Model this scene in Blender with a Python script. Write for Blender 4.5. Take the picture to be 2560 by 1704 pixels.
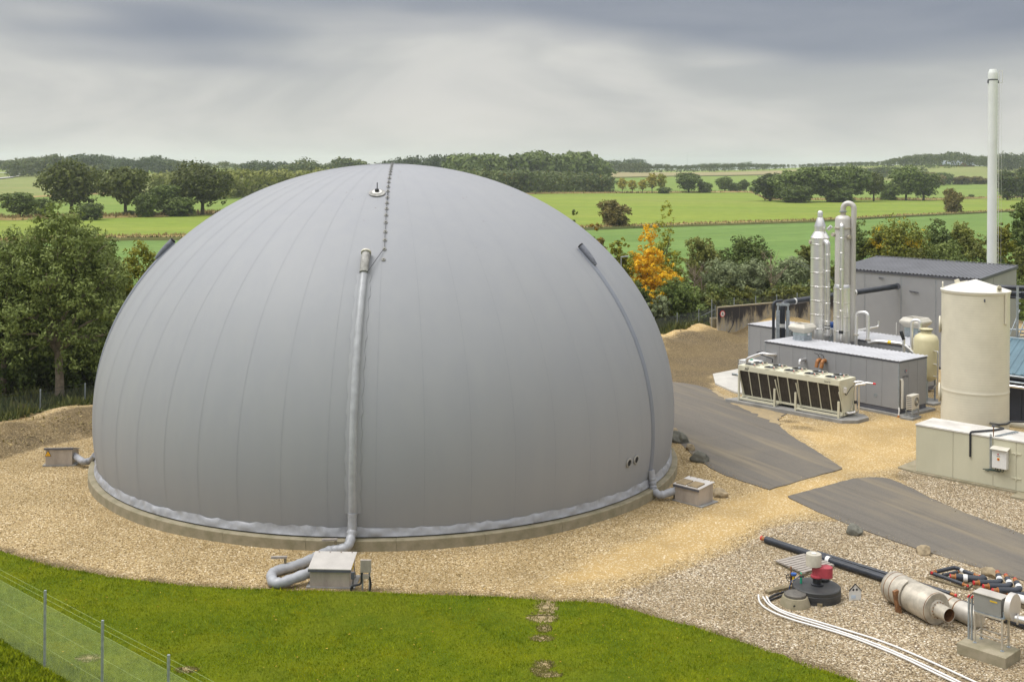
import bpy, math, random
import numpy as np
from mathutils import Vector, Matrix
from math import sin, cos, pi, radians, sqrt, atan2

for o in list(bpy.data.objects):
    bpy.data.objects.remove(o)
sc = bpy.context.scene
col = sc.collection

# ------------------------------------------------------------------ camera
H = 13.4                     # eye height over the yard (m)
FPX = 2853.0                 # focal length in pixels of the 2560 px wide photograph
ROLL = 0.0063
cam = bpy.data.cameras.new('camera')
cam.sensor_width = 36.0
cam.lens = FPX / 2560 * 36
cam.shift_y = -(852 - 420) / 2560
cam.clip_start = 0.5
cam.clip_end = 30000
camo = bpy.data.objects.new('camera', cam)
camo.location = (0, 0, H)
camo.rotation_euler = (radians(90), -ROLL, 0)
col.objects.link(camo)
sc.camera = camo

# ------------------------------------------------------------------ sky, light, exposure
SUN_EL, SUN_AZ = radians(64), radians(-98)     # azimuth from +Y towards +X
world = bpy.data.worlds.new('World')
sc.world = world
world.use_nodes = True
wn, wl = world.node_tree.nodes, world.node_tree.links
wn.clear()


def N(nodes, t, **kw):
    n = nodes.new(t)
    for k, v in kw.items():
        setattr(n, k, v)
    return n


def build_world():
    out = N(wn, 'ShaderNodeOutputWorld')
    bg = N(wn, 'ShaderNodeBackground')
    bg.inputs['Strength'].default_value = 0.1
    wl.new(bg.outputs[0], out.inputs[0])
    sky = N(wn, 'ShaderNodeTexSky', sky_type='NISHITA')
    sky.sun_disc = False
    sky.sun_elevation = SUN_EL
    sky.sun_rotation = SUN_AZ
    sky.air_density = 1.5
    sky.dust_density = 3.0
    tc = N(wn, 'ShaderNodeTexCoord')
    sep = N(wn, 'ShaderNodeSeparateXYZ')
    wl.new(tc.outputs['Generated'], sep.inputs[0])

    def noise(scale_xyz, sc_, det, dist=0.0, loc=(0, 0, 0)):
        m = N(wn, 'ShaderNodeMapping')
        m.inputs['Scale'].default_value = scale_xyz
        m.inputs['Location'].default_value = loc
        wl.new(tc.outputs['Generated'], m.inputs[0])
        n = N(wn, 'ShaderNodeTexNoise')
        n.inputs['Scale'].default_value = sc_
        n.inputs['Detail'].default_value = det
        n.inputs['Distortion'].default_value = dist
        n.inputs['Roughness'].default_value = 0.5
        wl.new(m.outputs[0], n.inputs[0])
        return n.outputs['Fac']

    def math_(op, a, b=None, clamp=False):
        n = N(wn, 'ShaderNodeMath', operation=op)
        n.use_clamp = clamp
        for i, v in enumerate((a, b)):
            if v is None:
                continue
            if isinstance(v, (int, float)):
                n.inputs[i].default_value = v
            else:
                wl.new(v, n.inputs[i])
        return n.outputs[0]

    def smooth(v, lo, hi):
        n = N(wn, 'ShaderNodeMapRange', interpolation_type='SMOOTHSTEP')
        wl.new(v, n.inputs[0])
        n.inputs[1].default_value = lo
        n.inputs[2].default_value = hi
        return n.outputs[0]

    def mix(f, a, b):
        n = N(wn, 'ShaderNodeMix', data_type='RGBA')
        if isinstance(f, (int, float)):
            n.inputs['Factor'].default_value = f
        else:
            wl.new(f, n.inputs['Factor'])
        for k, v in (('A', a), ('B', b)):
            i = [s for s in n.inputs if s.name == k and s.type == 'RGBA'][0]
            if isinstance(v, tuple):
                i.default_value = (*v, 1)
            else:
                wl.new(v, i)
        return [s for s in n.outputs if s.type == 'RGBA'][0]

    z = sep.outputs['Z']
    big = noise((1, 1, 4.6), 2.6, 2.2, 0.15, (0.35, 0.2, 0.1))
    fine = noise((1, 1, 6), 4.5, 4.0, 0.4)
    # dark cloud base begins a few degrees up, ragged and with lighter breaks; the overcast brightens overhead
    h1 = math_('ADD', z, math_('ADD', math_('MULTIPLY', math_('SUBTRACT', big, 0.5), 0.26), math_('MULTIPLY', sep.outputs['X'], 0.06)))
    h2 = math_('ADD', h1, math_('MULTIPLY', math_('SUBTRACT', fine, 0.5), 0.03))
    bank = smooth(h2, 0.080, 0.150)
    streak = smooth(fine, 0.25, 0.8)
    wisp = smooth(noise((1, 1, 3.4), 3.6, 7.0, 0.6, (1.3, 0.4, 0.2)), 0.36, 0.66)
    pale = mix(wisp, (2.9, 2.9, 2.80), (3.95, 3.82, 3.58))
    greyer = mix(smooth(z, 0.0, 0.09), pale, mix(wisp, (2.45, 2.52, 2.56), (3.55, 3.50, 3.38)))
    slate = mix(streak, (1.22, 1.38, 1.76), (1.66, 1.80, 2.10))
    low = mix(bank, greyer, slate)
    over = mix(fine, (6.5, 6.5, 6.6), (8.8, 8.6, 8.3))
    cl = mix(smooth(z, 0.22, 0.55), low, over)
    fin = mix(0.97, sky.outputs[0], cl)
    wl.new(fin, bg.inputs[0])


build_world()
sun = bpy.data.lights.new('sun', 'SUN')
sun.energy = 1.5
sun.angle = radians(35)
sun.color = (1.0, 0.975, 0.94)
suno = bpy.data.objects.new('sun', sun)
d = Vector((sin(SUN_AZ) * cos(SUN_EL), cos(SUN_AZ) * cos(SUN_EL), sin(SUN_EL)))
suno.rotation_euler = d.to_track_quat('Z', 'Y').to_euler()
suno.location = (0, 0, 200)
col.objects.link(suno)
vs = sc.view_settings
vs.view_transform = 'Standard'
vs.look = 'None'
vs.exposure = 0.9
vs.gamma = 1.0
vs.use_curve_mapping = False
sc.cycles.max_bounces = 6
sc.cycles.volume_bounces = 1

# ------------------------------------------------------------------ places
_S, _C = sin(ROLL), cos(ROLL)


def ray(x, y):
    u, v = x - 1280, y - 420
    return ((_C * u + _S * v) / FPX, 1.0, -(-_S * u + _C * v) / FPX)


def at(x, y, z=0.0):
    """point of the level z seen at photograph pixel x, y"""
    r = ray(x, y)
    t = (z - H) / r[2]
    return Vector((r[0] * t, t, z))


def ad(x, y, Y):
    r = ray(x, y)
    return Vector((r[0] * Y, Y, H + r[2] * Y))


K = 2560 / 2356


def P(x, y, z=0.0):
    return at(x * K, y * K, z)


def sstep(a, b, v):
    t = np.clip((np.asarray(v, float) - a) / (b - a), 0, 1)
    return t * t * (3 - 2 * t)


def terrain(x, y):
    x = np.asarray(x, float)
    y = np.asarray(y, float)
    z = 7.6 * sstep(560, 1250, y) + 3.0 * sstep(1200, 2600, y)
    z = z + 12.5 * np.exp(-((x - 470) / 200) ** 2 - ((y - 1330) / 330) ** 2)
    z = z + 5.0 * np.exp(-((x + 150) / 260) ** 2 - ((y - 1150) / 380) ** 2)
    z = z + 4.0 * np.exp(-((x + 900) / 500) ** 2 - ((y - 1900) / 500) ** 2)
    return z


def on_land(x, y):
    """where the view ray of photograph pixel x, y meets the terrain"""
    r = ray(x, y)
    Y = 90.0
    while Y < 4000:
        if H + r[2] * Y <= float(terrain(r[0] * Y, Y)):
            break
        Y *= 1.004
    return Vector((r[0] * Y, Y, float(terrain(r[0] * Y, Y))))


# ------------------------------------------------------------------ materials
def rgba(c):
    return (*c, 1)


def mat(name, c, rough=0.6, metal=0.0, var=0.12, vscale=3.0, bump=0.0, bscale=20.0, c2=None, spec=0.5, coat=0.0, stretch=None):
    m = bpy.data.materials.new(name)
    m.use_nodes = True
    n, l = m.node_tree.nodes, m.node_tree.links
    b = n['Principled BSDF']
    b.inputs['Roughness'].default_value = rough
    b.inputs['Metallic'].default_value = metal
    b.inputs['Specular IOR Level'].default_value = spec
    b.inputs['Coat Weight'].default_value = coat
    tc = N(n, 'ShaderNodeTexCoord')
    vec = tc.outputs['Object']
    if stretch:
        mp = N(n, 'ShaderNodeMapping')
        mp.inputs['Scale'].default_value = stretch
        l.new(vec, mp.inputs[0])
        vec = mp.outputs[0]
    t = N(n, 'ShaderNodeTexNoise')
    t.inputs['Scale'].default_value = vscale
    t.inputs['Detail'].default_value = 6
    t.inputs['Roughness'].default_value = 0.6
    l.new(vec, t.inputs[0])
    r = N(n, 'ShaderNodeValToRGB')
    lo = c2 if c2 else tuple(v * (1 - var * 1.6) for v in c)
    hi = c if c2 else tuple(min(1, v * (1 + var)) for v in c)
    r.color_ramp.elements[0].position = 0.32
    r.color_ramp.elements[1].position = 0.66
    r.color_ramp.elements[0].color = rgba(lo)
    r.color_ramp.elements[1].color = rgba(hi)
    l.new(t.outputs['Fac'], r.inputs[0])
    l.new(r.outputs[0], b.inputs['Base Color'])
    if bump > 0:
        t2 = N(n, 'ShaderNodeTexNoise')
        t2.inputs['Scale'].default_value = bscale
        t2.inputs['Detail'].default_value = 4
        l.new(tc.outputs['Object'], t2.inputs[0])
        bp = N(n, 'ShaderNodeBump')
        bp.inputs['Strength'].default_value = bump
        bp.inputs['Distance'].default_value = 0.02
        l.new(t2.outputs['Fac'], bp.inputs['Height'])
        l.new(bp.outputs[0], b.inputs['Normal'])
    return m


def mix_rgb(n, l, f, a, b, mode='MIX'):
    x = N(n, 'ShaderNodeMix', data_type='RGBA', blend_type=mode)
    if isinstance(f, (int, float)):
        x.inputs['Factor'].default_value = f
    else:
        l.new(f, x.inputs['Factor'])
    for k, v in (('A', a), ('B', b)):
        i = [s for s in x.inputs if s.name == k and s.type == 'RGBA'][0]
        if isinstance(v, tuple):
            i.default_value = rgba(v)
        else:
            l.new(v, i)
    return [s for s in x.outputs if s.type == 'RGBA'][0]


def noise_node(n, l, vec, scale, detail=4, rough=0.55, dist=0.0, stretch=None, rot=None):
    if stretch or rot:
        # rotate first, then stretch, so that streaks lie along the given direction
        mp = N(n, 'ShaderNodeMapping', vector_type='TEXTURE')
        if stretch:
            mp.inputs['Scale'].default_value = tuple(1 / q for q in stretch)
        if rot:
            mp.inputs['Rotation'].default_value = rot
        l.new(vec, mp.inputs[0])
        vec = mp.outputs[0]
    t = N(n, 'ShaderNodeTexNoise')
    t.inputs['Scale'].default_value = scale
    t.inputs['Detail'].default_value = detail
    t.inputs['Roughness'].default_value = rough
    t.inputs['Distortion'].default_value = dist
    l.new(vec, t.inputs[0])
    return t.outputs['Fac']


def rangef(n, l, v, lo, hi, a=0.0, b=1.0):
    m = N(n, 'ShaderNodeMapRange', interpolation_type='SMOOTHSTEP')
    l.new(v, m.inputs[0])
    m.inputs[1].default_value = lo
    m.inputs[2].default_value = hi
    m.inputs[3].default_value = a
    m.inputs[4].default_value = b
    return m.outputs[0]


def new_mat(name):
    m = bpy.data.materials.new(name)
    m.use_nodes = True
    n, l = m.node_tree.nodes, m.node_tree.links
    return m, n, l, n['Principled BSDF'], N(n, 'ShaderNodeTexCoord').outputs['Object']


def attr(n, name):
    a = N(n, 'ShaderNodeAttribute')
    a.attribute_name = name
    return a.outputs['Fac']


def yard_material():
    m, n, l, b, v = new_mat('yard gravel and sand')
    vor = N(n, 'ShaderNodeTexVoronoi')
    vor.inputs['Scale'].default_value = 24
    l.new(v, vor.inputs[0])
    sepc = N(n, 'ShaderNodeSeparateColor')
    l.new(vor.outputs['Color'], sepc.inputs[0])
    rnd = sepc.outputs[0]
    fine = noise_node(n, l, v, 60, 3)
    mid = noise_node(n, l, v, 0.9, 5)
    big = noise_node(n, l, v, 0.25, 4)

    def ramp(f, stops):
        r = N(n, 'ShaderNodeValToRGB')
        e = r.color_ramp.elements
        while len(e) < len(stops):
            e.new(0.5)
        for k, (p, c) in enumerate(stops):
            e[k].position = p
            e[k].color = rgba(c)
        l.new(f, r.inputs[0])
        return r.outputs[0]
    tan = ramp(rnd, [(0, (.12, .085, .042)), (.22, (.30, .215, .105)), (.6, (.43, .315, .155)), (.85, (.51, .39, .21)), (1, (.78, .68, .50))])
    grey = ramp(rnd, [(0, (.06, .045, .035)), (.22, (.21, .155, .095)), (.55, (.37, .285, .175)), (.8, (.50, .41, .28)), (1, (.80, .74, .62))])
    sand = mix_rgb(n, l, fine, (.40, .27, .105), (.52, .365, .155))
    dirt = ramp(rnd, [(0, (.055, .042, .026)), (.4, (.115, .086, .047)), (.8, (.165, .122, .066)), (1, (.34, .26, .14))])

    def zone(name, width=0.16):
        a = attr(n, name)
        s = N(n, 'ShaderNodeMath', operation='ADD')
        l.new(a, s.inputs[0])
        q = N(n, 'ShaderNodeMath', operation='MULTIPLY_ADD')
        l.new(mid, q.inputs[0])
        q.inputs[1].default_value = 0.9
        q.inputs[2].default_value = -0.45
        l.new(q.outputs[0], s.inputs[1])
        return rangef(n, l, s.outputs[0], 0.5 - width, 0.5 + width)
    c = mix_rgb(n, l, zone('pebble'), tan, grey)
    c = mix_rgb(n, l, zone('sand', .3), c, mix_rgb(n, l, rangef(n, l, rnd, .72, .8), sand, tan))
    c = mix_rgb(n, l, zone('dirt', .25), c, dirt)
    c = mix_rgb(n, l, rangef(n, l, big, .38, .68, 0, .38), c, (.20, .145, .065))
    l.new(c, b.inputs['Base Color'])
    b.inputs['Roughness'].default_value = 0.9
    b.inputs['Specular IOR Level'].default_value = 0.2
    bp = N(n, 'ShaderNodeBump')
    bp.inputs['Strength'].default_value = 0.7
    bp.inputs['Distance'].default_value = 0.03
    ad_ = N(n, 'ShaderNodeMath', operation='SUBTRACT')
    l.new(fine, ad_.inputs[0])
    l.new(vor.outputs['Distance'], ad_.inputs[1])
    l.new(ad_.outputs[0], bp.inputs['Height'])
    l.new(bp.outputs[0], b.inputs['Normal'])
    return m


def field_material(name, a, c, streak_rot, dry=(.42, .36, .13), dry_amt=.35, fine=0.25):
    m, n, l, b, v = new_mat(name)
    big = noise_node(n, l, v, 0.012, 5, .6)
    st = noise_node(n, l, v, 0.05, 4, .6, .3, stretch=(0.12, 1, 1), rot=(0, 0, streak_rot))
    fn = noise_node(n, l, v, fine, 6, .7)
    k = mix_rgb(n, l, rangef(n, l, st, .35, .65), a, c)
    k = mix_rgb(n, l, rangef(n, l, big, .45, .75, 0, dry_amt), k, dry)
    k = mix_rgb(n, l, rangef(n, l, fn, .35, .75, 0, .45), k, tuple(x * .55 for x in a))
    f2 = noise_node(n, l, v, .9, 4, .7, 0, stretch=(.25, 1, 1), rot=(0, 0, streak_rot))
    k = mix_rgb(n, l, rangef(n, l, f2, .45, .7, 0, .40), k, tuple(x * .62 for x in a))
    l.new(k, b.inputs['Base Color'])
    b.inputs['Roughness'].default_value = 0.95
    b.inputs['Specular IOR Level'].default_value = 0.1
    return m


def leaf_material(name, lo, hi, third=None, amt=0.0, trans=0.25):
    m, n, l, b, v = new_mat(name)
    r = N(n, 'ShaderNodeValToRGB')
    e = r.color_ramp.elements
    e[0].position, e[1].position = 0.1, 0.9
    e[0].color, e[1].color = rgba(lo), rgba(hi)
    l.new(attr(n, 'tint'), r.inputs[0])
    oi = N(n, 'ShaderNodeObjectInfo')
    c = r.outputs[0]
    if third:
        c = mix_rgb(n, l, rangef(n, l, noise_node(n, l, v, .55, 3), .62 - amt * .4, .70 - amt * .4), c, third)
    hs = N(n, 'ShaderNodeHueSaturation')
    mr = N(n, 'ShaderNodeMapRange')
    l.new(oi.outputs['Random'], mr.inputs[0])
    mr.inputs[3].default_value = 0.78
    mr.inputs[4].default_value = 1.2
    l.new(mr.outputs[0], hs.inputs['Value'])
    l.new(c, hs.inputs['Color'])
    l.new(hs.outputs[0], b.inputs['Base Color'])
    b.inputs['Roughness'].default_value = 0.6
    b.inputs['Specular IOR Level'].default_value = 0.25
    tr = N(n, 'ShaderNodeBsdfTranslucent')
    l.new(hs.outputs[0], tr.inputs[0])
    mx = N(n, 'ShaderNodeMixShader')
    mx.inputs[0].default_value = trans
    l.new(b.outputs[0], mx.inputs[1])
    l.new(tr.outputs[0], mx.inputs[2])
    out = [q for q in n if q.type == 'OUTPUT_MATERIAL'][0]
    l.new(mx.outputs[0], out.inputs[0])
    return m


M = {}
M['yard'] = yard_material()
M['membrane'] = mat('grey coated membrane', (.272, .280, .294), .45, 0, .03, .8, .015, 9, spec=.35)


def membrane_mat():
    m, n, l, b, v = new_mat('grey coated membrane')
    ps = N(n, 'ShaderNodeNewGeometry').outputs['Position']
    st = noise_node(n, l, ps, 1.5, 5, .65, .2, stretch=(1, 1, .10))
    bl = noise_node(n, l, ps, .22, 4, .55)
    c = mix_rgb(n, l, rangef(n, l, st, .3, .72), (.270, .280, .303), (.283, .292, .311))
    c = mix_rgb(n, l, rangef(n, l, bl, .35, .7, 0, .22), c, (.290, .294, .298))
    vo = N(n, 'ShaderNodeTexVoronoi')
    vo.inputs['Scale'].default_value = 1.3
    l.new(ps, vo.inputs[0])
    sx = N(n, 'ShaderNodeSeparateXYZ')
    l.new(ps, sx.inputs[0])
    spot = rangef(n, l, vo.outputs['Distance'], .035, .055, 1, 0)
    hi = rangef(n, l, sx.outputs['Z'], 9.5, 13.0, .12, .75)
    mu = N(n, 'ShaderNodeMath', operation='MULTIPLY')
    l.new(spot, mu.inputs[0])
    l.new(hi, mu.inputs[1])
    c = mix_rgb(n, l, mu.outputs[0], c, (.16, .115, .09))
    l.new(c, b.inputs['Base Color'])
    b.inputs['Roughness'].default_value = .55
    b.inputs['Specular IOR Level'].default_value = .22
    t2 = noise_node(n, l, ps, .9, 3, .5)
    bp = N(n, 'ShaderNodeBump')
    bp.inputs['Strength'].default_value = .05
    bp.inputs['Distance'].default_value = .05
    l.new(t2, bp.inputs['Height'])
    l.new(bp.outputs[0], b.inputs['Normal'])
    return m


M['membrane'] = membrane_mat()
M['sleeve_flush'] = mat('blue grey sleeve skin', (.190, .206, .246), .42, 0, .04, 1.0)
M['skirt'] = mat('pale membrane skirt', (.315, .325, .350), .42, 0, .10, 3.0, .6, 7, spec=.4)
M['weld'] = mat('doubled weld strip', (.262, .271, .291), .55, 0, .04, 2, spec=.22)
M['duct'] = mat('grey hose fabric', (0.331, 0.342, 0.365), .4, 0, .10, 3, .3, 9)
M['duct_old'] = mat('weathered hose fabric', (0.277, 0.273, 0.258), .6, 0, .25, 6, .4, 14)
M['concrete'] = mat('weathered concrete', (.31, .27, .19), .85, 0, .22, 2.2, .3, 25, c2=(.20, .18, .11))
M['concrete_grey'] = mat('grey concrete', (0.254, 0.250, 0.238), .85, 0, .15, 1.6, .25, 30)
M['concrete_pale'] = mat('pale concrete', (0.462, 0.446, 0.408), .8, 0, .08, 1.0, .1, 30)
M['stainless'] = mat('brushed stainless steel', (.76, .755, .74), .33, .75, .03, 2.0, .05, 40, stretch=(1, 1, 6))
M['stainless_dull'] = mat('dull stainless steel', (.46, .42, .35), .48, .35, .2, 3.0, .08, 30)
M['stainless_bright'] = mat('bright steel cladding', (.74, .73, .72), .28, .85, .06, 3.0)
M['column_matt'] = mat('matt stainless column', (.50, .485, .455), .5, .3, .035, .8)
M['galv'] = mat('galvanised steel', (.36, .40, .43), .5, .6, .15, 8)
M['rusty'] = mat('rusty steel', (.30, .15, .065), .8, .2, .3, 6, .2, 30, c2=(.10, .045, .02))
M['boxsteel'] = mat('weathered steel sheet', (.40, .355, .315), .5, .25, .15, 2.5, stretch=(1, 1, .35))
M['lidsteel'] = mat('pale steel lid', (.50, .475, .445), .42, .2, .07, 2.0)
M['brownlid'] = mat('brown hatch', (0.231, 0.173, 0.092), .7, 0, .2, 3)
M['panel_grey'] = mat('grey sandwich panel', (.285, .29, .30), .5, .1, .04, .7)
M['panel_dark'] = mat('dark grey trim', (.10, .105, .13), .5, .2, .1, 2)
M['roof_pale'] = mat('pale grey roof sheet', (.50, .505, .53), .5, .1, .06, .8)
M['roof_grey'] = mat('grey roof sheet', (0.146, 0.150, 0.165), .5, .15, .08, .6)
M['teal'] = mat('blue grey roof sheet', (.10, .17, .21), .45, .15, .1, .8)
M['navy'] = mat('dark navy cladding', (.016, .022, .038), .5, .1, .1, 1)
M['door_blue'] = mat('blue door paint', (.014, .035, .105), .4, 0, .08, 1)
M['cream'] = mat('cream paint', (.58, .56, .43), .5, 0, .05, 1.2)
M['cream_lt'] = mat('pale cream plastic', (.55, .525, .455), .5, 0, .06, 2)
M['tank'] = mat('cream fibreglass', (.62, .585, .475), .45, 0, .05, .9, .0)
M['tank_top'] = mat('cream fibreglass top', (.64, .62, .565), .5, 0, .04, 1.5)
M['beige'] = mat('beige steel panel', (.50, .485, .365), .5, 0, .05, .8, stretch=(1, 1, .4))
M['beige_roof'] = mat('dusty white roof', (.60, .585, .54), .7, 0, .12, 1.2, c2=(.42, .40, .37))
M['vessel'] = mat('yellowish cream vessel paint', (.56, .51, .31), .45, 0, .05, 1.5)
M['white'] = mat('white paint', (.66, .66, .64), .45, 0, .05, 1.2)
M['white_pl'] = mat('white plastic', (.66, .65, .63), .4, 0, .05, 2)
M['chim'] = mat('white chimney paint', (.66, .69, .68), .45, 0, .05, .5)
M['black'] = mat('black plastic', (.016, .018, .023), .42, 0, .2, 4)
M['blackpipe'] = mat('black pipe jacket', (.022, .027, .038), .38, 0, .25, 3)
M['rubber'] = mat('black rubber', (.012, .012, .013), .7, 0, .2, 5)
M['well'] = mat('dusty black well cover', (.045, .045, .043), .6, 0, .3, 2.5, c2=(.02, .022, .026))
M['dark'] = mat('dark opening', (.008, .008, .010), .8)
M['grille'] = mat('dark cooling fins', (.052, .043, .033), .7, .2, .3, 2.2, .3, 120, stretch=(6, 6, .4))
M['red'] = mat('faded red paint', (.38, .045, .065), .5, 0, .12, 3)
M['redcap'] = mat('red pipe cap', (.55, .02, .03), .45)
M['orange'] = mat('rust orange pipe', (.40, .15, .035), .6, 0, .2, 6)
M['copper'] = mat('orange brown steel', (.32, .13, .035), .5, .1, .2, 8)
M['boxgrey'] = mat('matt grey sheet steel', (.25, .25, .235), .6, .1, .06, 2)
M['band_pale'] = mat('pale steel band', (.50, .47, .42), .45, .4, .1, 2)
M['yellow'] = mat('yellow paint', (.75, .50, .02), .5)
M['amber'] = mat('amber sign face', (.80, .42, .01), .5)
M['blue'] = mat('blue plastic', (.02, .10, .38), .5)
M['green_pl'] = mat('green plastic', (.02, .35, .20), .5)
M['timber'] = mat('weathered grey timber', (0.308, 0.277, 0.246), .85, 0, .2, 3, .2, 20, stretch=(1, 8, 1))
M['plank'] = mat('brown timber', (0.208, 0.169, 0.100), .85, 0, .25, 3, .2, 20)
M['stone'] = mat('grey boulder', (0.185, 0.181, 0.146), .85, 0, .3, 2.2, .5, 9, c2=(.10, .10, .085))
M['stone_tan'] = mat('tan stone', (0.308, 0.246, 0.154), .85, 0, .25, 2.5, .5, 9)
M['fence'] = mat('fence wire', (.42, .52, .22), .5, .0)
M['fence_dark'] = mat('dark fence wire', (.035, .045, .035), .6, .2)
M['bark'] = mat('bark', (.10, .08, .055), .9, 0, .3, 4, .4, 12)
M['bark_pale'] = mat('pale bark', (.26, .21, .15), .9, 0, .25, 4, .3, 12)
M['brick'] = mat('red brick gable', (.22, .085, .055), .8)
M['soil'] = mat('bare soil', (0.308, 0.238, 0.127), .95, 0, .25, 4, .4, 20)
M['tintw'] = mat('pale grey barn roof', (.36, .41, .46), .5)


def asphalt():
    m, n, l, b, v = new_mat('dusty asphalt')
    g = noise_node(n, l, v, 45, 4, .7)
    c = mix_rgb(n, l, rangef(n, l, g, .3, .7), (.108, .098, .086), (.148, .136, .120))
    # sand carried along the lane by wheels
    s1 = noise_node(n, l, v, 1.1, 5, .6, .5, stretch=(.07, 1, 1), rot=(0, 0, radians(-66)))
    s3 = noise_node(n, l, v, 2.6, 4, .6, .3, stretch=(.05, 1, 1), rot=(0, 0, radians(-66)))
    s2 = noise_node(n, l, v, .16, 4, .6)
    f = rangef(n, l, s1, .47, .74, 0, .55)
    c = mix_rgb(n, l, f, c, (.26, .212, .138))
    c = mix_rgb(n, l, rangef(n, l, s3, .5, .7, 0, .45), c, (.085, .078, .070))
    g2 = noise_node(n, l, v, 9, 4, .7)
    c = mix_rgb(n, l, rangef(n, l, g2, .35, .7, 0, .22), c, (.20, .175, .135))
    c = mix_rgb(n, l, rangef(n, l, s2, .52, .75, 0, .4), c, (.235, .195, .13))
    l.new(c, b.inputs['Base Color'])
    b.inputs['Roughness'].default_value = .9
    b.inputs['Specular IOR Level'].default_value = .2
    bp = N(n, 'ShaderNodeBump')
    bp.inputs['Strength'].default_value = .25
    bp.inputs['Distance'].default_value = .01
    l.new(g, bp.inputs['Height'])
    l.new(bp.outputs[0], b.inputs['Normal'])
    return m


M['asphalt'] = asphalt()


def lawn_mat():
    m, n, l, b, v = new_mat('lawn ground')
    a = noise_node(n, l, v, .5, 5, .6)
    f = noise_node(n, l, v, 14, 5, .7)
    c = mix_rgb(n, l, rangef(n, l, a, .3, .7), (.075, .115, .003), (.140, .165, .004))
    c = mix_rgb(n, l, rangef(n, l, f, .3, .75, 0, .5), c, (.055, .075, .004))
    l.new(c, b.inputs['Base Color'])
    b.inputs['Roughness'].default_value = .9
    b.inputs['Specular IOR Level'].default_value = .1
    bp = N(n, 'ShaderNodeBump')
    bp.inputs['Strength'].default_value = .6
    bp.inputs['Distance'].default_value = .05
    l.new(f, bp.inputs['Height'])
    l.new(bp.outputs[0], b.inputs['Normal'])
    return m


M['lawn'] = lawn_mat()


def blade_mat():
    m, n, l, b, v = new_mat('grass blades')
    big = noise_node(n, l, v, .55, 5, .62, .4)
    mid = noise_node(n, l, v, 2.2, 4, .6)
    t = attr(n, 'tint')
    c = mix_rgb(n, l, t, (.125, .172, .004), (.300, .340, .014))
    c = mix_rgb(n, l, rangef(n, l, big, .48, .68, 0, .75), c, (.290, .280, .006))
    c = mix_rgb(n, l, rangef(n, l, mid, .47, .66, 0, .75), c, (.070, .115, .003))
    wd = noise_node(n, l, v, .28, 3, .5, .8)
    c = mix_rgb(n, l, rangef(n, l, wd, .50, .66, 0, .55), c, (.200, .235, .030))
    l.new(c, b.inputs['Base Color'])
    b.inputs['Roughness'].default_value = .8
    b.inputs['Specular IOR Level'].default_value = .03
    return m


M['blade'] = blade_mat()


def wall_stain():
    m, n, l, b, v = new_mat('stained concrete wall')
    a = noise_node(n, l, v, .9, 5, .6, .6, stretch=(1, 1, .55))
    s = noise_node(n, l, v, 3.0, 6, .7, .3, stretch=(1.4, 1, .35))
    g = attr(n, 'soot')
    ad1 = N(n, 'ShaderNodeMath', operation='MULTIPLY_ADD')
    l.new(s, ad1.inputs[0])
    ad1.inputs[1].default_value = .8
    l.new(g, ad1.inputs[2])
    ad2 = N(n, 'ShaderNodeMath', operation='MULTIPLY_ADD')
    l.new(a, ad2.inputs[0])
    ad2.inputs[1].default_value = .9
    l.new(ad1.outputs[0], ad2.inputs[2])
    c = mix_rgb(n, l, rangef(n, l, s, .3, .7), (.40, .33, .19), (.36, .35, .33))
    c = mix_rgb(n, l, rangef(n, l, ad2.outputs[0], 1.02, 1.42), c, (.030, .027, .030))
    l.new(c, b.inputs['Base Color'])
    b.inputs['Roughness'].default_value = .9
    return m


M['wall_stain'] = wall_stain()

LEAF = {
    'ash': leaf_material('ash leaves', (.080, .112, .022), (.240, .290, .080)),
    'oak': leaf_material('oak leaves', (.050, .070, .014), (.150, .170, .038)),
    'dark': leaf_material('dark leaves', (0.055, 0.087, 0.020), (0.183, 0.236, 0.057)),
    'olive': leaf_material('olive leaves', (0.092, 0.115, 0.021), (0.260, 0.271, 0.061)),
    'willow': leaf_material('grey green willow leaves', (0.127, 0.161, 0.075), (0.307, 0.354, 0.183)),
    'yellow': leaf_material('yellow autumn leaves', (.44, .26, .006), (.88, .55, .016), (.24, .23, .02), .15),
    'gold': leaf_material('golden tips among green leaves', (0.086, 0.109, 0.016), (0.236, 0.248, 0.035), (.50, .36, .012), .18),
    'orange': leaf_material('orange brown leaves', (.26, .15, .010), (.50, .31, .02), (.12, .12, .02), .35),
    'yfar': leaf_material('pale yellow leaves', (.22, .19, .022), (.44, .37, .05)),
    'ygreen': leaf_material('yellow green leaves', (.13, .15, .012), (.32, .31, .028)),
    'wood': leaf_material('woodland foliage', (.040, .064, .020), (.125, .155, .048), (.16, .14, .03), .1),
    'conifer': leaf_material('conifer foliage', (.028, .048, .018), (.080, .110, .038)),
    'brown': leaf_material('brownish leaves', (.085, .075, .018), (.200, .160, .045)),
}

# ------------------------------------------------------------------ mesh helpers


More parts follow.
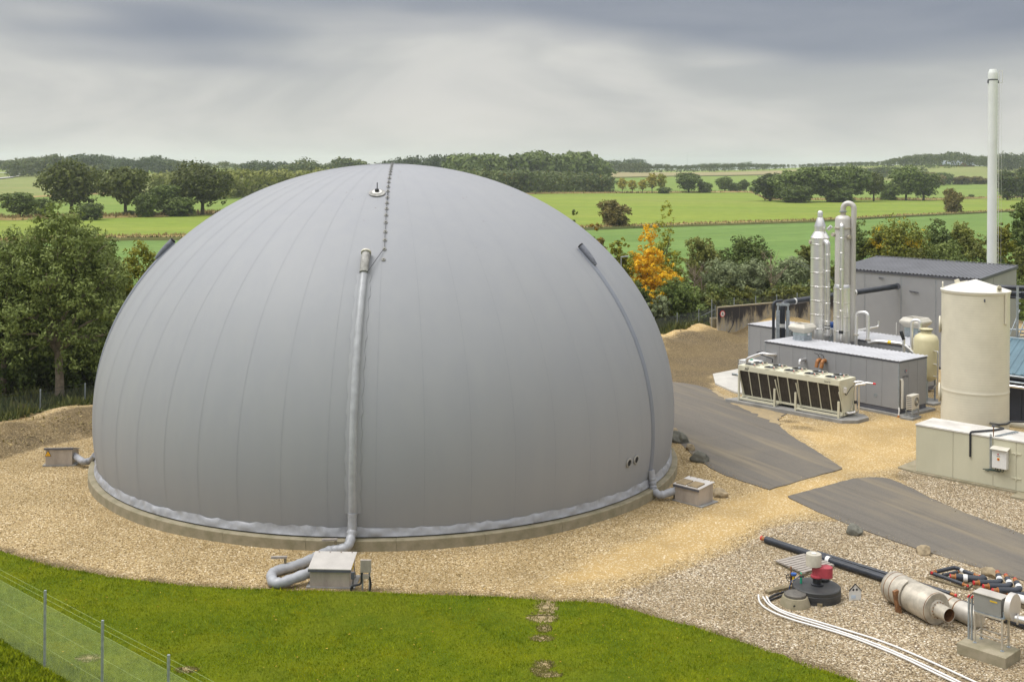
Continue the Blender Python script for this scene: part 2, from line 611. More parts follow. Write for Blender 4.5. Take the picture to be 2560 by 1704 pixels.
class MB:
    """collects shapes and links them as one mesh object"""

    def __init__(self):
        self.v, self.f = [], []

    def add(self, vs_, fs):
        k = len(self.v)
        self.v += [tuple(p) for p in vs_]
        self.f += [tuple(i + k for i in q) for q in fs]
        return self

    def box(self, x0, x1, y0, y1, z0, z1):
        vs_ = [(x, y, z) for z in (z0, z1) for x, y in ((x0, y0), (x1, y0), (x1, y1), (x0, y1))]
        return self.add(vs_, [(3, 2, 1, 0), (4, 5, 6, 7), (0, 1, 5, 4), (1, 2, 6, 5), (2, 3, 7, 6), (3, 0, 4, 7)])

    def prism(self, poly, z0, z1):
        n = len(poly)
        a = [(*p[:2], z0) for p in poly]
        b = [(*p[:2], z1) for p in poly]
        ar = sum(poly[i][0] * poly[(i + 1) % n][1] - poly[(i + 1) % n][0] * poly[i][1] for i in range(n))
        if ar < 0:
            a, b = a[::-1], b[::-1]
        return self.add(a + b, [tuple(range(n))[::-1], tuple(range(n, 2 * n))] + [(i, (i + 1) % n, n + (i + 1) % n, n + i) for i in range(n)])

    def hull8(self, pts):
        """8 corner points: bottom ring then top ring, counterclockwise"""
        return self.add(pts, [(3, 2, 1, 0), (4, 5, 6, 7), (0, 1, 5, 4), (1, 2, 6, 5), (2, 3, 7, 6), (3, 0, 4, 7)])

    def bar(self, a, b, w, h=None, up=(0, 0, 1)):
        h = h or w
        a, b = Vector(a), Vector(b)
        d_ = (b - a).normalized()
        s = d_.cross(Vector(up))
        if s.length < 1e-4:
            s = d_.cross(Vector((1, 0, 0)))
        s.normalize()
        u = s.cross(d_)
        s *= w / 2
        u *= h / 2
        return self.hull8([a - s - u, a + s - u, b + s - u, b - s - u, a - s + u, a + s + u, b + s + u, b - s + u])

    def tube(self, path, r, n=10, cap=True, r2=None, wob=0.0, seed=0):
        rng = random.Random(seed)
        path = [Vector(p) for p in path]
        k = len(path)
        rs = r if isinstance(r, (list, tuple)) else [r + ((r2 - r) * i / max(1, k - 1) if r2 is not None else 0) for i in range(k)]
        t0 = (path[1] - path[0]).normalized()
        ref = Vector((0, 0, 1)) if abs(t0.z) < .9 else Vector((1, 0, 0))
        s = t0.cross(ref).normalized()
        vs_, fs = [], []
        for i, p in enumerate(path):
            t = (path[min(i + 1, k - 1)] - path[max(i - 1, 0)]).normalized()
            s = (s - t * s.dot(t)).normalized()
            u = t.cross(s)
            for j in range(n):
                a = 2 * pi * j / n
                rr = rs[i] * (1 + (rng.uniform(-wob, wob) if wob else 0))
                vs_.append(p + (s * cos(a) + u * sin(a)) * rr)
        for i in range(k - 1):
            for j in range(n):
                j2 = (j + 1) % n
                fs.append((i * n + j, i * n + j2, (i + 1) * n + j2, (i + 1) * n + j))
        if cap:
            fs.append(tuple(range(n))[::-1])
            fs.append(tuple((k - 1) * n + j for j in range(n)))
        return self.add(vs_, fs)

    def lathe(self, prof, n=24, c=(0, 0, 0), axis='z', cap=True):
        vs_, fs = [], []
        for r, z in prof:
            for j in range(n):
                a = 2 * pi * j / n
                p = (r * cos(a), r * sin(a), z)
                if axis == 'x':
                    p = (p[2], p[0], p[1])
                elif axis == 'y':
                    p = (p[1], p[2], p[0])
                vs_.append((p[0] + c[0], p[1] + c[1], p[2] + c[2]))
        k = len(prof)
        for i in range(k - 1):
            for j in range(n):
                j2 = (j + 1) % n
                fs.append((i * n + j, i * n + j2, (i + 1) * n + j2, (i + 1) * n + j))
        if cap:
            fs.append(tuple(range(n))[::-1])
            fs.append(tuple((k - 1) * n + j for j in range(n)))
        return self.add(vs_, fs)

    def build(self, name, m, parent=None, smooth=False, bevel=0.0, loc=None, kind=None):
        me = bpy.data.meshes.new(name)
        me.from_pydata(self.v, [], self.f)
        me.materials.append(m)
        if smooth:
            for p in me.polygons:
                p.use_smooth = True
            me.set_sharp_from_angle(angle=radians(38))
        me.update()
        o = bpy.data.objects.new(name, me)
        col.objects.link(o)
        if parent:
            o.parent = parent
        if loc is not None:
            o.location = loc
        if bevel:
            md = o.modifiers.new('bevel', 'BEVEL')
            md.width = bevel
            md.segments = 2
            md.limit_method = 'ANGLE'
        if kind:
            o['kind'] = kind
        return o


def arc(c, a, b, ra, n=8):
    """elbow from direction a to direction b round corner c"""
    c, a, b = Vector(c), Vector(a).normalized(), Vector(b).normalized()
    p0, p1 = c - a * ra, c + b * ra
    return [p0 * (1 - t) ** 2 + c * 2 * t * (1 - t) + p1 * t * t for t in [i / n for i in range(n + 1)]]


def route(pts, ra=.2, n=6):
    """pipe centre line through pts with rounded corners"""
    pts = [Vector(p) for p in pts]
    out = [pts[0]]
    for i in range(1, len(pts) - 1):
        a, b = pts[i] - pts[i - 1], pts[i + 1] - pts[i]
        r_ = min(ra, a.length * .45, b.length * .45)
        out += arc(pts[i], a, b, r_, n)
    out.append(pts[-1])
    return out


def tag(o, label, cat, group=None):
    o['label'] = label
    o['category'] = cat
    if group:
        o['group'] = group
    return o


def thing(name, label, cat, loc=(0, 0, 0), rz=0.0, group=None):
    o = bpy.data.objects.new(name, None)
    o.empty_display_size = .2
    col.objects.link(o)
    o.location = loc
    o.rotation_euler = (0, 0, rz)
    return tag(o, label, cat, group)


def copy_tree(root, parent=None):
    c = root.copy()
    col.objects.link(c)
    if parent:
        c.parent = parent
    for ch in list(root.children):
        copy_tree(ch, c)
    return c


def np_mesh(name, verts, faces, m, smooth=False, attrs=None):
    """verts (n,3), faces (k,q) all of one size"""
    verts = np.asarray(verts, np.float32)
    faces = np.asarray(faces, np.int32)
    me = bpy.data.meshes.new(name)
    me.vertices.add(len(verts))
    me.vertices.foreach_set('co', verts.ravel())
    q = faces.shape[1]
    me.loops.add(faces.size)
    me.loops.foreach_set('vertex_index', faces.ravel())
    me.polygons.add(len(faces))
    me.polygons.foreach_set('loop_start', np.arange(0, faces.size, q, dtype=np.int32))
    me.polygons.foreach_set('loop_total', np.full(len(faces), q, np.int32))
    if smooth:
        me.polygons.foreach_set('use_smooth', np.ones(len(faces), bool))
    me.materials.append(m)
    for nm, (dom, val) in (attrs or {}).items():
        a = me.attributes.new(nm, 'FLOAT', dom)
        a.data.foreach_set('value', np.asarray(val, np.float32))
    me.update(calc_edges=True)
    return me


def link(me, name, parent=None, loc=None, kind=None):
    o = bpy.data.objects.new(name, me)
    col.objects.link(o)
    if parent:
        o.parent = parent
    if loc is not None:
        o.location = loc
    if kind:
        o['kind'] = kind
    return o


def grid_mesh(name, X, Y, Z, m, attrs=None):
    r, c = X.shape
    v = np.stack([X.ravel(), Y.ravel(), Z.ravel()], 1)
    i = np.arange(r * c).reshape(r, c)
    f = np.stack([i[:-1, :-1], i[:-1, 1:], i[1:, 1:], i[1:, :-1]], -1).reshape(-1, 4)
    return np_mesh(name, v, f, m, True, attrs)


def seg_dist(x, y, pts):
    """distance of arrays x, y to a polyline"""
    best = np.full(np.shape(x), 1e9)
    for (ax, ay), (bx, by) in zip(pts[:-1], pts[1:]):
        dx, dy = bx - ax, by - ay
        t = np.clip(((x - ax) * dx + (y - ay) * dy) / (dx * dx + dy * dy), 0, 1)
        best = np.minimum(best, np.hypot(x - ax - t * dx, y - ay - t * dy))
    return best


def text_mesh(txt, size, m, name, parent, loc, rot, depth=.002, shear=0.0):
    cu = bpy.data.curves.new('t', 'FONT')
    cu.body = txt
    cu.size = size
    cu.extrude = depth
    cu.shear = shear
    cu.align_x = 'CENTER'
    cu.align_y = 'CENTER'
    cu.resolution_u = 3
    o = bpy.data.objects.new('t', cu)
    col.objects.link(o)
    dg = bpy.context.evaluated_depsgraph_get()
    me = bpy.data.meshes.new_from_object(o.evaluated_get(dg))
    bpy.data.objects.remove(o)
    me.materials.clear()
    me.materials.append(m)
    ob = link(me, name, parent)
    ob.location = loc
    ob.rotation_euler = rot
    return ob


# ================================================================== the land
def gxy(x, y, z=0.0):
    p = P(x, y, z)
    return (p.x, p.y)


def build_land():
    xs = np.concatenate([np.linspace(-4500, -900, 30), np.linspace(-840, 1040, 80), np.linspace(1100, 4500, 30)])
    ys = np.concatenate([np.linspace(-400, 1600, 90), np.linspace(1650, 6500, 60)])
    X, Y = np.meshgrid(xs, ys)
    Z = terrain(X, Y) - 0.25
    m = field_material('distant meadow ground', (.17, .24, .045), (.22, .27, .07), .3)
    o = link(grid_mesh('ground', X, Y, Z, m), 'ground', kind='structure')
    return o


build_land()

# field boundaries: depth as a function of the direction from the viewpoint
def bound(pts):
    xs = [p[0] * K for p in pts]
    ds = []
    for x, y in pts:
        q = on_land(x * K, y * K)
        ds.append(q.y)
    return lambda sx: np.exp(np.interp(sx, xs, np.log(ds)))


B0 = lambda sx: np.interp(sx, [-400, 500, 1200, 2900], [70, 74, 112, 120])
B1 = bound([(-300, 570), (0, 562), (250, 553), (520, 549), (1400, 527), (1870, 512), (2356, 487), (2600, 476)])
B2 = bound([(-300, 512), (0, 506), (350, 499), (540, 490), (900, 462), (1240, 447), (1500, 445), (1730, 444), (1765, 461), (2150, 461), (2356, 455), (2600, 452)])
B3 = bound([(-300, 464), (0, 460), (110, 452), (400, 440), (900, 437), (1240, 436), (1400, 411), (1560, 407), (1900, 399), (2000, 412), (2100, 424), (2356, 420), (2600, 418)])
B4 = bound([(-300, 404), (0, 402), (110, 402), (400, 400), (1240, 399), (1400, 397), (1900, 389), (2100, 386), (2130, 388), (2356, 387), (2600, 392)])


def field(name, lo, hi, m, lift, rows=22, cols=150, rng=(-300, 2850)):
    sx = np.linspace(rng[0], rng[1], cols)
    wob = np.interp(sx, sx[::3], np.random.RandomState(len(name) + rows).uniform(-.006, .006, len(sx[::3])))
    a, b = np.log(lo(sx)), np.log(hi(sx) * (1 + wob))
    t = np.linspace(0, 1, rows)[:, None]
    Y = np.exp(a[None] * (1 - t) + b[None] * t)
    X = (sx[None] - 1280) / FPX * Y
    Z = terrain(X, Y) + lift * np.clip(Y / 250, .1, 2.5)
    return link(grid_mesh(name, X, Y, Z, m), name, kind='structure')


field('crop_field', B0, B1, field_material('young crop', (.120, .200, .052), (.160, .245, .066), .5, (.17, .22, .05), .35), .10)
field('meadow', B1, B2, field_material('mown meadow', (.165, .235, .036), (.225, .270, .046), .12, (.27, .25, .085), .45), .14)
field('pasture', B2, B3, field_material('pasture', (.150, .225, .046), (.195, .255, .058), .2, (.25, .25, .09), .4), .18)
M['stubble'] = field_material('stubble', (.27, .235, .125), (.33, .28, .155), .15, (.22, .25, .09), .5)
M['hayfield'] = field_material('pale hay field', (.185, .225, .070), (.240, .255, .095), .15, (.27, .25, .11), .5)
field('hay_field', B3, B4, M['hayfield'], .22, 22, 90, (-300, 1470))
field('stubble_field', B3, B4, M['stubble'], .22, 22, 50, (1470, 2190))
field('hay_field', B3, B4, M['hayfield'], .22, 22, 50, (2190, 2850))


def margin(name, bnd, w, m, lift, rng):
    sx = np.linspace(rng[0], rng[1], 220)
    c = bnd(sx)
    rs = np.random.RandomState(4)
    j = np.interp(sx, sx[::4], rs.uniform(.6, 1.4, len(sx[::4])))
    Y = np.stack([c - w * .5 * j, c - w * .15, c + w * .2, c + w * .5 * j])
    X = (sx[None] - 1280) / FPX * Y
    Z = terrain(X, Y) + lift * np.clip(Y / 250, .1, 2.5) + np.array([0, .35, .35, 0])[:, None]
    return link(grid_mesh(name, X, Y, Z, m), name, kind='structure')


M['dry'] = field_material('dry grass verge', (.24, .175, .07), (.34, .26, .11), .4, (.14, .13, .05), .5, 1.5)
M['ditch'] = field_material('dark ditch grass', (.060, .075, .022), (.10, .10, .03), .4, (.12, .10, .04), .5, 1.5)
margin('grass_verge', lambda s: B1(s) + 3.0, 8, M['dry'], .16, (-300, 2850))
margin('ditch', lambda s: B1(s) - 2.0, 3.5, M['ditch'], .17, (-300, 2850))
margin('grass_verge', B2, 13, M['dry'], .20, (-300, 2850))
margin('ditch', B3, 26, M['ditch'], .24, (1480, 2090))
margin('grass_verge', lambda s: B3(s) - 12, 12, M['dry'], .24, (-300, 450))


def tufts(name, bnd, rng, n, h, w, m, seed):
    """long dry grass standing along a field edge"""
    r = np.random.RandomState(seed)
    sx = r.uniform(rng[0], rng[1], n)
    Y = bnd(sx) + r.normal(0, w, n)
    X = (sx - 1280) / FPX * Y
    Z = terrain(X, Y) + .1 * np.clip(Y / 250, .1, 2.5)
    hh = h * r.uniform(.4, 1.1, n)
    a = r.uniform(0, pi, n)
    q = hh * .35
    v = np.stack([np.stack([X - q * np.cos(a), Y - q * np.sin(a), Z], 1), np.stack([X + q * np.cos(a), Y + q * np.sin(a), Z], 1),
                  np.stack([X + r.normal(0, .2, n), Y + r.normal(0, .2, n), Z + hh], 1)], 1).reshape(-1, 3)
    me = np_mesh(name, v, np.arange(3 * n).reshape(-1, 3), m, False, {'tint': ('FACE', r.uniform(0, 1, n))})
    return link(me, name, kind='stuff')


M['drytuft'] = leaf_material('dry grass tufts', (.20, .16, .06), (.42, .33, .15))
M['greentuft'] = leaf_material('dark grass tufts', (.05, .065, .02), (.12, .13, .04))
tufts('long_grass', lambda s: B1(s) + 4, (-300, 2850), 5000, .9, 1.6, M['drytuft'], 1)
tufts('long_grass', lambda s: B1(s) - 1, (-300, 2850), 4000, .7, .8, M['greentuft'], 2)
tufts('long_grass', B2, (-300, 2850), 7000, 1.3, 3, M['drytuft'], 3)

def weeds(name, box, keep, n, h, m, seed):
    r = np.random.RandomState(seed)
    X, Y = r.uniform(box[0], box[1], n), r.uniform(box[2], box[3], n)
    k = keep(X, Y)
    X, Y = X[k], Y[k]
    n = len(X)
    Z = site_z(X, Y)
    hh = h * r.uniform(.35, 1.2, n) * (.6 + .5 * np.sin(X * 1.1) * np.sin(Y * 1.7 + X))
    a = r.uniform(0, pi, n)
    q = .05 + hh * .10
    v = np.stack([np.stack([X - q * np.cos(a), Y - q * np.sin(a), Z], 1), np.stack([X + q * np.cos(a), Y + q * np.sin(a), Z], 1),
                  np.stack([X + r.normal(0, .16, n), Y + r.normal(0, .16, n), Z + hh], 1)], 1).reshape(-1, 3)
    me = np_mesh(name, v, np.arange(3 * n).reshape(-1, 3), m, False, {'tint': ('FACE', r.uniform(0, 1, n))})
    return link(me, name, kind='stuff')


# country lane far off among the fields
def lane():
    pts = [(-60, 416), (0, 413.5), (22, 411.5), (40, 409), (49, 406), (44, 403.6), (30, 401.8), (0, 400.2), (-60, 398.5)]
    v, f = [], []
    for i, (x, y) in enumerate(pts):
        h = 1.0 if i < 3 else .75
        for dy in (-h, h):
            p = on_land(x * K, (y + dy) * K)
            v.append((p.x, p.y, p.z + 1.2))
    for i in range(len(pts) - 1):
        f.append((2 * i, 2 * i + 2, 2 * i + 3, 2 * i + 1))
    me = bpy.data.meshes.new('lane')
    me.from_pydata(v, [], f)
    me.materials.append(mat('pale lane surface', (.40, .39, .37), .9))
    link(me, 'lane', kind='structure')


lane()

# ------------------------------------------------------------------ yard
BANK_CREST = [gxy(-160, 1020, .7), gxy(0, 977, .7), gxy(93, 954, .7), gxy(212, 934, .7), gxy(300, 905, .7), gxy(420, 880, .7)]
BANK_TOE = [gxy(-160, 1125), gxy(0, 1063), gxy(100, 1030), gxy(212, 1008), gxy(420, 960)]
MOUND = [gxy(1440, 800, 1.0), gxy(1520, 770, 1.0), gxy(1575, 756, 1.0), gxy(1622, 746, 1.0)]
HEAP = [gxy(1752, 742, 1.0), gxy(1800, 731, 1.0), gxy(1860, 722, .8)]


def site_z(x, y):
    x = np.asarray(x, float)
    y = np.asarray(y, float)
    n1 = .06 * np.sin(x * 1.7 + y * .9) + .05 * np.sin(x * .8 - y * 1.9 + 1)
    z = (.72 + n1) * (1 - sstep(.2, 3.6, seg_dist(x, y, BANK_CREST)))
    n2 = .10 * np.sin(x * 2.9 + 1.3 * np.sin(y * 2.1)) * np.sin(y * 2.4 + x)
    z = z + (.78 + 2 * n1 + n2) * (1 - sstep(.2, 4.2, seg_dist(x, y, MOUND)))
    z = z + (1.1 + n1) * (1 - sstep(.1, 2.6, seg_dist(x, y, HEAP)))
    return z


def poly_mask(x, y, pts, soft):
    """1 inside the outline, fading over soft metres"""
    n = len(pts)
    inside = np.zeros(np.shape(x), bool)
    for i in range(n):
        (ax, ay), (bx, by) = pts[i], pts[(i + 1) % n]
        c = ((ay > y) != (by > y)) & (x < (bx - ax) * (y - ay) / ((by - ay) if by != ay else 1e-9) + ax)
        inside ^= c
    d_ = seg_dist(x, y, list(pts) + [pts[0]])
    s = np.where(inside, d_, -d_)
    return sstep(-soft, soft, s)


PEBBLE1 = [gxy(*q) for q in ((1330, 1400), (1480, 1345), (1600, 1300), (1700, 1262), (1760, 1215), (1850, 1196), (1960, 1196), (2420, 1340), (2420, 1640), (1900, 1640))]
PEBBLE2 = [gxy(*q) for q in ((2062, 1085), (2105, 1062), (2420, 1150), (2420, 1262), (2200, 1178), (2090, 1118))]
SAND1 = [gxy(*q) for q in ((1960, 1086), (1935, 1080), (1770, 1124), (1650, 1160), (1500, 1235), (1330, 1300), (1240, 1345), (1400, 1335), (1560, 1290), (1680, 1245), (1770, 1195), (1880, 1175))]
SAND2 = [gxy(*q) for q in ((1800, 962), (1900, 985), (2110, 940), (2170, 945), (2108, 1050), (2060, 1075), (1990, 1085), (1935, 1078), (1860, 1010))]
SAND3 = [gxy(*q) for q in ((1590, 893), (1690, 917), (1800, 960), (1790, 968), (1690, 930), (1600, 900))]
DIRT1 = [gxy(*q) for q in ((1530, 900), (1520, 800), (1600, 782), (1730, 768), (1735, 880), (1640, 862), (1650, 905), (1600, 888))]
DIRT2 = BANK_CREST + BANK_TOE[::-1]


def smooth_pts(pts, n=6):
    """Catmull-Rom through open pts"""
    out = []
    P_ = [Vector((*p[:2], 0)) for p in pts]
    for i in range(len(P_) - 1):
        p0, p1, p2, p3 = P_[max(i - 1, 0)], P_[i], P_[i + 1], P_[min(i + 2, len(P_) - 1)]
        for j in range(n):
            t = j / n
            q = .5 * ((2 * p1) + (p2 - p0) * t + (2 * p0 - 5 * p1 + 4 * p2 - p3) * t * t + (3 * p1 - p0 - 3 * p2 + p3) * t ** 3)
            out.append((q.x, q.y))
    out.append((P_[-1].x, P_[-1].y))
    return out


LAWN_EDGE = smooth_pts([gxy(*q) for q in ((-180, 1225), (-60, 1258), (0, 1271), (100, 1300), (200, 1319), (300, 1336), (480, 1352), (714, 1361), (850, 1365),
                                          (1080, 1373), (1230, 1380), (1262, 1388), (1300, 1386), (1380, 1390), (1500, 1420), (1650, 1462), (1800, 1512), (1960, 1568), (2080, 1622))], 5)
LAWN = LAWN_EDGE + [(14, 8), (-40, 8), (-40, LAWN_EDGE[0][1])]


def build_yard():
    xs = np.arange(-46, 46.01, .36)
    ys = np.arange(10, 116.01, .36)
    X, Y = np.meshgrid(xs, ys)
    Z = site_z(X, Y) + .02 * np.sin(X * .9 + 1) * np.sin(Y * .7)
    peb = np.maximum(poly_mask(X, Y, PEBBLE1, 1.0), poly_mask(X, Y, PEBBLE2, .7))
    snd = np.maximum.reduce([poly_mask(X, Y, SAND1, 1.3), poly_mask(X, Y, SAND2, 1.3), poly_mask(X, Y, SAND3, .5)])
    m1 = 1 - sstep(.5, 5.0, seg_dist(X, Y, MOUND))
    m2 = 1 - sstep(.5, 3.5, seg_dist(X, Y, HEAP))
    snd = np.maximum.reduce([snd, .8 * m1, m2])
    drt = np.maximum(poly_mask(X, Y, DIRT1, 1.5), poly_mask(X, Y, DIRT2, .35) * .68)
    for bx, by, rx, ry, k in ((1850, 985, 1.3, .9, .62), (1815, 968, .8, .6, .7), (2085, 1098, 1.6, .5, .62), (1990, 1102, .8, .5, .5), (1700, 930, 1.5, .4, .45), (1560, 1260, 1.2, .5, .4), (1430, 1330, 1.6, .5, .42), (1240, 1330, 1.4, .4, .4)):
        q = P(bx, by)
        drt = np.maximum(drt, k * np.exp(-(((X - q.x) * .72 - (Y - q.y) * .69) / rx) ** 2 - (((X - q.x) * .69 + (Y - q.y) * .72) / ry) ** 2))
    drt = np.maximum(drt, sstep(96, 104, Y))
    cx, cy = np.array([p[0] for p in BANK_CREST]), np.array([p[1] for p in BANK_CREST])
    drt = np.maximum(drt, np.where(X < -9, sstep(.5, 1.3, Y - np.interp(X, cx, cy)), 0))
    drt = np.maximum(drt, .62 * (1 - sstep(.15, 1.1, seg_dist(X, Y, LAWN_EDGE))))
    me = grid_mesh('gravel_yard', X, Y, Z, M['yard'], {
        'pebble': ('POINT', peb.ravel()), 'sand': ('POINT', snd.ravel()), 'dirt': ('POINT', drt.ravel())})
    link(me, 'gravel_yard', kind='structure')


build_yard()


M['drift'] = mat('thin sand drift', (.36, .275, .15), .95, 0, .12, 5, .3, 40, c2=(.25, .20, .125))


def jitter_poly(pts, step, amp, seed):
    r = random.Random(seed)
    out = []
    n = len(pts)
    for i in range(n):
        a, b = Vector((*pts[i][:2], 0)), Vector((*pts[(i + 1) % n][:2], 0))
        L = (b - a).length
        k = max(1, int(L / step))
        nr = Vector((-(b - a).y, (b - a).x, 0)).normalized()
        for j in range(k):
            q = a.lerp(b, j / k) + nr * r.gauss(0, amp)
            out.append((q.x, q.y))
    return out


def sheet(name, poly, z, m, thick=.06):
    o = MB().prism(poly, z - thick, z).build(name, m)
    o['kind'] = 'structure'
    return o


left = smooth_pts([gxy(*q) for q in ((1440, 905), (1490, 960), (1550, 1008), (1640, 1080), (1770, 1126))])
right_ = smooth_pts([gxy(*q) for q in ((1938, 1078), (1913, 1060), (1876, 1036), (1833, 1011), (1800, 987), (1790, 972), (1794, 961), (1812, 951)) ], 5) + smooth_pts([gxy(*q) for q in ((1745, 936), (1684, 921), (1640, 898), (1600, 886), (1550, 879), (1470, 872))], 5)
sheet('asphalt_road', jitter_poly(left + right_, .35, .022, 1), .025, M['asphalt'])
sheet('sand_drift', jitter_poly([gxy(*q) for q in ((1636, 899), (1650, 899), (1690, 922), (1745, 938), (1806, 953), (1788, 964), (1792, 978), (1760, 964), (1720, 945), (1680, 926), (1655, 911))], .3, .07, 5), .032, M['drift'], .06)
near_ = smooth_pts([gxy(*q) for q in ((1810, 1142), (1900, 1185), (2060, 1245), (2200, 1290), (2356, 1335), (2480, 1368))])
far_ = smooth_pts([gxy(*q) for q in ((2480, 1285), (2356, 1230), (2200, 1172), (2100, 1125), (2050, 1103), (2010, 1098), (1960, 1102))])
sheet('asphalt_road', jitter_poly(near_ + far_, .35, .022, 2), .025, M['asphalt'])
sheet('concrete_pad', [gxy(*q) for q in ((1640, 863), (1700, 851), (1760, 858), (1745, 912), (1692, 905), (1646, 885))], .10, M['concrete_pale'], .16)

# lawn
sheet('lawn', jitter_poly(LAWN, .5, .05, 3), .05, M['lawn'], .1)


def grass():
    r = np.random.RandomState(7)
    n = 420000
    x = r.uniform(-20, 11, n)
    y = 25.5 + 15 * r.uniform(0, 1, n) ** 1.15
    keep = (np.abs(x / y) < .48)
    px, py = x + r.normal(0, .05, n), y + r.normal(0, .05, n)
    keep &= poly_mask(px, py, LAWN, .02) > .5
    bare = [(P(a, b).x, P(a, b).y, rx, ry) for a, b, rx, ry in
            ((1256, 1400, .30, .45), (1248, 1424, .38, .35), (1252, 1449, .18, .25), (1246, 1472, .28, .18), (1253, 1532, .24, .22), (1240, 1546, .2, .16), (1262, 1556, .3, .15), (205, 1518, .3, .2), (430, 1545, .25, .16))]
    for bx, by, rx, ry in bare:
        dd = np.hypot((x - bx) / rx, (y - by) / ry) + r.normal(0, .45, n)
        keep &= dd > 1
    x, y = x[keep], y[keep]
    n = len(x)
    patch = .5 + .5 * np.sin(x * 1.3 + 2 * np.sin(y * .9)) * np.sin(y * 1.7 + 1.5 * np.sin(x * .7))
    h = r.uniform(.022, .058, n) * (.8 + .45 * patch)
    edge = seg_dist(x, y, LAWN_EDGE)
    h = np.where(edge < .22, h * 1.7, h)
    rough = (x * .62 + y) < 23.4       # long grass outside the wire fence
    h = np.where(rough, h * 2.0, h)
    a = r.uniform(0, 2 * pi, n)
    w = r.uniform(.007, .015, n) * np.where(rough, 1.6, 1.0)
    lx, ly = r.normal(0, .5, n) * h, r.normal(0, .5, n) * h
    v = np.stack([np.stack([x - w * np.cos(a), y - w * np.sin(a), np.full(n, .04)], 1), np.stack([x + w * np.cos(a), y + w * np.sin(a), np.full(n, .04)], 1),
                  np.stack([x + lx, y + ly, .05 + h], 1)], 1).reshape(-1, 3)
    me = np_mesh('grass', v, np.arange(3 * n).reshape(-1, 3), M['blade'], False, {'tint': ('FACE', r.uniform(0, 1, n))})
    link(me, 'grass', kind='stuff')
    q = np.random.RandomState(21)
    V, T = [], []
    for i, (bx, by, rx, ry) in enumerate(bare):
        k = random.Random(i)
        pts = [(bx + rx * 1.1 * cos(t) * k.uniform(.45, 1.25), by + ry * 1.1 * sin(t) * k.uniform(.45, 1.25)) for t in [2 * pi * j / 46 for j in range(46)]]
        sheet('bare_soil', pts, .056 + .001 * i, M['soil'], .02)
        m_ = 420
        a_, f_ = q.uniform(0, 2 * pi, m_), q.uniform(.35, 1.35, m_)
        gx, gy = bx + rx * f_ * np.cos(a_), by + ry * f_ * np.sin(a_)
        hh = q.uniform(.02, .06, m_)
        w_ = q.uniform(.008, .016, m_)
        V.append(np.stack([np.stack([gx - w_, gy, np.full(m_, .05)], 1), np.stack([gx + w_, gy, np.full(m_, .05)], 1), np.stack([gx + q.normal(0, .03, m_), gy + q.normal(0, .03, m_), .05 + hh], 1)], 1).reshape(-1, 3))
        T.append(q.uniform(0, 1, m_))
    V = np.concatenate(V)
    me = np_mesh('dry_grass', V, np.arange(len(V)).reshape(-1, 3), leaf_material('sparse dry grass', (.10, .11, .015), (.30, .25, .08)), False, {'tint': ('FACE', np.concatenate(T))})
    link(me, 'dry_grass', kind='stuff')


grass()


NOT_ROAD = [left + right_, near_ + far_]


def on_road(x, y, soft=.02):
    return np.maximum(poly_mask(x, y, NOT_ROAD[0], soft), poly_mask(x, y, NOT_ROAD[1], soft))


def clear_of_road(x, y):
    # a few stones are kicked over the edge of the asphalt
    return on_road(x, y, .55) < np.random.RandomState(5).uniform(0, 1, len(x)) ** .7 * .97


def pebbles(name, n, box, mask, m, size, seed):
    r = np.random.RandomState(seed)
    x = r.uniform(box[0], box[1], n)
    y = r.uniform(box[2], box[3], n)
    k = (np.abs(x / y) < .475) & mask(x, y, r)
    k &= (poly_mask(x, y, LAWN, .02) < .5) & (np.hypot(x + 5.55, y - 52.97) > 13.45)
    x, y = x[k], y[k]
    n = len(x)
    s = size * r.uniform(.5, 1.4, n)
    base = np.array([(1, 0, 0), (0, 1, 0), (-1, 0, 0), (0, -1, 0), (0, 0, .8), (0, 0, -.8)], float)
    th = r.uniform(0, 2 * pi, n)
    sc3 = np.stack([s, s * r.uniform(.6, 1, n), s * r.uniform(.45, .8, n)], 1)
    bb = base[None] * sc3[:, None] * r.uniform(.75, 1.25, (n, 6, 1))
    ca, sa = np.cos(th)[:, None], np.sin(th)[:, None]
    v = np.stack([bb[..., 0] * ca - bb[..., 1] * sa, bb[..., 0] * sa + bb[..., 1] * ca, bb[..., 2]], -1)
    v += np.stack([x, y, np.maximum(site_z(x, y) + .02 * np.sin(x * .9 + 1) * np.sin(y * .7), .026 * (on_road(x, y) > .5)) + s * .3], 1)[:, None]
    fc = np.array([(0, 1, 4), (1, 2, 4), (2, 3, 4), (3, 0, 4), (1, 0, 5), (2, 1, 5), (3, 2, 5), (0, 3, 5)])
    f = (fc[None] + 6 * np.arange(n)[:, None, None]).reshape(-1, 3)
    t = np.repeat(r.uniform(0, 1, n), 8)
    me = np_mesh(name, v.reshape(-1, 3), f, m, False, {'tint': ('FACE', t)})
    link(me, name, kind='stuff')


def pebble_mat(name, stops):
    m, n, l, b, v = new_mat(name)
    r = N(n, 'ShaderNodeValToRGB')
    e = r.color_ramp.elements
    while len(e) < len(stops):
        e.new(.5)
    for k, (p, c) in enumerate(stops):
        e[k].position = p
        e[k].color = rgba(c)
    l.new(attr(n, 'tint'), r.inputs[0])
    l.new(r.outputs[0], b.inputs['Base Color'])
    b.inputs['Roughness'].default_value = .8
    b.inputs['Specular IOR Level'].default_value = .25
    return m


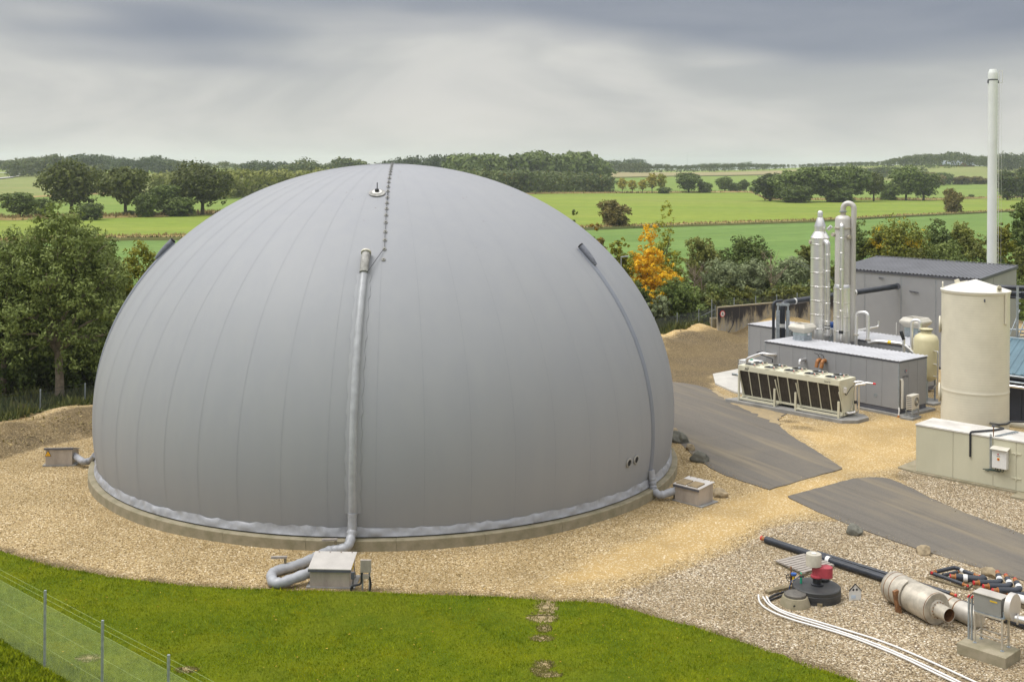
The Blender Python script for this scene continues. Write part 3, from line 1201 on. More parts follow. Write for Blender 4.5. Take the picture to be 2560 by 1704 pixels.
pebbles('gravel', 110000, (2, 22, 28, 51), lambda x, y, r: (np.maximum(poly_mask(x, y, PEBBLE1, 1.2), poly_mask(x, y, PEBBLE2, .8)) > r.uniform(.05, .95, len(x))) & clear_of_road(x, y),
        pebble_mat('pale pebbles', [(0, (0.089, 0.071, 0.052)), (.3, (0.233, 0.175, 0.104)), (.6, (0.356, 0.286, 0.176)), (.85, (0.452, 0.390, 0.265)), (1, (0.582, 0.534, 0.394))]), .0195, 11)
pebbles('gravel', 95000, (-26, 13, 35, 58), lambda x, y, r: (np.maximum(poly_mask(x, y, SAND1, 1.2), poly_mask(x, y, PEBBLE1, 1.0)) < r.uniform(.0, .75, len(x))) & clear_of_road(x, y),
        pebble_mat('tan pebbles', [(0, (0.117, 0.078, 0.031)), (.35, (0.288, 0.195, 0.073)), (.7, (0.384, 0.273, 0.109)), (.9, (0.452, 0.346, 0.166)), (1, (0.548, 0.468, 0.285))]), .019, 12)

def fallen_leaves():
    r = np.random.RandomState(17)
    n = 260
    x = r.uniform(-18, 9, n)
    y = r.uniform(28, 44, n)
    k = (np.abs(x / y) < .47) & (np.hypot(x + 5.55, y - 52.97) > 13.6)
    x, y = x[k], y[k]
    n = len(x)
    z = np.where(poly_mask(x, y, LAWN, .02) > .5, .10, .04)
    a = r.uniform(0, 2 * pi, n)
    q = r.uniform(.02, .045, n)
    c, t = np.cos(a) * q, np.sin(a) * q
    v = np.stack([np.stack([x - c, y - t, z], 1), np.stack([x + t * .6, y - c * .6, z + .012], 1), np.stack([x + c, y + t, z + .004], 1), np.stack([x - t * .6, y + c * .6, z + .012], 1)], 1).reshape(-1, 3)
    me = np_mesh('fallen_leaves', v, np.arange(4 * n).reshape(-1, 4), leaf_material('fallen leaves', (.30, .16, .02), (.62, .42, .06)), False, {'tint': ('FACE', r.uniform(0, 1, n))})
    link(me, 'fallen_leaves', kind='stuff')


fallen_leaves()
M['weed'] = leaf_material('rank weeds', (.045, .065, .016), (.16, .17, .05))
_cx, _cy = [p[0] for p in BANK_CREST], [p[1] for p in BANK_CREST]
weeds('weeds', (-42, -9, 56, 76), lambda x, y: (y - np.interp(x, _cx, _cy) > .9) & (np.hypot(x + 5.55, y - 52.97) > 13.8), 30000, .75, M['weed'], 31)
weeds('weeds', (-42, -15, 48, 64), lambda x, y: (seg_dist(x, y, BANK_CREST) < 3.0) & (np.hypot(x + 5.55, y - 52.97) > 13.8), 2600, .16, M['drytuft'], 33)
weeds('weeds', (4, 22, 88, 108), lambda x, y: (seg_dist(x, y, MOUND + [(19, 97.5), (30, 105)]) > 1.0) & (y - np.interp(x, [4, MOUND[0][0], MOUND[-1][0], 19, 30], [80, MOUND[0][1], MOUND[-1][1], 97.5, 105]) > .8), 16000, .8, M['weed'], 32)

# ================================================================== gas dome
DC = Vector((-5.55, 52.97, 0))
DA, DZ, DH = 13.02, 2.56, 11.0        # half width, height of the widest level, rise above it
ZB = .42


def dome_pt(az, t, off=0.0):
    """az: 0 faces the camera (-Y), positive towards +X.  t: angle above the widest level"""
    r = DA * cos(t)
    nr = Vector((cos(t) / DA, 0, sin(t) / DH)).normalized()
    rr, zz = r + nr.x * off, DZ + DH * sin(t) + nr.z * off
    return DC + Vector((sin(az) * rr, -cos(az) * rr, zz))


T0 = math.asin((ZB - DZ) / DH)
dome = thing('gas_dome', 'huge grey membrane gas storage dome on a concrete ring', 'dome', DC)
rnd = random.Random(5)


M['hood_dark'] = mat('dark grey hose hood', (.13, .14, .17), .45, 0, .2, 5)


def build_dome():
    NG = 48
    rows = 44
    segs = 8
    ts = [T0 + (radians(88.6) - T0) * i / rows for i in range(rows + 1)]
    base = None
    dz = Vector((0, 0, 0))
    vs_, fs, nrm = [], [], []
    w = 2 * pi / NG
    for i, t in enumerate(ts):
        for j in range(segs + 1):
            a = -w / 2 + w * j / segs
            if j == segs:
                a += .0013          # welded overlap, a finger wider than the gore
            # each gore bulges a little between its welds
            off = .003 * sin(pi * min(1, j / segs)) * cos(t) + (.002 if j == segs else 0)
            p = dome_pt(a, t, off) - DC
            vs_.append(p)
            sl = .003 * cos(pi * j / segs) * pi / w / DA * cos(t)
            e = Vector((cos(a), sin(a), 0))
            n0 = Vector((sin(a) * cos(t) / DA, -cos(a) * cos(t) / DA, sin(t) / DH)).normalized()
            nrm.append((n0 - e * sl).normalized())
    for i in range(rows):
        for j in range(segs):
            k = i * (segs + 1) + j
            fs.append((k, k + 1, k + segs + 2, k + segs + 1))
    me = bpy.data.meshes.new('membrane_gore')
    me.from_pydata(vs_, [], fs)
    me.materials.append(M['membrane'])
    for p in me.polygons:
        p.use_smooth = True
    me.normals_split_custom_set_from_vertices(nrm)
    wv, wf = [], []
    for i, t in enumerate(ts[:-2]):
        for da in (-.016, .016):
            wv.append(dome_pt(w / 2 + da / (DA * cos(t)) * max(.45, cos(t)), t, .004) - DC)
    for i in range(len(ts) - 3):
        wf.append((2 * i, 2 * i + 1, 2 * i + 3, 2 * i + 2))
    wm = bpy.data.meshes.new('weld_strip')
    wm.from_pydata(wv, [], wf)
    wm.materials.append(M['weld'])
    for p in wm.polygons:
        p.use_smooth = True
    for g in range(NG):
        o = link(me, 'membrane_gore', dome)
        o.rotation_euler = (0, 0, w * g)
        link(wm, 'weld_strip', o)
    # crown cap over the meeting gores
    cap = MB()
    prof = [(DA * cos(t) + .01, DZ + DH * sin(t) + .02) for t in [radians(86.5 + .5 * k) for k in range(7)]]
    cap.lathe(prof + [(.01, DZ + DH + .02)], 40, cap=False)
    cap.build('crown_cap', M['membrane'], dome, True)
    # loose wrinkled apron round the foot
    n = 900
    r = np.random.RandomState(3)

    def loop_noise(k, amp):
        c = r.uniform(-1, 1, k)
        return amp * np.interp(np.linspace(0, k, n, endpoint=False), np.arange(k + 1), np.append(c, c[0]))
    wr = loop_noise(430, .05) + loop_noise(210, .035)
    top = loop_noise(48, .025) + loop_noise(300, .05)
    v, f = [], []
    for k in range(n):
        a = 2 * pi * k / n
        for q, (fr, zz) in enumerate(((.008, .31 + top[k]), (.045 + wr[k] * .8, .26 + top[k] * .6), (.09 + wr[k] * 1.2, .16 + top[k] * .2), (.13 + wr[k] * .6, .07), (.16, .012))):
            z = ZB + max(zz, .01)
            rr = DA * sqrt(max(0, 1 - ((z - DZ) / DH) ** 2)) + fr
            v.append((sin(a) * rr, -cos(a) * rr, z))
    for k in range(n):
        k2 = (k + 1) % n
        for q in range(4):
            f.append((5 * k + q, 5 * k + q + 1, 5 * k2 + q + 1, 5 * k2 + q))
    me = np_mesh('apron', v, f, M['skirt'], True)
    link(me, 'apron', dome)
    # cast concrete ring in sections
    NS = 26
    s = MB()
    ri, ro, zt = 12.50, 13.18, .38
    m = 9
    wa = 2 * pi / NS * .9972
    prof = [(ri, -.2), (ro, -.2), (ro, zt - .03), (ro - .03, zt), (ri, zt)]
    vs_, fs = [], []
    for k in range(m):
        a = -wa / 2 + wa * k / (m - 1)
        for rr, zz in prof:
            vs_.append((sin(a) * rr, -cos(a) * rr, zz))
    L = len(prof)
    for k in range(m - 1):
        for q in range(L):
            q2 = (q + 1) % L
            fs.append((k * L + q, k * L + q2, (k + 1) * L + q2, (k + 1) * L + q))
    fs += [tuple(range(L))[::-1], tuple((m - 1) * L + q for q in range(L))]
    ref = MB().add(vs_, fs).build('ring_section', M['concrete'], dome)
    for g in range(1, NS):
        o = link(ref.data, 'ring_section', dome)
        o.rotation_euler = (0, 0, 2 * pi / NS * g)
    # air sleeves along three meridians
    for az, t1, tstart, cap_t in ((radians(.2), radians(42.7), T0 + radians(4.4), radians(38.3)), (radians(60.8), radians(42.4), T0 + radians(3.6), radians(37.6)), (radians(-78), radians(42), T0 + radians(4), radians(37))):
        front = abs(az) < .1
        path = []
        for k in range(60):
            t = tstart + (t1 - tstart) * k / 59
            path.append(dome_pt(az, t, .085 if front else -.035) - DC)
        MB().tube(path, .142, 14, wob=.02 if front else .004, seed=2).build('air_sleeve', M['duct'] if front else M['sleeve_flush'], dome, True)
        if front:
            # fabric skirts that hold the sleeve to the skin
            fl = MB()
            for sgn in (-1, 1):
                vs_, fs = [], []
                for k in range(50):
                    t = tstart + (cap_t - tstart) * k / 49
                    jw = .28 + .03 * sin(k * 1.3) + .02 * sin(k * 2.9)
                    for q, (w_, of) in enumerate(((.09, .11), (.17, .040), (jw, .020))):
                        vs_.append(dome_pt(az + sgn * w_ / (DA * cos(t)), t, of) - DC)
                for k in range(49):
                    for q in range(2):
                        fs.append((3 * k + q, 3 * k + q + 1, 3 * k + q + 4, 3 * k + q + 3))
                fl.add(vs_, fs)
            fl.build('sleeve_flap', M['membrane'], dome, True)
        path = [dome_pt(az, cap_t + (t1 - cap_t) * k / 8, .13 + .05 * (k / 8 if not front else sin(pi * k / 8))) - DC for k in range(9)]
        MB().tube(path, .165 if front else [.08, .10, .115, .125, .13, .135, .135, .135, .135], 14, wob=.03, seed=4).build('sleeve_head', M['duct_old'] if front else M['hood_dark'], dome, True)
        c0 = dome_pt(az, t1 + radians(.15), .15 if front else .18) - DC
        tv = (dome_pt(az, t1 + .01) - dome_pt(az, t1)).normalized()
        rim = MB()
        rim.tube([c0 - tv * .03, c0 + tv * .04], .20 if front else .125, 20)
        rim.build('sleeve_flange', M['cream_lt'] if front else M['dark'], dome, True)
    # relief valve on the front slope below the crown
    az_v, t_v = radians(.1), radians(62.4)
    q = dome_pt(az_v, t_v) - DC
    nv = (dome_pt(az_v, t_v, 1) - DC - q).normalized()
    rot = nv.to_track_quat('Z', 'Y').to_euler()
    o = MB().lathe([(.34, .0), (.34, .03), (.26, .045), (.05, .05)], 32).build('valve_collar', M['duct_old'], dome, True)
    o.location, o.rotation_euler = q + nv * .02, rot
    o = MB().lathe([(.21, .05), (.20, .08), (.02, .085)], 26).build('valve_plate', M['white_pl'], dome, True)
    o.location, o.rotation_euler = q + nv * .02, rot
    o = MB().lathe([(.09, .08), (.09, .16), (.06, .2), (.01, .2)], 20).build('valve_body', M['black'], dome, True)
    o.location, o.rotation_euler = q + nv * .02, rot
    o = MB().tube([(0, 0, .15), (0, 0, .46)], .02, 8).build('valve_rod', M['black'], dome)
    o.location = q
    # lightning cable over the crown held by clips
    ts_ = [44.4, 46.8, 49.1, 51.9, 54.2, 56.4, 58.5, 60.7, 63.3, 65.5, 67.9, 70.3, 73.0, 75.1, 77.5, 80.0, 83.0, 86.5]
    clips = [(radians(4.2 + max(0, t - 68) * .06), radians(t)) for t in ts_]
    path = [dome_pt(radians(1.0), radians(38.2), .2) - DC] + [dome_pt(a_, t_, .07) - DC for a_, t_ in clips]
    MB().tube(path, .013, 6).build('cable', M['black'], dome)
    br = [q + nv * .08 + Vector((.45, 0, 0)), path[7]]
    MB().tube(br, .014, 6).build('cable', M['black'], dome)
    first = None
    for a_, t_ in clips + [(radians(4.1), radians(41.8))]:
        p = dome_pt(a_, t_) - DC
        nn = (dome_pt(a_, t_, 1) - DC - p).normalized()
        if first is None:
            first = MB().lathe([(.08, 0), (.08, .02), (.035, .03), (.035, .075), (.012, .08)], 14).build('cable_clip', M['duct_old'], dome, True)
            o = first
        else:
            o = link(first.data, 'cable_clip', dome)
        o.location, o.rotation_euler = p + nn * .015, nn.to_track_quat('Z', 'Y').to_euler()
    # two round sight glasses low on the front
    for sx, sy in ((1571, 1156), (1589, 1148)):
        # solve on the ellipsoid
        rr = ray(sx, sy)
        dv = Vector(rr)
        og = Vector((0, 0, H)) - DC - Vector((0, 0, DZ))
        s_ = Vector((1 / DA, 1 / DA, 1 / DH))
        D2 = Vector([dv[i] * s_[i] for i in range(3)])
        O2 = Vector([og[i] * s_[i] for i in range(3)])
        A_, B_, C_ = D2.dot(D2), 2 * D2.dot(O2), O2.dot(O2) - 1
        t = (-B_ - sqrt(max(0, B_ * B_ - 4 * A_ * C_))) / (2 * A_)
        p = Vector((0, 0, H)) + dv * t - DC
        nn = Vector((p.x / DA ** 2, p.y / DA ** 2, (p.z - DZ) / DH ** 2)).normalized()
        e = nn.to_track_quat('Z', 'Y').to_euler()
        o = MB().lathe([(.19, 0), (.19, .03), (.15, .05), (.13, .05), (.13, .01)], 22, cap=False).build('porthole_rim', M['duct_old'], dome, True)
        o.location, o.rotation_euler = p + nn * .01, e
        g = MB().lathe([(.135, .0), (.135, .025), (.001, .025)], 22).build('porthole_glass', M['dark'], dome, True)
        g.location, g.rotation_euler = p + nn * .01, e


build_dome()


# ------------------------------------------------------------------ blower boxes and hoses
def hose(name, label, pts, r, m, ra=.5, seed=1, group='grey fabric air hoses'):
    c = route(pts, ra, 8)
    # refine and crumple
    fine_ = []
    for a, b in zip(c[:-1], c[1:]):
        k = max(1, int((b - a).length / .10))
        fine_ += [a.lerp(b, i / k) for i in range(k)]
    fine_.append(c[-1])
    rg = random.Random(seed)
    rs = [r * (1 + .07 * sin(i * 1.7 + rg.random()) + rg.uniform(-.05, .05)) for i in range(len(fine_))]
    o = MB().tube(fine_, rs, 14, wob=.035, seed=seed).build(name, m, None, True)
    return tag(o, label, 'hose', group)


def blower_box(label, loc, rz, w, d, hf, hb, lid='slope', group='blower boxes round the dome'):
    t = thing('blower_box', label, 'box', loc, rz, group)
    MB().box(-w / 2 - .12, w / 2 + .16, -d / 2 - .02, d / 2 + .15, -.06, .05).build('base_slab', M['concrete_grey'], t, bevel=.01)
    b = MB()
    b.hull8([(-w / 2, -d / 2, .05), (w / 2, -d / 2, .05), (w / 2, d / 2, .05), (-w / 2, d / 2, .05),
             (-w / 2, -d / 2, hf), (w / 2, -d / 2, hf), (w / 2, d / 2, hb), (-w / 2, d / 2, hb)])
    b.build('housing', M['boxsteel'], t, bevel=.012)
    l_ = MB()
    e, th = .05, .04
    for z0 in (0,):
        l_.hull8([(-w / 2 - e, -d / 2 - e, hf + .005), (w / 2 + e, -d / 2 - e, hf + .005), (w / 2 + e, d / 2 + e, hb + .005), (-w / 2 - e, d / 2 + e, hb + .005),
                  (-w / 2 - e, -d / 2 - e, hf + th), (w / 2 + e, -d / 2 - e, hf + th), (w / 2 + e, d / 2 + e, hb + th), (-w / 2 - e, d / 2 + e, hb + th)])
    lo = l_.build('lid', M['lidsteel'], t, bevel=.008)
    MB().box(-w / 2 - e, w / 2 + e, -d / 2 - e - .006, -d / 2 - e + .004, hf - .07, hf + .004).build('lid_lip', M['panel_dark'], t)
    bolt = MB()
    for i in range(4):
        for yy, zz in ((-d / 2 + .03, hf + th), (d / 2 - .03, hb + th)):
            bolt.lathe([(.018, 0), (.018, .012), (.002, .014)], 8, (-w / 2 + .1 + (w - .2) * i / 3, yy, zz))
    bolt.build('lid_bolts', M['rusty'], lo)
    return t


fb0, fb1 = P(714, 1352), P(806, 1354)
fw = (fb1 - fb0).length
fc = (fb0 + fb1) / 2
fd = .98
frontbox = blower_box('pale lidded steel blower box at the lawn edge before the dome', (fc.x, fc.y + fd / 2, .0), atan2(fb1.y - fb0.y, fb1.x - fb0.x), fw, fd, .60, .80)
o = MB().box(fw / 2 + .002, fw / 2 + .012, -.1, .2, .45, .66).build('warning_sticker', M['yellow'], frontbox)
o = MB().lathe([(.16, 0), (.17, .04), (.15, .08)], 16, axis='x').build('hose_socket', M['black'], frontbox, True)
o.location = (-fw / 2 - .08, 0, .36)

rb = [P(1553, 1152), P(1588, 1161), P(1630, 1142)]
rc = P(1571, 1157)
rbz = atan2(rb[1].y - rb[0].y, rb[1].x - rb[0].x)
rw, rd = 1.18, .98
ux, uy = Vector((cos(rbz), sin(rbz), 0)), Vector((-sin(rbz), cos(rbz), 0))
a_ = P(1552, 1152)
cc = a_ + ux * rw / 2 + uy * rd / 2
rightbox = blower_box('steel blower box with two brown hatches on its white lid', (cc.x, cc.y, 0), rbz, rw, rd, .68, .78)
for k in (-1, 1):
    h_ = MB()
    x0 = k * .28 - .04
    h_.hull8([(x0 - .24, -.46, .70), (x0 + .24, -.46, .70), (x0 + .24, .08, .76), (x0 - .24, .08, .76), (x0 - .24, -.46, .765), (x0 + .24, -.46, .765), (x0 + .24, .08, .825), (x0 - .24, .08, .825)])
    h_.build('hatch', M['brownlid'], rightbox, bevel=.01)
MB().box(-rw / 2 - .10, -rw / 2 - .02, -.28, -.12, 0, .66).build('post', M['black'], rightbox)
MB().box(-rw / 2 - .26, -rw / 2 - .18, -.22, -.06, 0, .56).build('post', M['black'], rightbox)

lb0, lb1 = P(102, 1072), P(164, 1071)
lw = (lb1 - lb0).length
lc = (lb0 + lb1) / 2
leftbox = blower_box('steel blower box with a yellow warning triangle by the earth bank', (lc.x, lc.y + .5, 0), atan2(lb1.y - lb0.y, lb1.x - lb0.x), lw, 1.0, .80, .50)
tri = MB()
tri.add([(-.62, -.512, .44), (-.32, -.512, .44), (-.47, -.512, .71)], [(0, 1, 2)])
tri.build('warning_sign', M['black'], leftbox)
tri = MB()
tri.add([(-.59, -.516, .457), (-.35, -.516, .457), (-.47, -.516, .675)], [(0, 1, 2)])
s_ = tri.build('sign_face', M['amber'], leftbox)
text_mesh('EX', .075, M['black'], 'sign_letters', s_, (-.47, -.518, .515), (radians(90), 0, 0), .001)

az0 = radians(.2)
pb = dome_pt(az0, T0 + radians(4.4), .085)
hose('air_hose', 'grey fabric hose looping from the dome foot to the lidded steel box',
     [pb + Vector((0, -.02, .05)), dome_pt(az0, T0 + radians(1.5), .16) + Vector((0, -.10, 0)), (pb.x - .05, 39.45, .25), (P(760, 1265, .17).x, P(760, 1265, .17).y, .17), (P(690, 1298, .17).x, P(690, 1298, .17).y, .17),
      (P(612, 1330, .17).x, P(612, 1322, .17).y + .25, .17), (P(630, 1348, .17).x, P(640, 1345, .17).y - .05, .17), (fc.x - fw / 2 - .02, fc.y + fd / 2, .36)], .165, M['duct'], .45, 1)
sleeve2 = dome_pt(radians(60.8), T0 + radians(3.6), .03)
cpos = rightbox.matrix_basis @ Vector((-rw / 2, -.3, .42))
hose('air_hose', 'crumpled blue grey hose from the dome to the box with brown hatches',
     [sleeve2, dome_pt(radians(60.8), T0 + radians(1.5), .20), (P(1503, 1128, .3).x, P(1503, 1128, .3).y, .30), (P(1518, 1140, .2).x, P(1518, 1140, .2).y, .2), cpos], .15, M['skirt'], .35, 2)
sleeve3 = dome_pt(radians(-81), T0 + radians(4), .05)
hose('air_hose', 'short crumpled hose beside the box with the warning triangle',
     [P(220, 1046, .7), P(208, 1060, .25), P(192, 1062, .28), Vector((lc.x + lw / 2 + .02, lc.y + .35, .38))], .14, M['skirt'], .3, 3)


# T shaped timber brackets over the front hose
for (x, y), lab in (((772, 1276), 'wooden T bracket holding the hose near the dome foot'), ((656, 1318), 'wooden T bracket holding the hose at its loop')):
    b0 = P(x, y)
    t = thing('hose_bracket', lab, 'bracket', b0, .1, 'wooden hose brackets')
    MB().box(-.04, .04, -.05, .05, -.1, .50).build('post', M['plank'], t, bevel=.006)
    MB().box(-.46, .06, -.05, .05, .502, .57).build('crossbar', M['timber'], t, bevel=.006)


def junction():
    b0 = P(842, 1356)
    t = thing('junction_box', 'grey electrical cabinet on two posts right of the lidded box', 'cabinet', b0)
    s = .0105
    for x in (-.11, .11):
        MB().box(x - .025, x + .025, -.02, .02, -.1, .95).build('post', M['galv'], t)
    MB().box(-.17, .17, -.12, -.022, .58, .98).build('cabinet', M['boxsteel'], t, bevel=.01)
    MB().box(-.10, .11, -.11, -.03, .38, .52).build('small_cabinet', M['boxsteel'], t, bevel=.01)
    MB().tube(route([(-.13, -.1, .58), (-.13, -.1, .22), (-.45, -.08, .15), (-.47, -.08, -.05)], .1), .035, 8).build('conduit', M['black'], t, True)
    MB().tube(route([(.13, -.1, .45), (.17, -.1, .2), (.12, -.1, -.05)], .1), .03, 8).build('conduit', M['black'], t, True)
    b1 = P(812, 1356)
    t2 = thing('isolator_switch', 'small switch on a short post close to the lidded box', 'switch', b1)
    MB().box(-.015, .015, -.015, .015, -.1, .45).build('post', M['black'], t2)
    MB().box(-.06, .06, -.09, -.016, .36, .58).build('housing', M['panel_dark'], t2, bevel=.008)
    c = bpy.data.objects
    t3 = MB().tube(route([(fb1.x + .05, fb1.y + .35, .62), (fb1.x + .15, fb1.y + .3, .25), (b1.x, b1.y - .05, .42)], .2), .012, 6).build('power_cable', M['black'], None, True)
    tag(t3, 'thin black cable sagging from the lidded box to the small switch', 'cable')


junction()


# ------------------------------------------------------------------ boulders
def boulder(x, y, sx, sy, sz, m, label, seed, cuts=0):
    r = random.Random(seed)
    me = bpy.data.meshes.new('boulder')
    import bmesh
    bm = bmesh.new()
    bmesh.ops.create_icosphere(bm, subdivisions=4, radius=1)
    pl = [(Vector((r.uniform(-1, 1), r.uniform(-1, 1), r.uniform(-.5, 1))).normalized(), r.uniform(.55, .85)) for _ in range(9)]
    from mathutils import noise as nz
    for v in bm.verts:
        for n_, d_ in pl:
            k = v.co.dot(n_) - d_
            if k > 0:
                v.co -= n_ * k * .9
        v.co += v.normal * (nz.noise(v.co * 2.2 + Vector((seed, 0, 0))) * .10 + nz.noise(v.co * 7 + Vector((seed, 3, 0))) * .03)
        v.co = Vector((v.co.x * sx, v.co.y * sy, v.co.z * sz))
    bm.to_mesh(me)
    bm.free()
    me.materials.append(m)
    for p in me.polygons:
        p.use_smooth = True
    p0 = P(x, y)
    o = link(me, 'boulder')
    o.location = (p0.x, p0.y + sy * .6, sz * .52)
    o.rotation_euler = (0, 0, r.uniform(0, 3))
    return tag(o, label, 'rock', 'stones lying by the road')


boulder(1562, 1019, .42, .38, .40, M['stone'], 'brown grey boulder half behind the dome edge', 1)
boulder(1574, 1020, .30, .30, .34, M['stone'], 'boulder beside the half hidden one at the dome edge', 8)
boulder(1552, 1006, .30, .3, .34, M['stone_tan'], 'pale boulder mostly hidden behind the dome edge', 9)
boulder(1588, 1037, .28, .22, .22, M['stone_tan'], 'small brown stone between the boulders beside the dome', 2)
boulder(1611, 1063, .50, .36, .34, M['stone'], 'greenish grey boulder lying at the asphalt edge', 3)
boulder(1655, 1144, .42, .30, .24, M['stone_tan'], 'tan stone right of the box with brown hatches', 4)
boulder(1970, 1231, .36, .30, .26, M['stone'], 'grey squared stone at the edge of the nearer road', 5)
boulder(2127, 1276, .34, .26, .22, M['stone_tan'], 'pale stone on gravel along the nearer road', 6)
boulder(2288, 1330, .40, .28, .20, M['stone_tan'], 'tan stone behind the stacked pipe bends', 7)

# ================================================================== plant on the right
def dirz(x, y):
    return atan2(y, x)


def corrugated(name, x0, x1, y0, y1, z0, z1, pitch, h, m, parent, th=.03, along='y'):
    """profiled sheet, ribs running along y; z0 at y0, z1 at y1"""
    n = int(round((x1 - x0) / pitch))
    prof = []
    for i in range(n):
        a = x0 + (x1 - x0) * i / n
        w = (x1 - x0) / n
        prof += [(a, 0), (a + w * .55, 0), (a + w * .66, h), (a + w * .89, h)]
    prof.append((x1, 0))
    v, f = [], []
    for x, z in prof:
        v += [(x, y0, z0 + z), (x, y1, z1 + z), (x, y0, z0 - th), (x, y1, z1 - th)]
    for i in range(len(prof) - 1):
        a, b = 4 * i, 4 * i + 4
        f += [(a, b, b + 1, a + 1), (a + 2, a + 3, b + 3, b + 2), (a, a + 2, b + 2, b), (a + 1, b + 1, b + 3, a + 3)]
    f += [(0, 1, 3, 2), (len(v) - 4, len(v) - 2, len(v) - 1, len(v) - 3)]
    return MB().add(v, f).build(name, m, parent)


def panels(n, x0, x1, y, z0, z1, m, parent, name='wall_panel', gap=.012, th=.05, axis='x'):
    w = (x1 - x0) / n
    ref = None
    for i in range(n):
        a, b = x0 + w * i + gap / 2, x0 + w * (i + 1) - gap / 2
        if ref is None:
            mb = MB()
            if axis == 'x':
                mb.box(0, b - a, 0, th, z0, z1)
            else:
                mb.box(0, th, 0, b - a, z0, z1)
            ref = mb.build(name, m, parent, bevel=.004)
            o = ref
        else:
            o = ref.copy()
            col.objects.link(o)
        o.location = (a, y, 0) if axis == 'x' else (y, a, 0)


AX = Vector((.63, -.777, 0))
BX = Vector((.777, .63, 0))
RZ = dirz(.63, -.777)


def container(label, o, L, W, z0, zt, nf, ns):
    """origin at the near right foot; x runs left (negative), y to the back"""
    t = thing('plant_container', label, 'container', o, RZ, 'grey plant containers')
    MB().box(-L + .03, -.03, .06, W - .03, z0 + .22, zt - .1).build('core', M['panel_dark'], t)
    panels(nf, -L + .06, -.06, 0, z0 + .24, zt - .13, M['panel_grey'], t)
    panels(nf, -L + .06, -.06, W - .05, z0 + .24, zt - .13, M['panel_grey'], t)
    panels(ns, .06, W - .06, -.05, z0 + .24, zt - .13, M['panel_grey'], t, axis='y')
    panels(ns, .06, W - .06, -L, z0 + .24, zt - .13, M['panel_grey'], t, axis='y')
    for x, y in ((-L - .006, -.006), (-.064, -.006), (-.064, W - .064), (-L - .006, W - .064)):
        MB().box(x, x + .07, y, y + .07, z0 + .23, zt - .12).build('corner_trim', M['galv'], t)
    MB().box(-L + .02, -.02, .02, W - .02, z0, z0 + .22).build('base_frame', M['panel_dark'], t, bevel=.01)
    MB().box(-L - .02, .02, -.02, W + .02, zt - .12, zt - .035).build('eave_trim', M['panel_dark'], t)
    corrugated('roof', -L - .05, .05, -.05, W + .05, zt - .015, zt + .01, .26, .03, M['roof_pale'], t, .018)
    return t


O1 = Vector((21.15, 62.14, 0))
frontc = container('front grey container with a low pale roof behind the cooler', O1, 9.1, 2.74, .15, 3.04, 9, 3)
O2 = O1 + Vector((0, 0, 0))
RC = Vector((15.98, 76.83, 0)) + AX * 12.0
rearc = container('longer grey container at the back beyond the two steel columns', RC, 12.0, 3.0, .15, 3.04, 12, 3)


def loc1(x, y, z=0):
    return O1 + AX * x + BX * y + Vector((0, 0, z))


# details on the front container
def disc_on(name, x, z, r, m, parent, y=-.012):
    o = MB().lathe([(r, 0), (r, .02), (.001, .02)], 20, axis='y').build(name, m, parent, True)
    o.location = (x, y, z)
    return o


disc_on('vent_disc', -1.45, .95, .10, M['galv'], frontc, -.015)
lg = MB()
ring = [(.10 * cos(a) + .0, .10 * sin(a)) for a in [radians(50 + 260 * i / 18) for i in range(19)]]
ring2 = [(.085 * cos(a) + .045, .085 * sin(a) + .01) for a in [radians(300 - 220 * i / 18) for i in range(19)]]
pts = [(.008, y, z) for y, z in ring] + [(.008, y, z) for y, z in ring2]
lg.add(pts, [(i, i + 1, 19 + 17 - i, 19 + 18 - i) for i in range(18)])
o = lg.build('logo_mark', M['door_blue'], frontc)
o.location = (.0, .62, 2.42)
text_mesh('WITTELL', .16, M['panel_dark'], 'logo_letters', frontc, (.008, .62, 2.12), (radians(90), 0, radians(90)))
o = MB().lathe([(.035, 0), (.035, .004), (.001, .004)], 12, axis='x').build('logo_dot', M['redcap'], frontc)
o.location = (.004, .70, 2.44)
MB().tube([(.09, .17, .45), (.09, .17, 1.92), (.06, .17, 2.0), (.0, .17, 2.0)], .075, 12).build('conduit_duct', M['cream_lt'], frontc, True)
MB().tube(route([(.0, .0, .50), (.06, -.06, .34), (.05, -.10, .06)], .1), .04, 8).build('drain_pipe', M['white_pl'], frontc, True)
MB().lathe([(.07, 0), (.07, .12)], 12, (.05, -.10, -.02)).build('drain_collar', M['orange'], frontc, True)
MB().box(.02, .06, .20, .26, 1.02, 1.2).build('door_handle', M['stainless'], frontc)
pl = MB().prism([(-9.5, -.12), (.35, -.12), (.35, 3.1), (-9.5, 3.1)], -.1, .145).build('plinth', M['concrete_grey'], frontc, bevel=.02)


# orange valves on the wall
def wall_valve(x, label):
    t = thing('wall_valve', label, 'valve', loc1(x, 0, 0), RZ, 'orange brown valves on the container wall')
    MB().tube(route([(0, 0, 2.62), (0, -.30, 2.62), (0, -.42, 2.22)], .2), .11, 14).build('bend', M['copper'], t, True)
    MB().lathe([(.16, -.03), (.16, 0)], 16, (0, 0, 2.62), 'y').build('flange', M['galv'], t, True)
    MB().tube([(0, -.10, 2.70), (-.10, -.12, 2.92), (-.34, -.14, 2.98)], .02, 6).build('lever', M['black'], t)


def on_wall(px, py):
    """local position on the front container's front wall seen at pixel px, py"""
    r = ray(px, py)
    nrm_ = BX
    t = (O1.dot(nrm_)) / Vector((r[0], r[1], 0)).dot(nrm_)
    p = Vector((r[0] * t, t, H + r[2] * t))
    return (p - O1).dot(AX), p.z


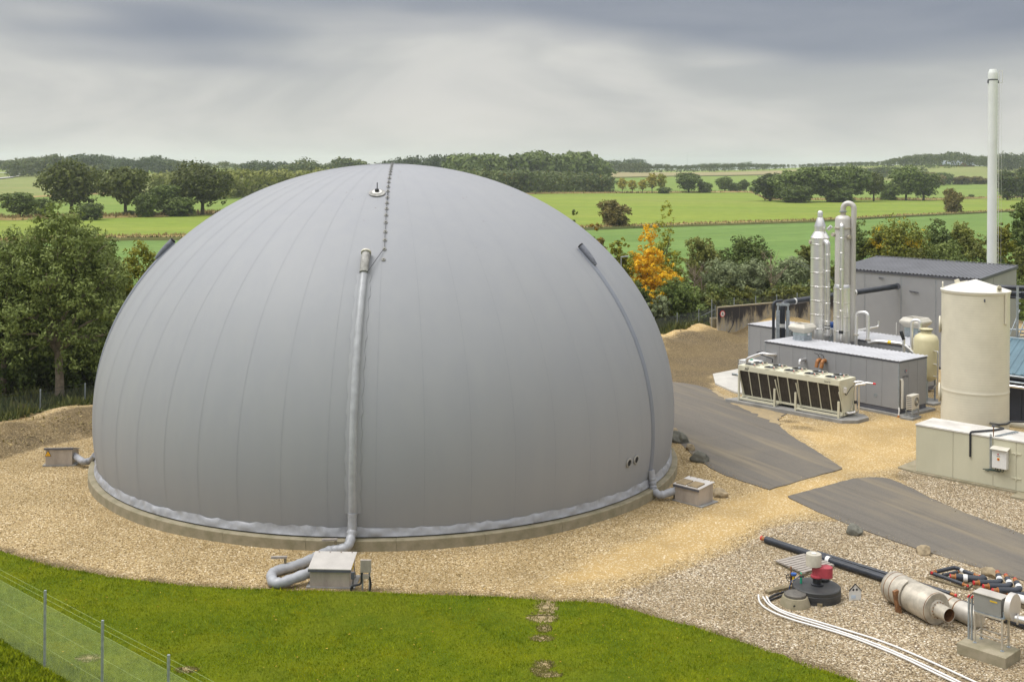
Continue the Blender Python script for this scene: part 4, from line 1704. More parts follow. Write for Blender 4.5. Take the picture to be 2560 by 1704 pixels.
xv1, zv1 = on_wall(2052, 899)
xv2, _ = on_wall(2064, 901)
for x, lab in ((xv1, 'left one of two orange brown valves sticking out of the grey wall'), (xv2, 'right one of two orange brown valves sticking out of the grey wall')):
    wall_valve(x, lab)
for o in bpy.data.objects:
    if o.name.startswith('wall_valve') and o.parent is None:
        o.location.z = zv1 - 2.62
x1_, z1_ = on_wall(2013, 898)
t = MB().tube([loc1(*p) for p in route([(x1_, .02, z1_), (x1_, -.5, z1_), (x1_ + .02, -.55, 2.05)], .22)], .09, 12).build('steel_elbow_pipe', M['stainless_bright'], None, True)
tag(t, 'steel elbow pipe running from the grey wall down between the fans', 'pipe', 'steel pipes out of the front container wall')
x2_, z2_ = on_wall(1940, 886)
x3_, z3_ = on_wall(1890, 889)
t = MB().tube([loc1(*p) for p in route([(x2_, .02, z2_), (x2_ - .2, -.35, z2_), (x3_ + .9, -.55, z2_ + .05), (x3_, -.8, z3_ - .1), (x3_ - .05, -.85, 1.7)], .25)], .095, 12).build('steel_wall_pipe', M['stainless_bright'], None, True)
tag(t, 'long steel pipe running along the left end of the grey wall', 'pipe', 'steel pipes out of the front container wall')
t = MB().tube([loc1(*p) for p in route([(x2_ - 1.0, 0, 2.35), (x2_ - 1.0, -.6, 2.35), (x2_ + .35, -.75, 2.15), (x2_ + .35, -.8, 1.95)], .1)], .035, 8).build('black_wall_pipe', M['black'], None, True)
tag(t, 'thin black pipe bending down behind the cooler fans', 'pipe')


# roof ventilator with splayed hood
def ventilator(label, loc, s):
    t = thing('roof_ventilator', label, 'ventilator', loc, RZ, 'roof ventilators')
    a = .52 * s
    MB().box(-a, a, -a, a, -.15, .42 * s).build('curb', M['galv'], t, bevel=.01)
    MB().box(-a * 1.02, a * 1.02, -a * 1.02, a * 1.02, .43 * s, .62 * s).build('neck', mat('greenish grey neck', (.30, .36, .36), .5), t, bevel=.01)
    h = MB()
    rings = [(a * .98, .62 * s), (a * 1.48, .95 * s), (a * 1.50, 1.06 * s), (a * 1.16, 1.30 * s), (a * .98, 1.30 * s), (a * .90, 1.0 * s)]
    vs_ = []
    for w_, z_ in rings:
        vs_ += [(-w_, -w_, z_), (w_, -w_, z_), (w_, w_, z_), (-w_, w_, z_)]
    fs = []
    for i in range(len(rings) - 1):
        for j in range(4):
            fs.append((4 * i + j, 4 * i + (j + 1) % 4, 4 * i + 4 + (j + 1) % 4, 4 * i + 4 + j))
    h.add(vs_, fs)
    h.build('hood', M['cream_lt'], t, bevel=.012)
    MB().box(-a * .9, a * .9, -a * .9, a * .9, .95 * s, 1.0 * s).build('opening', M['dark'], t)
    MB().box(a * 1.03, a * 1.2, -.1, .1, .45 * s, .62 * s).build('isolator', M['white_pl'], t)
    return t


v1 = at(2006, 850, 3.04)
ventilator('cream roof ventilator on the front container beside the first steel column', v1, .78)
v2 = ad(2289, 845, 71.2)
ventilator('cream roof ventilator behind the small yellowish vessel', (v2.x, v2.y, 3.05), .92)


# ------------------------------------------------------------------ scrubber columns
def col_bands(prof_r, zs, c=None):
    b = MB()
    for z in zs:
        b.lathe([(prof_r + .003, z - .035), (prof_r + .022, z - .022), (prof_r + .022, z + .022), (prof_r + .003, z + .035)], 32, cap=False)
    return b


C1 = Vector((.2703 * 71.2, 71.2, 0))
c1 = thing('scrubber_column', 'shiny steel column with a cone top and a capped outlet', 'column', C1, RZ, 'steel scrubber columns')
MB().lathe([(.565, 0), (.565, 9.15)], 40).build('shell', M['stainless'], c1, True)
MB().lathe([(.575, 9.15), (.59, 9.18), (.36, 9.56), (.355, 9.57)], 40).build('shoulder_cone', M['stainless_bright'], c1, True)
MB().lathe([(.345, 9.57), (.345, 9.86)], 32).build('upper_neck', M['stainless'], c1, True)
MB().lathe([(.36, 9.86), (.36, 9.89), (.185, 10.42), (.18, 10.43)], 32).build('top_cone', M['stainless_bright'], c1, True)
MB().lathe([(.165, 10.43), (.165, 10.70), (.15, 10.79), (.10, 10.85), (.01, 10.87)], 24).build('outlet_cap', M['stainless_bright'], c1, True)
col_bands(.565, [3.55 + .87 * i for i in range(7)]).build('clamp_bands', M['stainless_bright'], c1, True)
MB().tube([(.5, .1, 9.70), (.72, .16, 9.92)], .11, 14).build('side_nozzle', M['stainless_bright'], c1, True)
o = MB().lathe([(.13, -.05), (.13, .03), (.001, .03)], 18, axis='y').build('sight_glass', M['stainless_dull'], c1, True)
o.location = (-.42, -.45, 8.9)
o.rotation_euler = (0, 0, radians(-40))
pd = Vector((.75, -.28, 0))
pp = route([(pd.x * .6, pd.y * .6, 8.98), (pd.x * 1.02, pd.y * 1.02, 8.92), (pd.x * 1.05, pd.y * 1.05, 3.2)], .28)
MB().tube(pp, .17, 16).build('down_pipe', M['stainless_bright'], c1, True)
b = MB()
for z in (4.1, 5.2, 6.2, 7.2, 8.2):
    b.lathe([(.174, z - .015), (.19, z), (.174, z + .015)], 16, (pd.x * 1.05, pd.y * 1.05, 0), cap=False)
b.build('pipe_bands', M['stainless_bright'], c1, True)
MB().lathe([(.182, 3.62), (.182, 3.82)], 16, (pd.x * 1.05, pd.y * 1.05, 0)).build('rubber_coupling', M['black'], c1, True)
MB().lathe([(.182, 3.68), (.19, 3.72), (.182, 3.76)], 16, (pd.x * 1.05, pd.y * 1.05, 0)).build('coupling_strap', M['white'], c1, True)
MB().lathe([(.25, 3.2), (.25, 3.28)], 20, (pd.x * 1.05, pd.y * 1.05, 0)).build('pipe_flange', M['stainless_bright'], c1, True)
MB().tube(route([(-.2, -.5, 3.55), (-.55, -.85, 3.55), (-.78, -1.05, 3.30), (-.80, -1.10, 2.9)], .35), .27, 20).build('outlet_elbow', M['stainless_bright'], c1, True)
MB().box(-.7, .7, -.7, .7, -.1, .15).build('foot_pad', M['concrete_grey'], c1)

C2 = Vector((.2904 * 69.8, 69.8, 0))
c2 = thing('scrubber_column', 'steel column with a pipe arching over its top', 'column', C2, RZ, 'steel scrubber columns')
MB().lathe([(.535, 0), (.535, 6.12)], 40).build('lower_shell', M['stainless'], c2, True)
MB().lathe([(.55, 6.12), (.56, 6.15), (.485, 6.42), (.48, 6.43)], 40).build('shoulder_cone', M['stainless_bright'], c2, True)
MB().lathe([(.475, 6.43), (.475, 10.38), (.43, 10.52), (.30, 10.61), (.18, 10.64)], 40).build('upper_shell', M['column_matt'], c2, True)
MB().lathe([(.475, 9.82), (.54, 9.83), (.54, 9.90), (.475, 9.91)], 40, cap=False).build('body_flange', M['stainless_dull'], c2, True)
MB().lathe([(.16, 10.62), (.16, 10.86)], 20).build('top_neck', M['stainless_dull'], c2, True)
MB().lathe([(.235, 10.84), (.235, 10.90)], 20).build('neck_flange', M['galv'], c2, True)
arch = [(0, 0, 10.9), (0, 0, 11.0)] + [(.30 - .30 * cos(a), .12 * (1 - cos(a)), 11.05 + .32 * sin(a)) for a in [pi * i / 14 for i in range(15)]] + [(.60, .24, 10.5), (.56, .24, 9.9), (.55, .24, 3.0)]
MB().tube(arch, .165, 16).build('arch_pipe', M['column_matt'], c2, True)
col_bands(.535, [3.6 + .86 * i for i in range(3)]).build('clamp_bands', M['stainless_bright'], c2, True)
p2 = Vector((.28, -.52, 0))
MB().tube(route([(p2.x * .5, p2.y * .6, 10.12), (p2.x * 1.15, p2.y * 1.15, 10.08), (p2.x * 1.15, p2.y * 1.15, 3.0)], .2), .125, 14).build('down_pipe', M['stainless_bright'], c2, True)
MB().lathe([(.14, 3.50), (.14, 3.68)], 16, (p2.x * 1.15, p2.y * 1.15, 0)).build('rubber_coupling', M['black'], c2, True)
b = MB()
for z in (4.9, 6.2, 7.4, 8.4, 9.3):
    b.lathe([(.13, z - .012), (.14, z), (.13, z + .012)], 16, (p2.x * 1.15, p2.y * 1.15, 0), cap=False)
b.build('pipe_bands', M['stainless_bright'], c2, True)
o = MB().lathe([(.11, -.08), (.13, .0), (.13, .10), (.001, .10)], 16, axis='x').build('side_nozzle', M['stainless_dull'], c2, True)
o.location = (.52, -.15, 9.35)
o = MB().lathe([(.11, -.08), (.13, .0), (.13, .10), (.001, .10)], 16, axis='y').build('side_nozzle', M['stainless_dull'], c2, True)
o.location = (-.40, -.45, 9.45)
for z in (5.1, 6.6, 8.2):
    MB().box(.08, .15, -.52, -.46, z, z + .12).build('thermometer_pocket', M['stainless_dull'], c2)
MB().box(-.7, .7, -.7, .7, -.1, .15).build('foot_pad', M['concrete_grey'], c2)

# ------------------------------------------------------------------ dry cooler
CH = Vector((17.48, 60.66, 0))
CA = Vector((.683, -.731, 0)).normalized()
CB = Vector((.731, .683, 0)).normalized()
RCH = dirz(CA.x, CA.y)
ch = thing('dry_cooler', 'long cream dry cooler with ten fans and dark coil panels', 'cooler', CH, RCH)
L, W = 6.5, 1.62
zb, zt = .42, 2.22
MB().box(-L, 0, 0, W, 2.05, zt).build('fan_deck', M['cream'], ch, bevel=.012)
MB().box(-L, 0, -.012, .03, 1.92, 2.18).build('fascia', M['cream'], ch, bevel=.006)
MB().box(-L, 0, W - .03, W + .012, 1.92, 2.18).build('fascia', M['cream'], ch, bevel=.006)
for x in (-L, -.02):
    e = MB()
    e.hull8([(x - .02, .46, zb), (x + .02, .46, zb), (x + .02, 1.16, zb), (x - .02, 1.16, zb), (x - .02, .02, 2.05), (x + .02, .02, 2.05), (x + .02, W - .02, 2.05), (x - .02, W - .02, 2.05)])
    e.build('end_plate', M['cream'], ch, bevel=.006)
for side in (0, 1):
    yt, yb = (.03, .44) if side == 0 else (W - .03, W - .44)
    s = 1 if side == 0 else -1
    core = MB()
    core.hull8([(-L + .04, yb, zb), (-.04, yb, zb), (-.04, yb + s * .08, zb), (-L + .04, yb + s * .08, zb), (-L + .04, yt, 2.02), (-.04, yt, 2.02), (-.04, yt + s * .08, 2.02), (-L + .04, yt + s * .08, 2.02)] if s > 0 else
               [(-L + .04, yb - .08, zb), (-.04, yb - .08, zb), (-.04, yb, zb), (-L + .04, yb, zb), (-L + .04, yt - .08, 2.02), (-.04, yt - .08, 2.02), (-.04, yt, 2.02), (-L + .04, yt, 2.02)])
    core.build('coil_backing', M['dark'], ch)
    w = (L - .1) / 10
    ref = None
    for i in range(10):
        x0 = -L + .05 + w * i
        if ref is None:
            p = MB()
            a0, a1 = .03, w - .03
            y0, y1 = (yb - s * .012, yt - s * .012)
            zz0, zz1 = zb + .06, 1.92
            f0 = (zz0 - zb) / (2.02 - zb)
            f1 = (zz1 - zb) / (2.02 - zb)
            ya, yc = y0 + (y1 - y0) * f0, y0 + (y1 - y0) * f1
            if s > 0:
                p.hull8([(a0, ya, zz0), (a1, ya, zz0), (a1, ya + .01, zz0), (a0, ya + .01, zz0), (a0, yc, zz1), (a1, yc, zz1), (a1, yc + .01, zz1), (a0, yc + .01, zz1)])
            else:
                p.hull8([(a0, ya - .01, zz0), (a1, ya - .01, zz0), (a1, ya, zz0), (a0, ya, zz0), (a0, yc - .01, zz1), (a1, yc - .01, zz1), (a1, yc, zz1), (a0, yc, zz1)])
            ref = p.build('coil_panel', M['grille'], ch)
            q = MB()
            q.bar((0, yb - s * .02, zb), (0, yt - s * .02, 2.0), .052, .03)
            dref = q.build('panel_divider', M['cream'], ch)
            ref.location.x, dref.location.x = x0, x0
        else:
            o = link(ref.data, 'coil_panel', ch)
            o.location.x = x0
            o = link(dref.data, 'panel_divider', ch)
            o.location.x = x0
    o = link(dref.data, 'panel_divider', ch)
    o.location.x = -.05
    MB().box(-L, 0, min(yb, yb - s * .08), max(yb, yb - s * .08), zb - .06, zb + .05).build('sill_rail', M['cream'], ch)
# base frames
for xa, xb in ((-L, -4.0), (-2.75, 0)):
    for y0 in (-.02, W - .08):
        MB().box(xa, xb, y0, y0 + .10, .28, .38).build('base_rail', M['cream'], ch, bevel=.006)
    for x in (xa, xb - .10):
        MB().box(x, x + .10, .08, W - .08, .28, .36).build('cross_rail', M['cream'], ch)
for x, hh in ((-L, 1.9), (-4.1, 1.20), (-2.75, 1.20), (-.10, 1.10)):
    for y0 in (-.04, W - .06):
        MB().box(x, x + .10, y0, y0 + .10, .2, hh).build('leg', M['cream'], ch, bevel=.006)
    for sgn, yy in ((1, .05), (-1, W - .05)):
        MB().bar((x + .16, yy + sgn * .38, .30), (x + .05, yy - sgn * .02, min(1.78, hh + .5)), .05, .05).build('brace', M['cream'], ch)
fan = None
for r_ in range(2):
    for i in range(5):
        x = -L + .66 + i * (L - 1.32) / 4 + (.0 if r_ == 0 else .0)
        y = .42 + r_ * .80
        if fan is None:
            fan = MB().lathe([(.44, zt - .01), (.44, zt + .012), (.415, zt + .075), (.40, zt + .075), (.40, zt + .01)], 32, cap=False).build('fan', M['cream'], ch, True)
            MB().lathe([(.399, zt + .03), (.001, zt + .03)], 28, cap=False).build('fan_opening', M['dark'], fan)
            gr = MB()
            for rr in (.12, .21, .30, .37):
                gr.tube([(rr * cos(a), rr * sin(a), zt + .07) for a in [2 * pi * j / 20 for j in range(21)]], .006, 4, False)
            for a in [pi * j / 4 for j in range(8)]:
                gr.bar((0, 0, zt + .072), (.40 * cos(a), .40 * sin(a), zt + .072), .012)
            gr.build('fan_guard', M['black'], fan)
            MB().lathe([(.07, zt + .04), (.075, zt + .12), (.03, zt + .15), (.001, zt + .15)], 14).build('fan_motor', M['galv'], fan, True)
            MB().box(.36, .45, -.38, -.29, zt + .0, zt + .19).build('fan_switch', M['cream_lt'], fan, bevel=.01)
            MB().lathe([(.03, 0), (.03, .012)], 10, (.405, -.385, zt + .12), 'y').build('switch_knob', M['redcap'], fan)
            o = fan
        else:
            o = copy_tree(fan, ch)
        o.location = (x, y, 0)
text_mesh('Searle', .155, M['black'], 'maker_letters', ch, (-.72, -.016, 2.055), (radians(90), 0, 0), .001)
mk = MB()
for k in range(3):
    x = -6.06 + .085 * k
    mk.add([(x, -.016, 1.97), (x + .05, -.016, 1.97), (x + .13, -.016, 2.13), (x + .08, -.016, 2.13)], [(0, 1, 2, 3)])
mk.build('maker_mark', M['black'], ch)
MB().box(.002, .12, .34, .56, 1.52, 1.80).build('terminal_box', M['white_pl'], ch, bevel=.012)
MB().tube(route([(.06, .45, 1.52), (.08, .52, 1.36), (.1, .8, 1.6), (.12, 1.0, 1.78), (.10, 1.3, 1.80)], .12), .02, 8).build('terminal_cable', M['black'], ch, True)
MB().tube(route([(-.05, 1.45, 1.95), (.35, 1.60, 2.02), (.75, 1.42, 1.98), (.28, 1.12, 1.90), (.30, 1.12, .42), (.12, .75, .40), (.0, .72, .40)], .14), .065, 12).build('header_pipe', M['stainless_bright'], ch, True)
MB().tube(route([(.0, 1.3, .40), (.38, 1.3, .42), (.40, 1.28, .75), (.40, 1.28, 1.9)], .1), .05, 10).build('return_pipe', M['stainless_bright'], ch, True)
MB().lathe([(.075, .90), (.075, 1.06)], 12, (.30, 1.12, 0)).build('pipe_coupling', M['black'], ch, True)
MB().tube([(.35, 1.55, 2.0), (.95, 1.75, 1.98)], .045, 10).build('branch_pipe', M['stainless_bright'], ch, True)
MB().tube([(.95, 1.75, 1.98), (1.10, 1.80, 1.975)], .05, 10).build('branch_cap', M['redcap'], ch, True)
MB().tube(route([(-L, .4, 1.55), (-L - .35, .35, 1.55), (-L - .5, .1, 1.60)], .1), .07, 10).build('stub_pipe', M['galv'], ch, True)
sl = MB().prism([(-L - .75, -.22), (.28, -.22), (.85, .40), (.85, 1.55), (.3, 2.05), (-L - .2, 2.05)], -.1, .195).build('cooler_plinth', M['concrete_grey'], None, bevel=.02)
sl.location, sl.rotation_euler = CH, (0, 0, RCH)
tag(sl, 'low grey concrete plinth carrying the long cream cooler', 'plinth')

# IBC tank behind the cooler's end
ib = at(1886, 958, 0)
t = thing('liquid_tote', 'white caged liquid tote with a blue base strip behind the cooler', 'tote', (ib.x, ib.y + 1.0, 0), RZ)
MB().box(-.6, .6, -.5, .5, .30, 1.30).build('bottle', M['white_pl'], t, bevel=.06)
MB().box(-.62, .62, -.52, .52, .10, .28).build('pallet_base', M['blue'], t, bevel=.01)
MB().box(-.61, .61, -.512, -.50, .84, 1.0).build('blue_sheet', M['blue'], t)
cg = MB()
for z in (.3, .55, .8, 1.05, 1.28):
    for a, b in (((-.62, -.52), (.62, -.52)), ((.62, -.52), (.62, .52)), ((.62, .52), (-.62, .52)), ((-.62, .52), (-.62, -.52))):
        cg.bar((*a, z), (*b, z), .018)
for k in range(9):
    x = -.62 + 1.24 * k / 8
    for y in (-.52, .52):
        cg.bar((x, y, .28), (x, y, 1.28), .016)
for k in range(1, 7):
    y = -.52 + 1.04 * k / 7
    for x in (-.62, .62):
        cg.bar((x, y, .28), (x, y, 1.28), .016)
cg.build('cage', M['galv'], t)
MB().lathe([(.11, 1.30), (.11, 1.36)], 14).build('screw_lid', M['green_pl'], t, True)

# air conditioner on a stand
ac = (at(2279, 1044.5, .1))
t = thing('air_conditioner', 'cream outdoor air conditioner on a small steel stand', 'air conditioner', (ac.x + .05, ac.y, 0), dirz(.70, .714))
MB().box(-.18, .92, -.08, .62, -.05, .10).build('pad', M['concrete_grey'], t, bevel=.01)
for x in (.02, .78):
    for y in (.02, .36):
        MB().box(x, x + .04, y, y + .04, .10, .50).build('stand_leg', M['galv'], t)
MB().box(0, .84, 0, .04, .46, .50).build('stand_rail', M['galv'], t)
MB().box(0, .84, .36, .40, .46, .50).build('stand_rail', M['galv'], t)
MB().box(0, .84, .02, .36, .505, 1.28).build('casing', M['cream_lt'], t, bevel=.02)
MB().lathe([(.25, -.005), (.25, .006), (.001, .006)], 28, (.52, .02, .90), 'y').build('fan_grille', M['black'], t, True)
rg = MB()
for rr in (.06, .12, .18, .245):
    rg.tube([(.52 + rr * cos(a), .005, .90 + rr * sin(a)) for a in [2 * pi * j / 22 for j in range(23)]], .008, 4, False)
rg.build('fan_rings', M['cream_lt'], t)
MB().lathe([(.075, -.012), (.075, .02)], 16, (.52, .0, .90), 'y').build('fan_hub', M['cream_lt'], t, True)
lv = MB()
for k in range(7):
    lv.box(-.008, .012, .05, .33, .56 + .1 * k, .60 + .1 * k)
lv.build('side_louvres', M['panel_dark'], t)

# ------------------------------------------------------------------ big tank, beige cabin
TK = Vector((22.17, 54.5, 0))
tk = thing('storage_tank', 'tall cream ribbed fibreglass tank with a conical roof', 'tank', TK, RZ)
prof = []
z = 0.0
while z < 7.6:
    big_ = .012 if abs(z - 2.9) < .06 else 0
    prof += [(1.520 + big_, z), (1.526 + big_, z + .045), (1.520 + big_, z + .09)]
    z += .118
prof += [(1.52, 7.60), (1.56, 7.63), (1.56, 7.71)]
MB().lathe(prof, 72).build('shell', M['tank'], tk, True)
MB().lathe([(1.575, 7.70), (1.575, 7.745), (.02, 8.23)], 72).build('conical_roof', M['tank_top'], tk, True)
for a in (-2.55, -.30):
    lug = MB()
    lug.prism([(-.10, -.02), (.10, -.02), (.10, .03), (-.10, .03)], 7.66, 8.05)
    o = MB().lathe([(.13, -.025), (.13, .025)], 18, axis='y').build('lifting_lug', M['tank'], tk, True)
    o.location = (1.47 * cos(a), 1.47 * sin(a), 7.95)
    o.rotation_euler = (0, 0, a + pi / 2)
    o2 = MB().box(-.13, .13, -.025, .025, -.33, 0).build('lug_plate', M['tank'], o)
aR = -.02
MB().box(1.53, 1.60, -.13, .10, 6.25, 7.75).build('lug_strap', M['tank'], tk, bevel=.02).rotation_euler = (0, 0, aR)
o = MB().lathe([(.42, 0), (.42, .12), (.46, .12), (.46, .18), (.12, .20), (.12, .36), (.001, .36)], 28).build('roof_hatch', M['tank'], tk, True)
o.location = (-1.05, .35, 7.78)
o.rotation_euler = (radians(5), radians(-18), 0)
for z, rr in ((6.0, .40), (2.72, .46)):
    o = MB().lathe([(rr * .8, -.15), (rr * .8, .05), (rr, .05), (rr, .12), (.001, .12)], 28, axis='x').build('manhole_flange', M['tank'], tk, True)
    a = math.atan2(-TK.y, -TK.x) + .0
    dl = Vector((-1, .42, 0)).normalized()
    aa = atan2(dl.y, dl.x) - RZ
    o.location = (1.50 * cos(aa), 1.50 * sin(aa), z)
    o.rotation_euler = (0, 0, aa)
o = MB().box(-.03, .03, -.03, .0, 7.32, 7.45).build('name_tag', M['panel_dark'], tk)
aa = atan2(-1, -.12) - RZ
o.location = (1.54 * cos(aa), 1.54 * sin(aa), 0)

BO = Vector((17.99, 50.56, 0))
BA = Vector((.715, -.70, 0)).normalized()
bc = thing('pump_cabin', 'low beige panel cabin with a dusty white roof', 'cabin', BO, dirz(BA.x, BA.y))
MB().box(.03, 8.0, .05, 1.73, .12, 2.10).build('core', M['beige'], bc)
xs_ = [0, 1.65, 3.37, 4.32, 5.6, 8.0]
for a, b in zip(xs_[:-1], xs_[1:]):
    MB().box(a + .006, b - .006, 0, .05, .12, 2.12).build('door' if a == 4.32 else 'wall_panel', M['beige'], bc, bevel=.004)
MB().box(-.02, .03, .02, 1.74, .12, 2.12).build('wall_panel', M['beige'], bc)
MB().box(-.05, 8.05, -.03, 1.79, 2.125, 2.19).build('roof', M['beige_roof'], bc, bevel=.006)
MB().box(-.03, 8.0, -.012, .05, .02, .115).build('base_trim', M['concrete'], bc)
for z in (.60, 1.62):
    MB().box(4.12, 4.52, -.03, -.004, z, z + .05).build('hinge', M['cream'], bc)
    MB().lathe([(.025, -.07), (.025, .07)], 8, (4.33, -.03, z + .02)).build('hinge_pin', M['cream'], bc)
cb = MB().box(3.42, 4.02, -.26, -.01, .95, 1.72).build('control_cabinet', M['white'], bc, bevel=.015)
h = MB()
h.hull8([(3.36, -.36, 1.74), (4.08, -.36, 1.74), (4.08, .0, 1.78), (3.36, .0, 1.78), (3.36, -.36, 1.76), (4.08, -.36, 1.76), (4.08, .0, 1.83), (3.36, .0, 1.83)])
h.build('cabinet_hood', M['cream_lt'], cb)
MB().lathe([(.03, 0), (.03, .02)], 12, (3.68, -.275, 1.55), 'y').build('red_lamp', M['redcap'], cb, True)
MB().box(3.64, 3.74, -.266, -.258, 1.29, 1.40).build('yellow_plate', M['yellow'], cb)
MB().lathe([(.035, 0), (.035, .03)], 12, (3.69, -.29, 1.345), 'y').build('switch_knob', M['redcap'], cb, True)
MB().box(3.62, 3.76, -.264, -.258, 1.45, 1.475).build('name_strip', M['panel_dark'], cb)
for x in (3.26, 3.31):
    MB().tube([(x, -.05, .78), (x, -.05, 2.3)], .018, 8).build('conduit', M['galv'], bc)
MB().tube([(3.36, .05, 2.15), (3.36, .05, 2.62)], .022, 8).build('lamp_stub', M['rusty'], bc)
MB().box(3.30, 3.42, .0, .10, 2.60, 2.66).build('stub_head', M['panel_dark'], bc)
lad = MB()
for y in (.0, .10):
    lad.bar((3.40 + y, .12, 2.21), (3.75 + y, 1.5, 2.25), .03)
for k in range(8):
    lad.bar((3.43 + .05 * k, .2 + .17 * k, 2.225), (3.53 + .05 * k, .2 + .17 * k, 2.225), .02)
lad.build('cable_ladder', M['galv'], bc)
cbm = MB()
for k, (dx, dz) in enumerate(((0, 0), (.1, -.04), (.22, -.05), (.34, -.02))):
    cbm.tube(route([(3.52 + dx, -.15, .96), (3.52 + dx, -.14, .84 + dz), (3.28, -.06, .82 + dz), (2.96 + .1 * k, -.05, .76 + dz)], .06), .018, 6)
cbm.build('cabinet_cables', mat('green black cable', (.03, .055, .045), .5), bc, True)
sb = MB().prism([(-.92, .12), (-.05, -.10), (8.0, -.10), (8, 2.6), (-.92, 2.6)], -.1, .10).build('cabin_slab', M['concrete'], bc, bevel=.015)
MB().box(4.45, 6.2, -.95, -.12, -.1, .10).build('step_slab', M['concrete'], bc, bevel=.01)
cabpts = []
for x, y, z in ((2.41, -.03, 1.18), (2.41, -.03, 2.24), (2.55, .15, 2.25), (2.95, .9, 2.25), (3.15, 1.72, 2.22)):
    cabpts.append(BO + BA * x + Vector((-BA.y, BA.x, 0)) * y + Vector((0, 0, z)))
for a, z in ((-88, 1.72), (-72, 1.63), (-50, 1.60), (-28, 1.62)):
    cabpts.append(TK + Vector((1.59 * cos(radians(a)), 1.59 * sin(radians(a)), z)))
cabpts += [TK + Vector((2.4, -1.1, 1.66)), TK + Vector((4.5, -2.0, 1.6))]
t = MB().tube(route(cabpts, .12), .045, 8).build('black_hose', M['black'], None, True)
tag(t, 'black hose crossing the cabin roof and wrapping the big tank', 'hose')
t = MB().tube(route([TK + Vector((1.45, -.4, 1.42)), TK + Vector((2.5, -.9, 1.40)), TK + Vector((3.2, -1.2, 1.40)), TK + Vector((3.2, -1.3, .1))], .3), .15, 14).build('cream_pipe', M['tank'], None, True)
tag(t, 'thick cream pipe leaving the big tank towards the frame edge', 'pipe')

# small pressure vessel
SV = Vector((24.12, 66.3, 0))
sv = thing('pressure_vessel', 'small yellowish cream vessel with rounded ends on legs', 'vessel', SV, RZ)
MB().lathe([(.05, 1.15), (.35, 1.22), (.60, 1.38), (.70, 1.60), (.70, 3.55), (.62, 3.80), (.40, 3.95), (.30, 3.98), (.30, 4.15)], 40).build('shell', M['vessel'], sv, True)
MB().lathe([(.38, 4.15), (.38, 4.18)], 32).build('gasket', M['black'], sv, True)
MB().lathe([(.38, 4.18), (.38, 4.23), (.20, 4.26), (.001, 4.27)], 32).build('cover_flange', M['vessel'], sv, True)
for a in (.6, 2.2, 3.8, 5.4):
    MB().box(.50 * cos(a) - .04, .50 * cos(a) + .04, .5 * sin(a) - .04, .5 * sin(a) + .04, .1, 1.45).build('leg', M['galv'], sv)
for z in (3.05, 2.3, 1.6):
    MB().tube([(.60, -.25, z), (.92, -.38, z)], .035, 8).build('nozzle', M['stainless'], sv)
MB().tube(route([(.9, -.37, 3.05), (.98, -.40, 3.05), (.98, -.40, 1.2), (.6, -.2, .9)], .08), .045, 8).build('level_pipe', M['stainless_bright'], sv, True)
o = MB().box(-.75, .95, -.75, .75, -.1, .10).build('foot_slab', M['concrete_grey'], sv)
pz = ad(2279, 875, 66.8)
t = MB().tube(route([(pz.x, pz.y, 2.0), (pz.x, pz.y, ad(2279, 800, 66.8).z), ad(2300, 800, 66.5), (ad(2300, 800, 66.5).x, 66.5, 4.1)], .28), .085, 12).build('looped_pipe', M['stainless'], None, True)
tag(t, 'steel pipe looping over beside the small yellowish vessel', 'pipe', 'looped steel pipes')
pz = ad(2259, 880, 66.9)
t = thing('exhaust_stub', 'short slanted steel exhaust with a black end', 'exhaust', (pz.x, pz.y, 0))
MB().tube([(0, 0, 2.0), (0, 0, 3.55)], .09, 12).build('pipe', M['stainless'], t, True)
MB().tube([(0, 0, 3.5), (-.16, 0, 3.98)], .10, 12).build('black_end', M['black'], t, True)
q0 = ad(2140, 860, 69.0)
ztop = ad(2140, 781, 69.0).z
pts = [(q0.x, 69.0, 1.0), (q0.x, 69.0, ztop), (ad(2170, 781, 68.4).x, 68.4, ztop + .1), (ad(2170, 781, 68.4).x, 68.4, 3.0), ad(2190, 852, 67.8), ad(2258, 859, 66.95), (ad(2258, 859, 66.95).x + .5, 66.6, 2.75)]
t = thing('looped_pipe', 'tall looped steel pipe in the gap behind the second column', 'pipe', (0, 0, 0), 0, 'looped steel pipes')
MB().tube(route(pts, .30), .10, 14).build('pipe', M['stainless'], t, True)
for p in (pts[0], pts[3]):
    MB().lathe([(.17, 3.42 if p is pts[0] else 3.22), (.17, 3.48 if p is pts[0] else 3.28)], 16, (p[0], p[1], 0)).build('flange', M['stainless_dull'], t, True)
m_ = (pts[4] + pts[5]) / 2
MB().tube([m_ - (pts[5] - pts[4]).normalized() * .1, m_ + (pts[5] - pts[4]).normalized() * .1], .106, 14).build('yellow_marking', M['yellow'], t, True)
# thin pipe over the rear roof
pa, pb2, pc = ad(2128, 828, 71.5), ad(2196, 815, 73.2), ad(2197, 802, 73.2)
t = MB().tube(route([pa, pb2 + Vector((0, 0, -.03)), pc], .15), .06, 10).build('thin_roof_pipe', M['stainless_bright'], None, True)
tag(t, 'thin steel pipe lying over the rear container roof', 'pipe')
p = ad(2241, 826, 73.0)
t = MB().tube([(p.x, p.y, 2.9), (p.x, p.y, ad(2241, 806, 73.0).z)], .03, 8).build('vent_stub', M['white'], None)
tag(t, 'slim white vent stub in front of the hall wall', 'pipe')

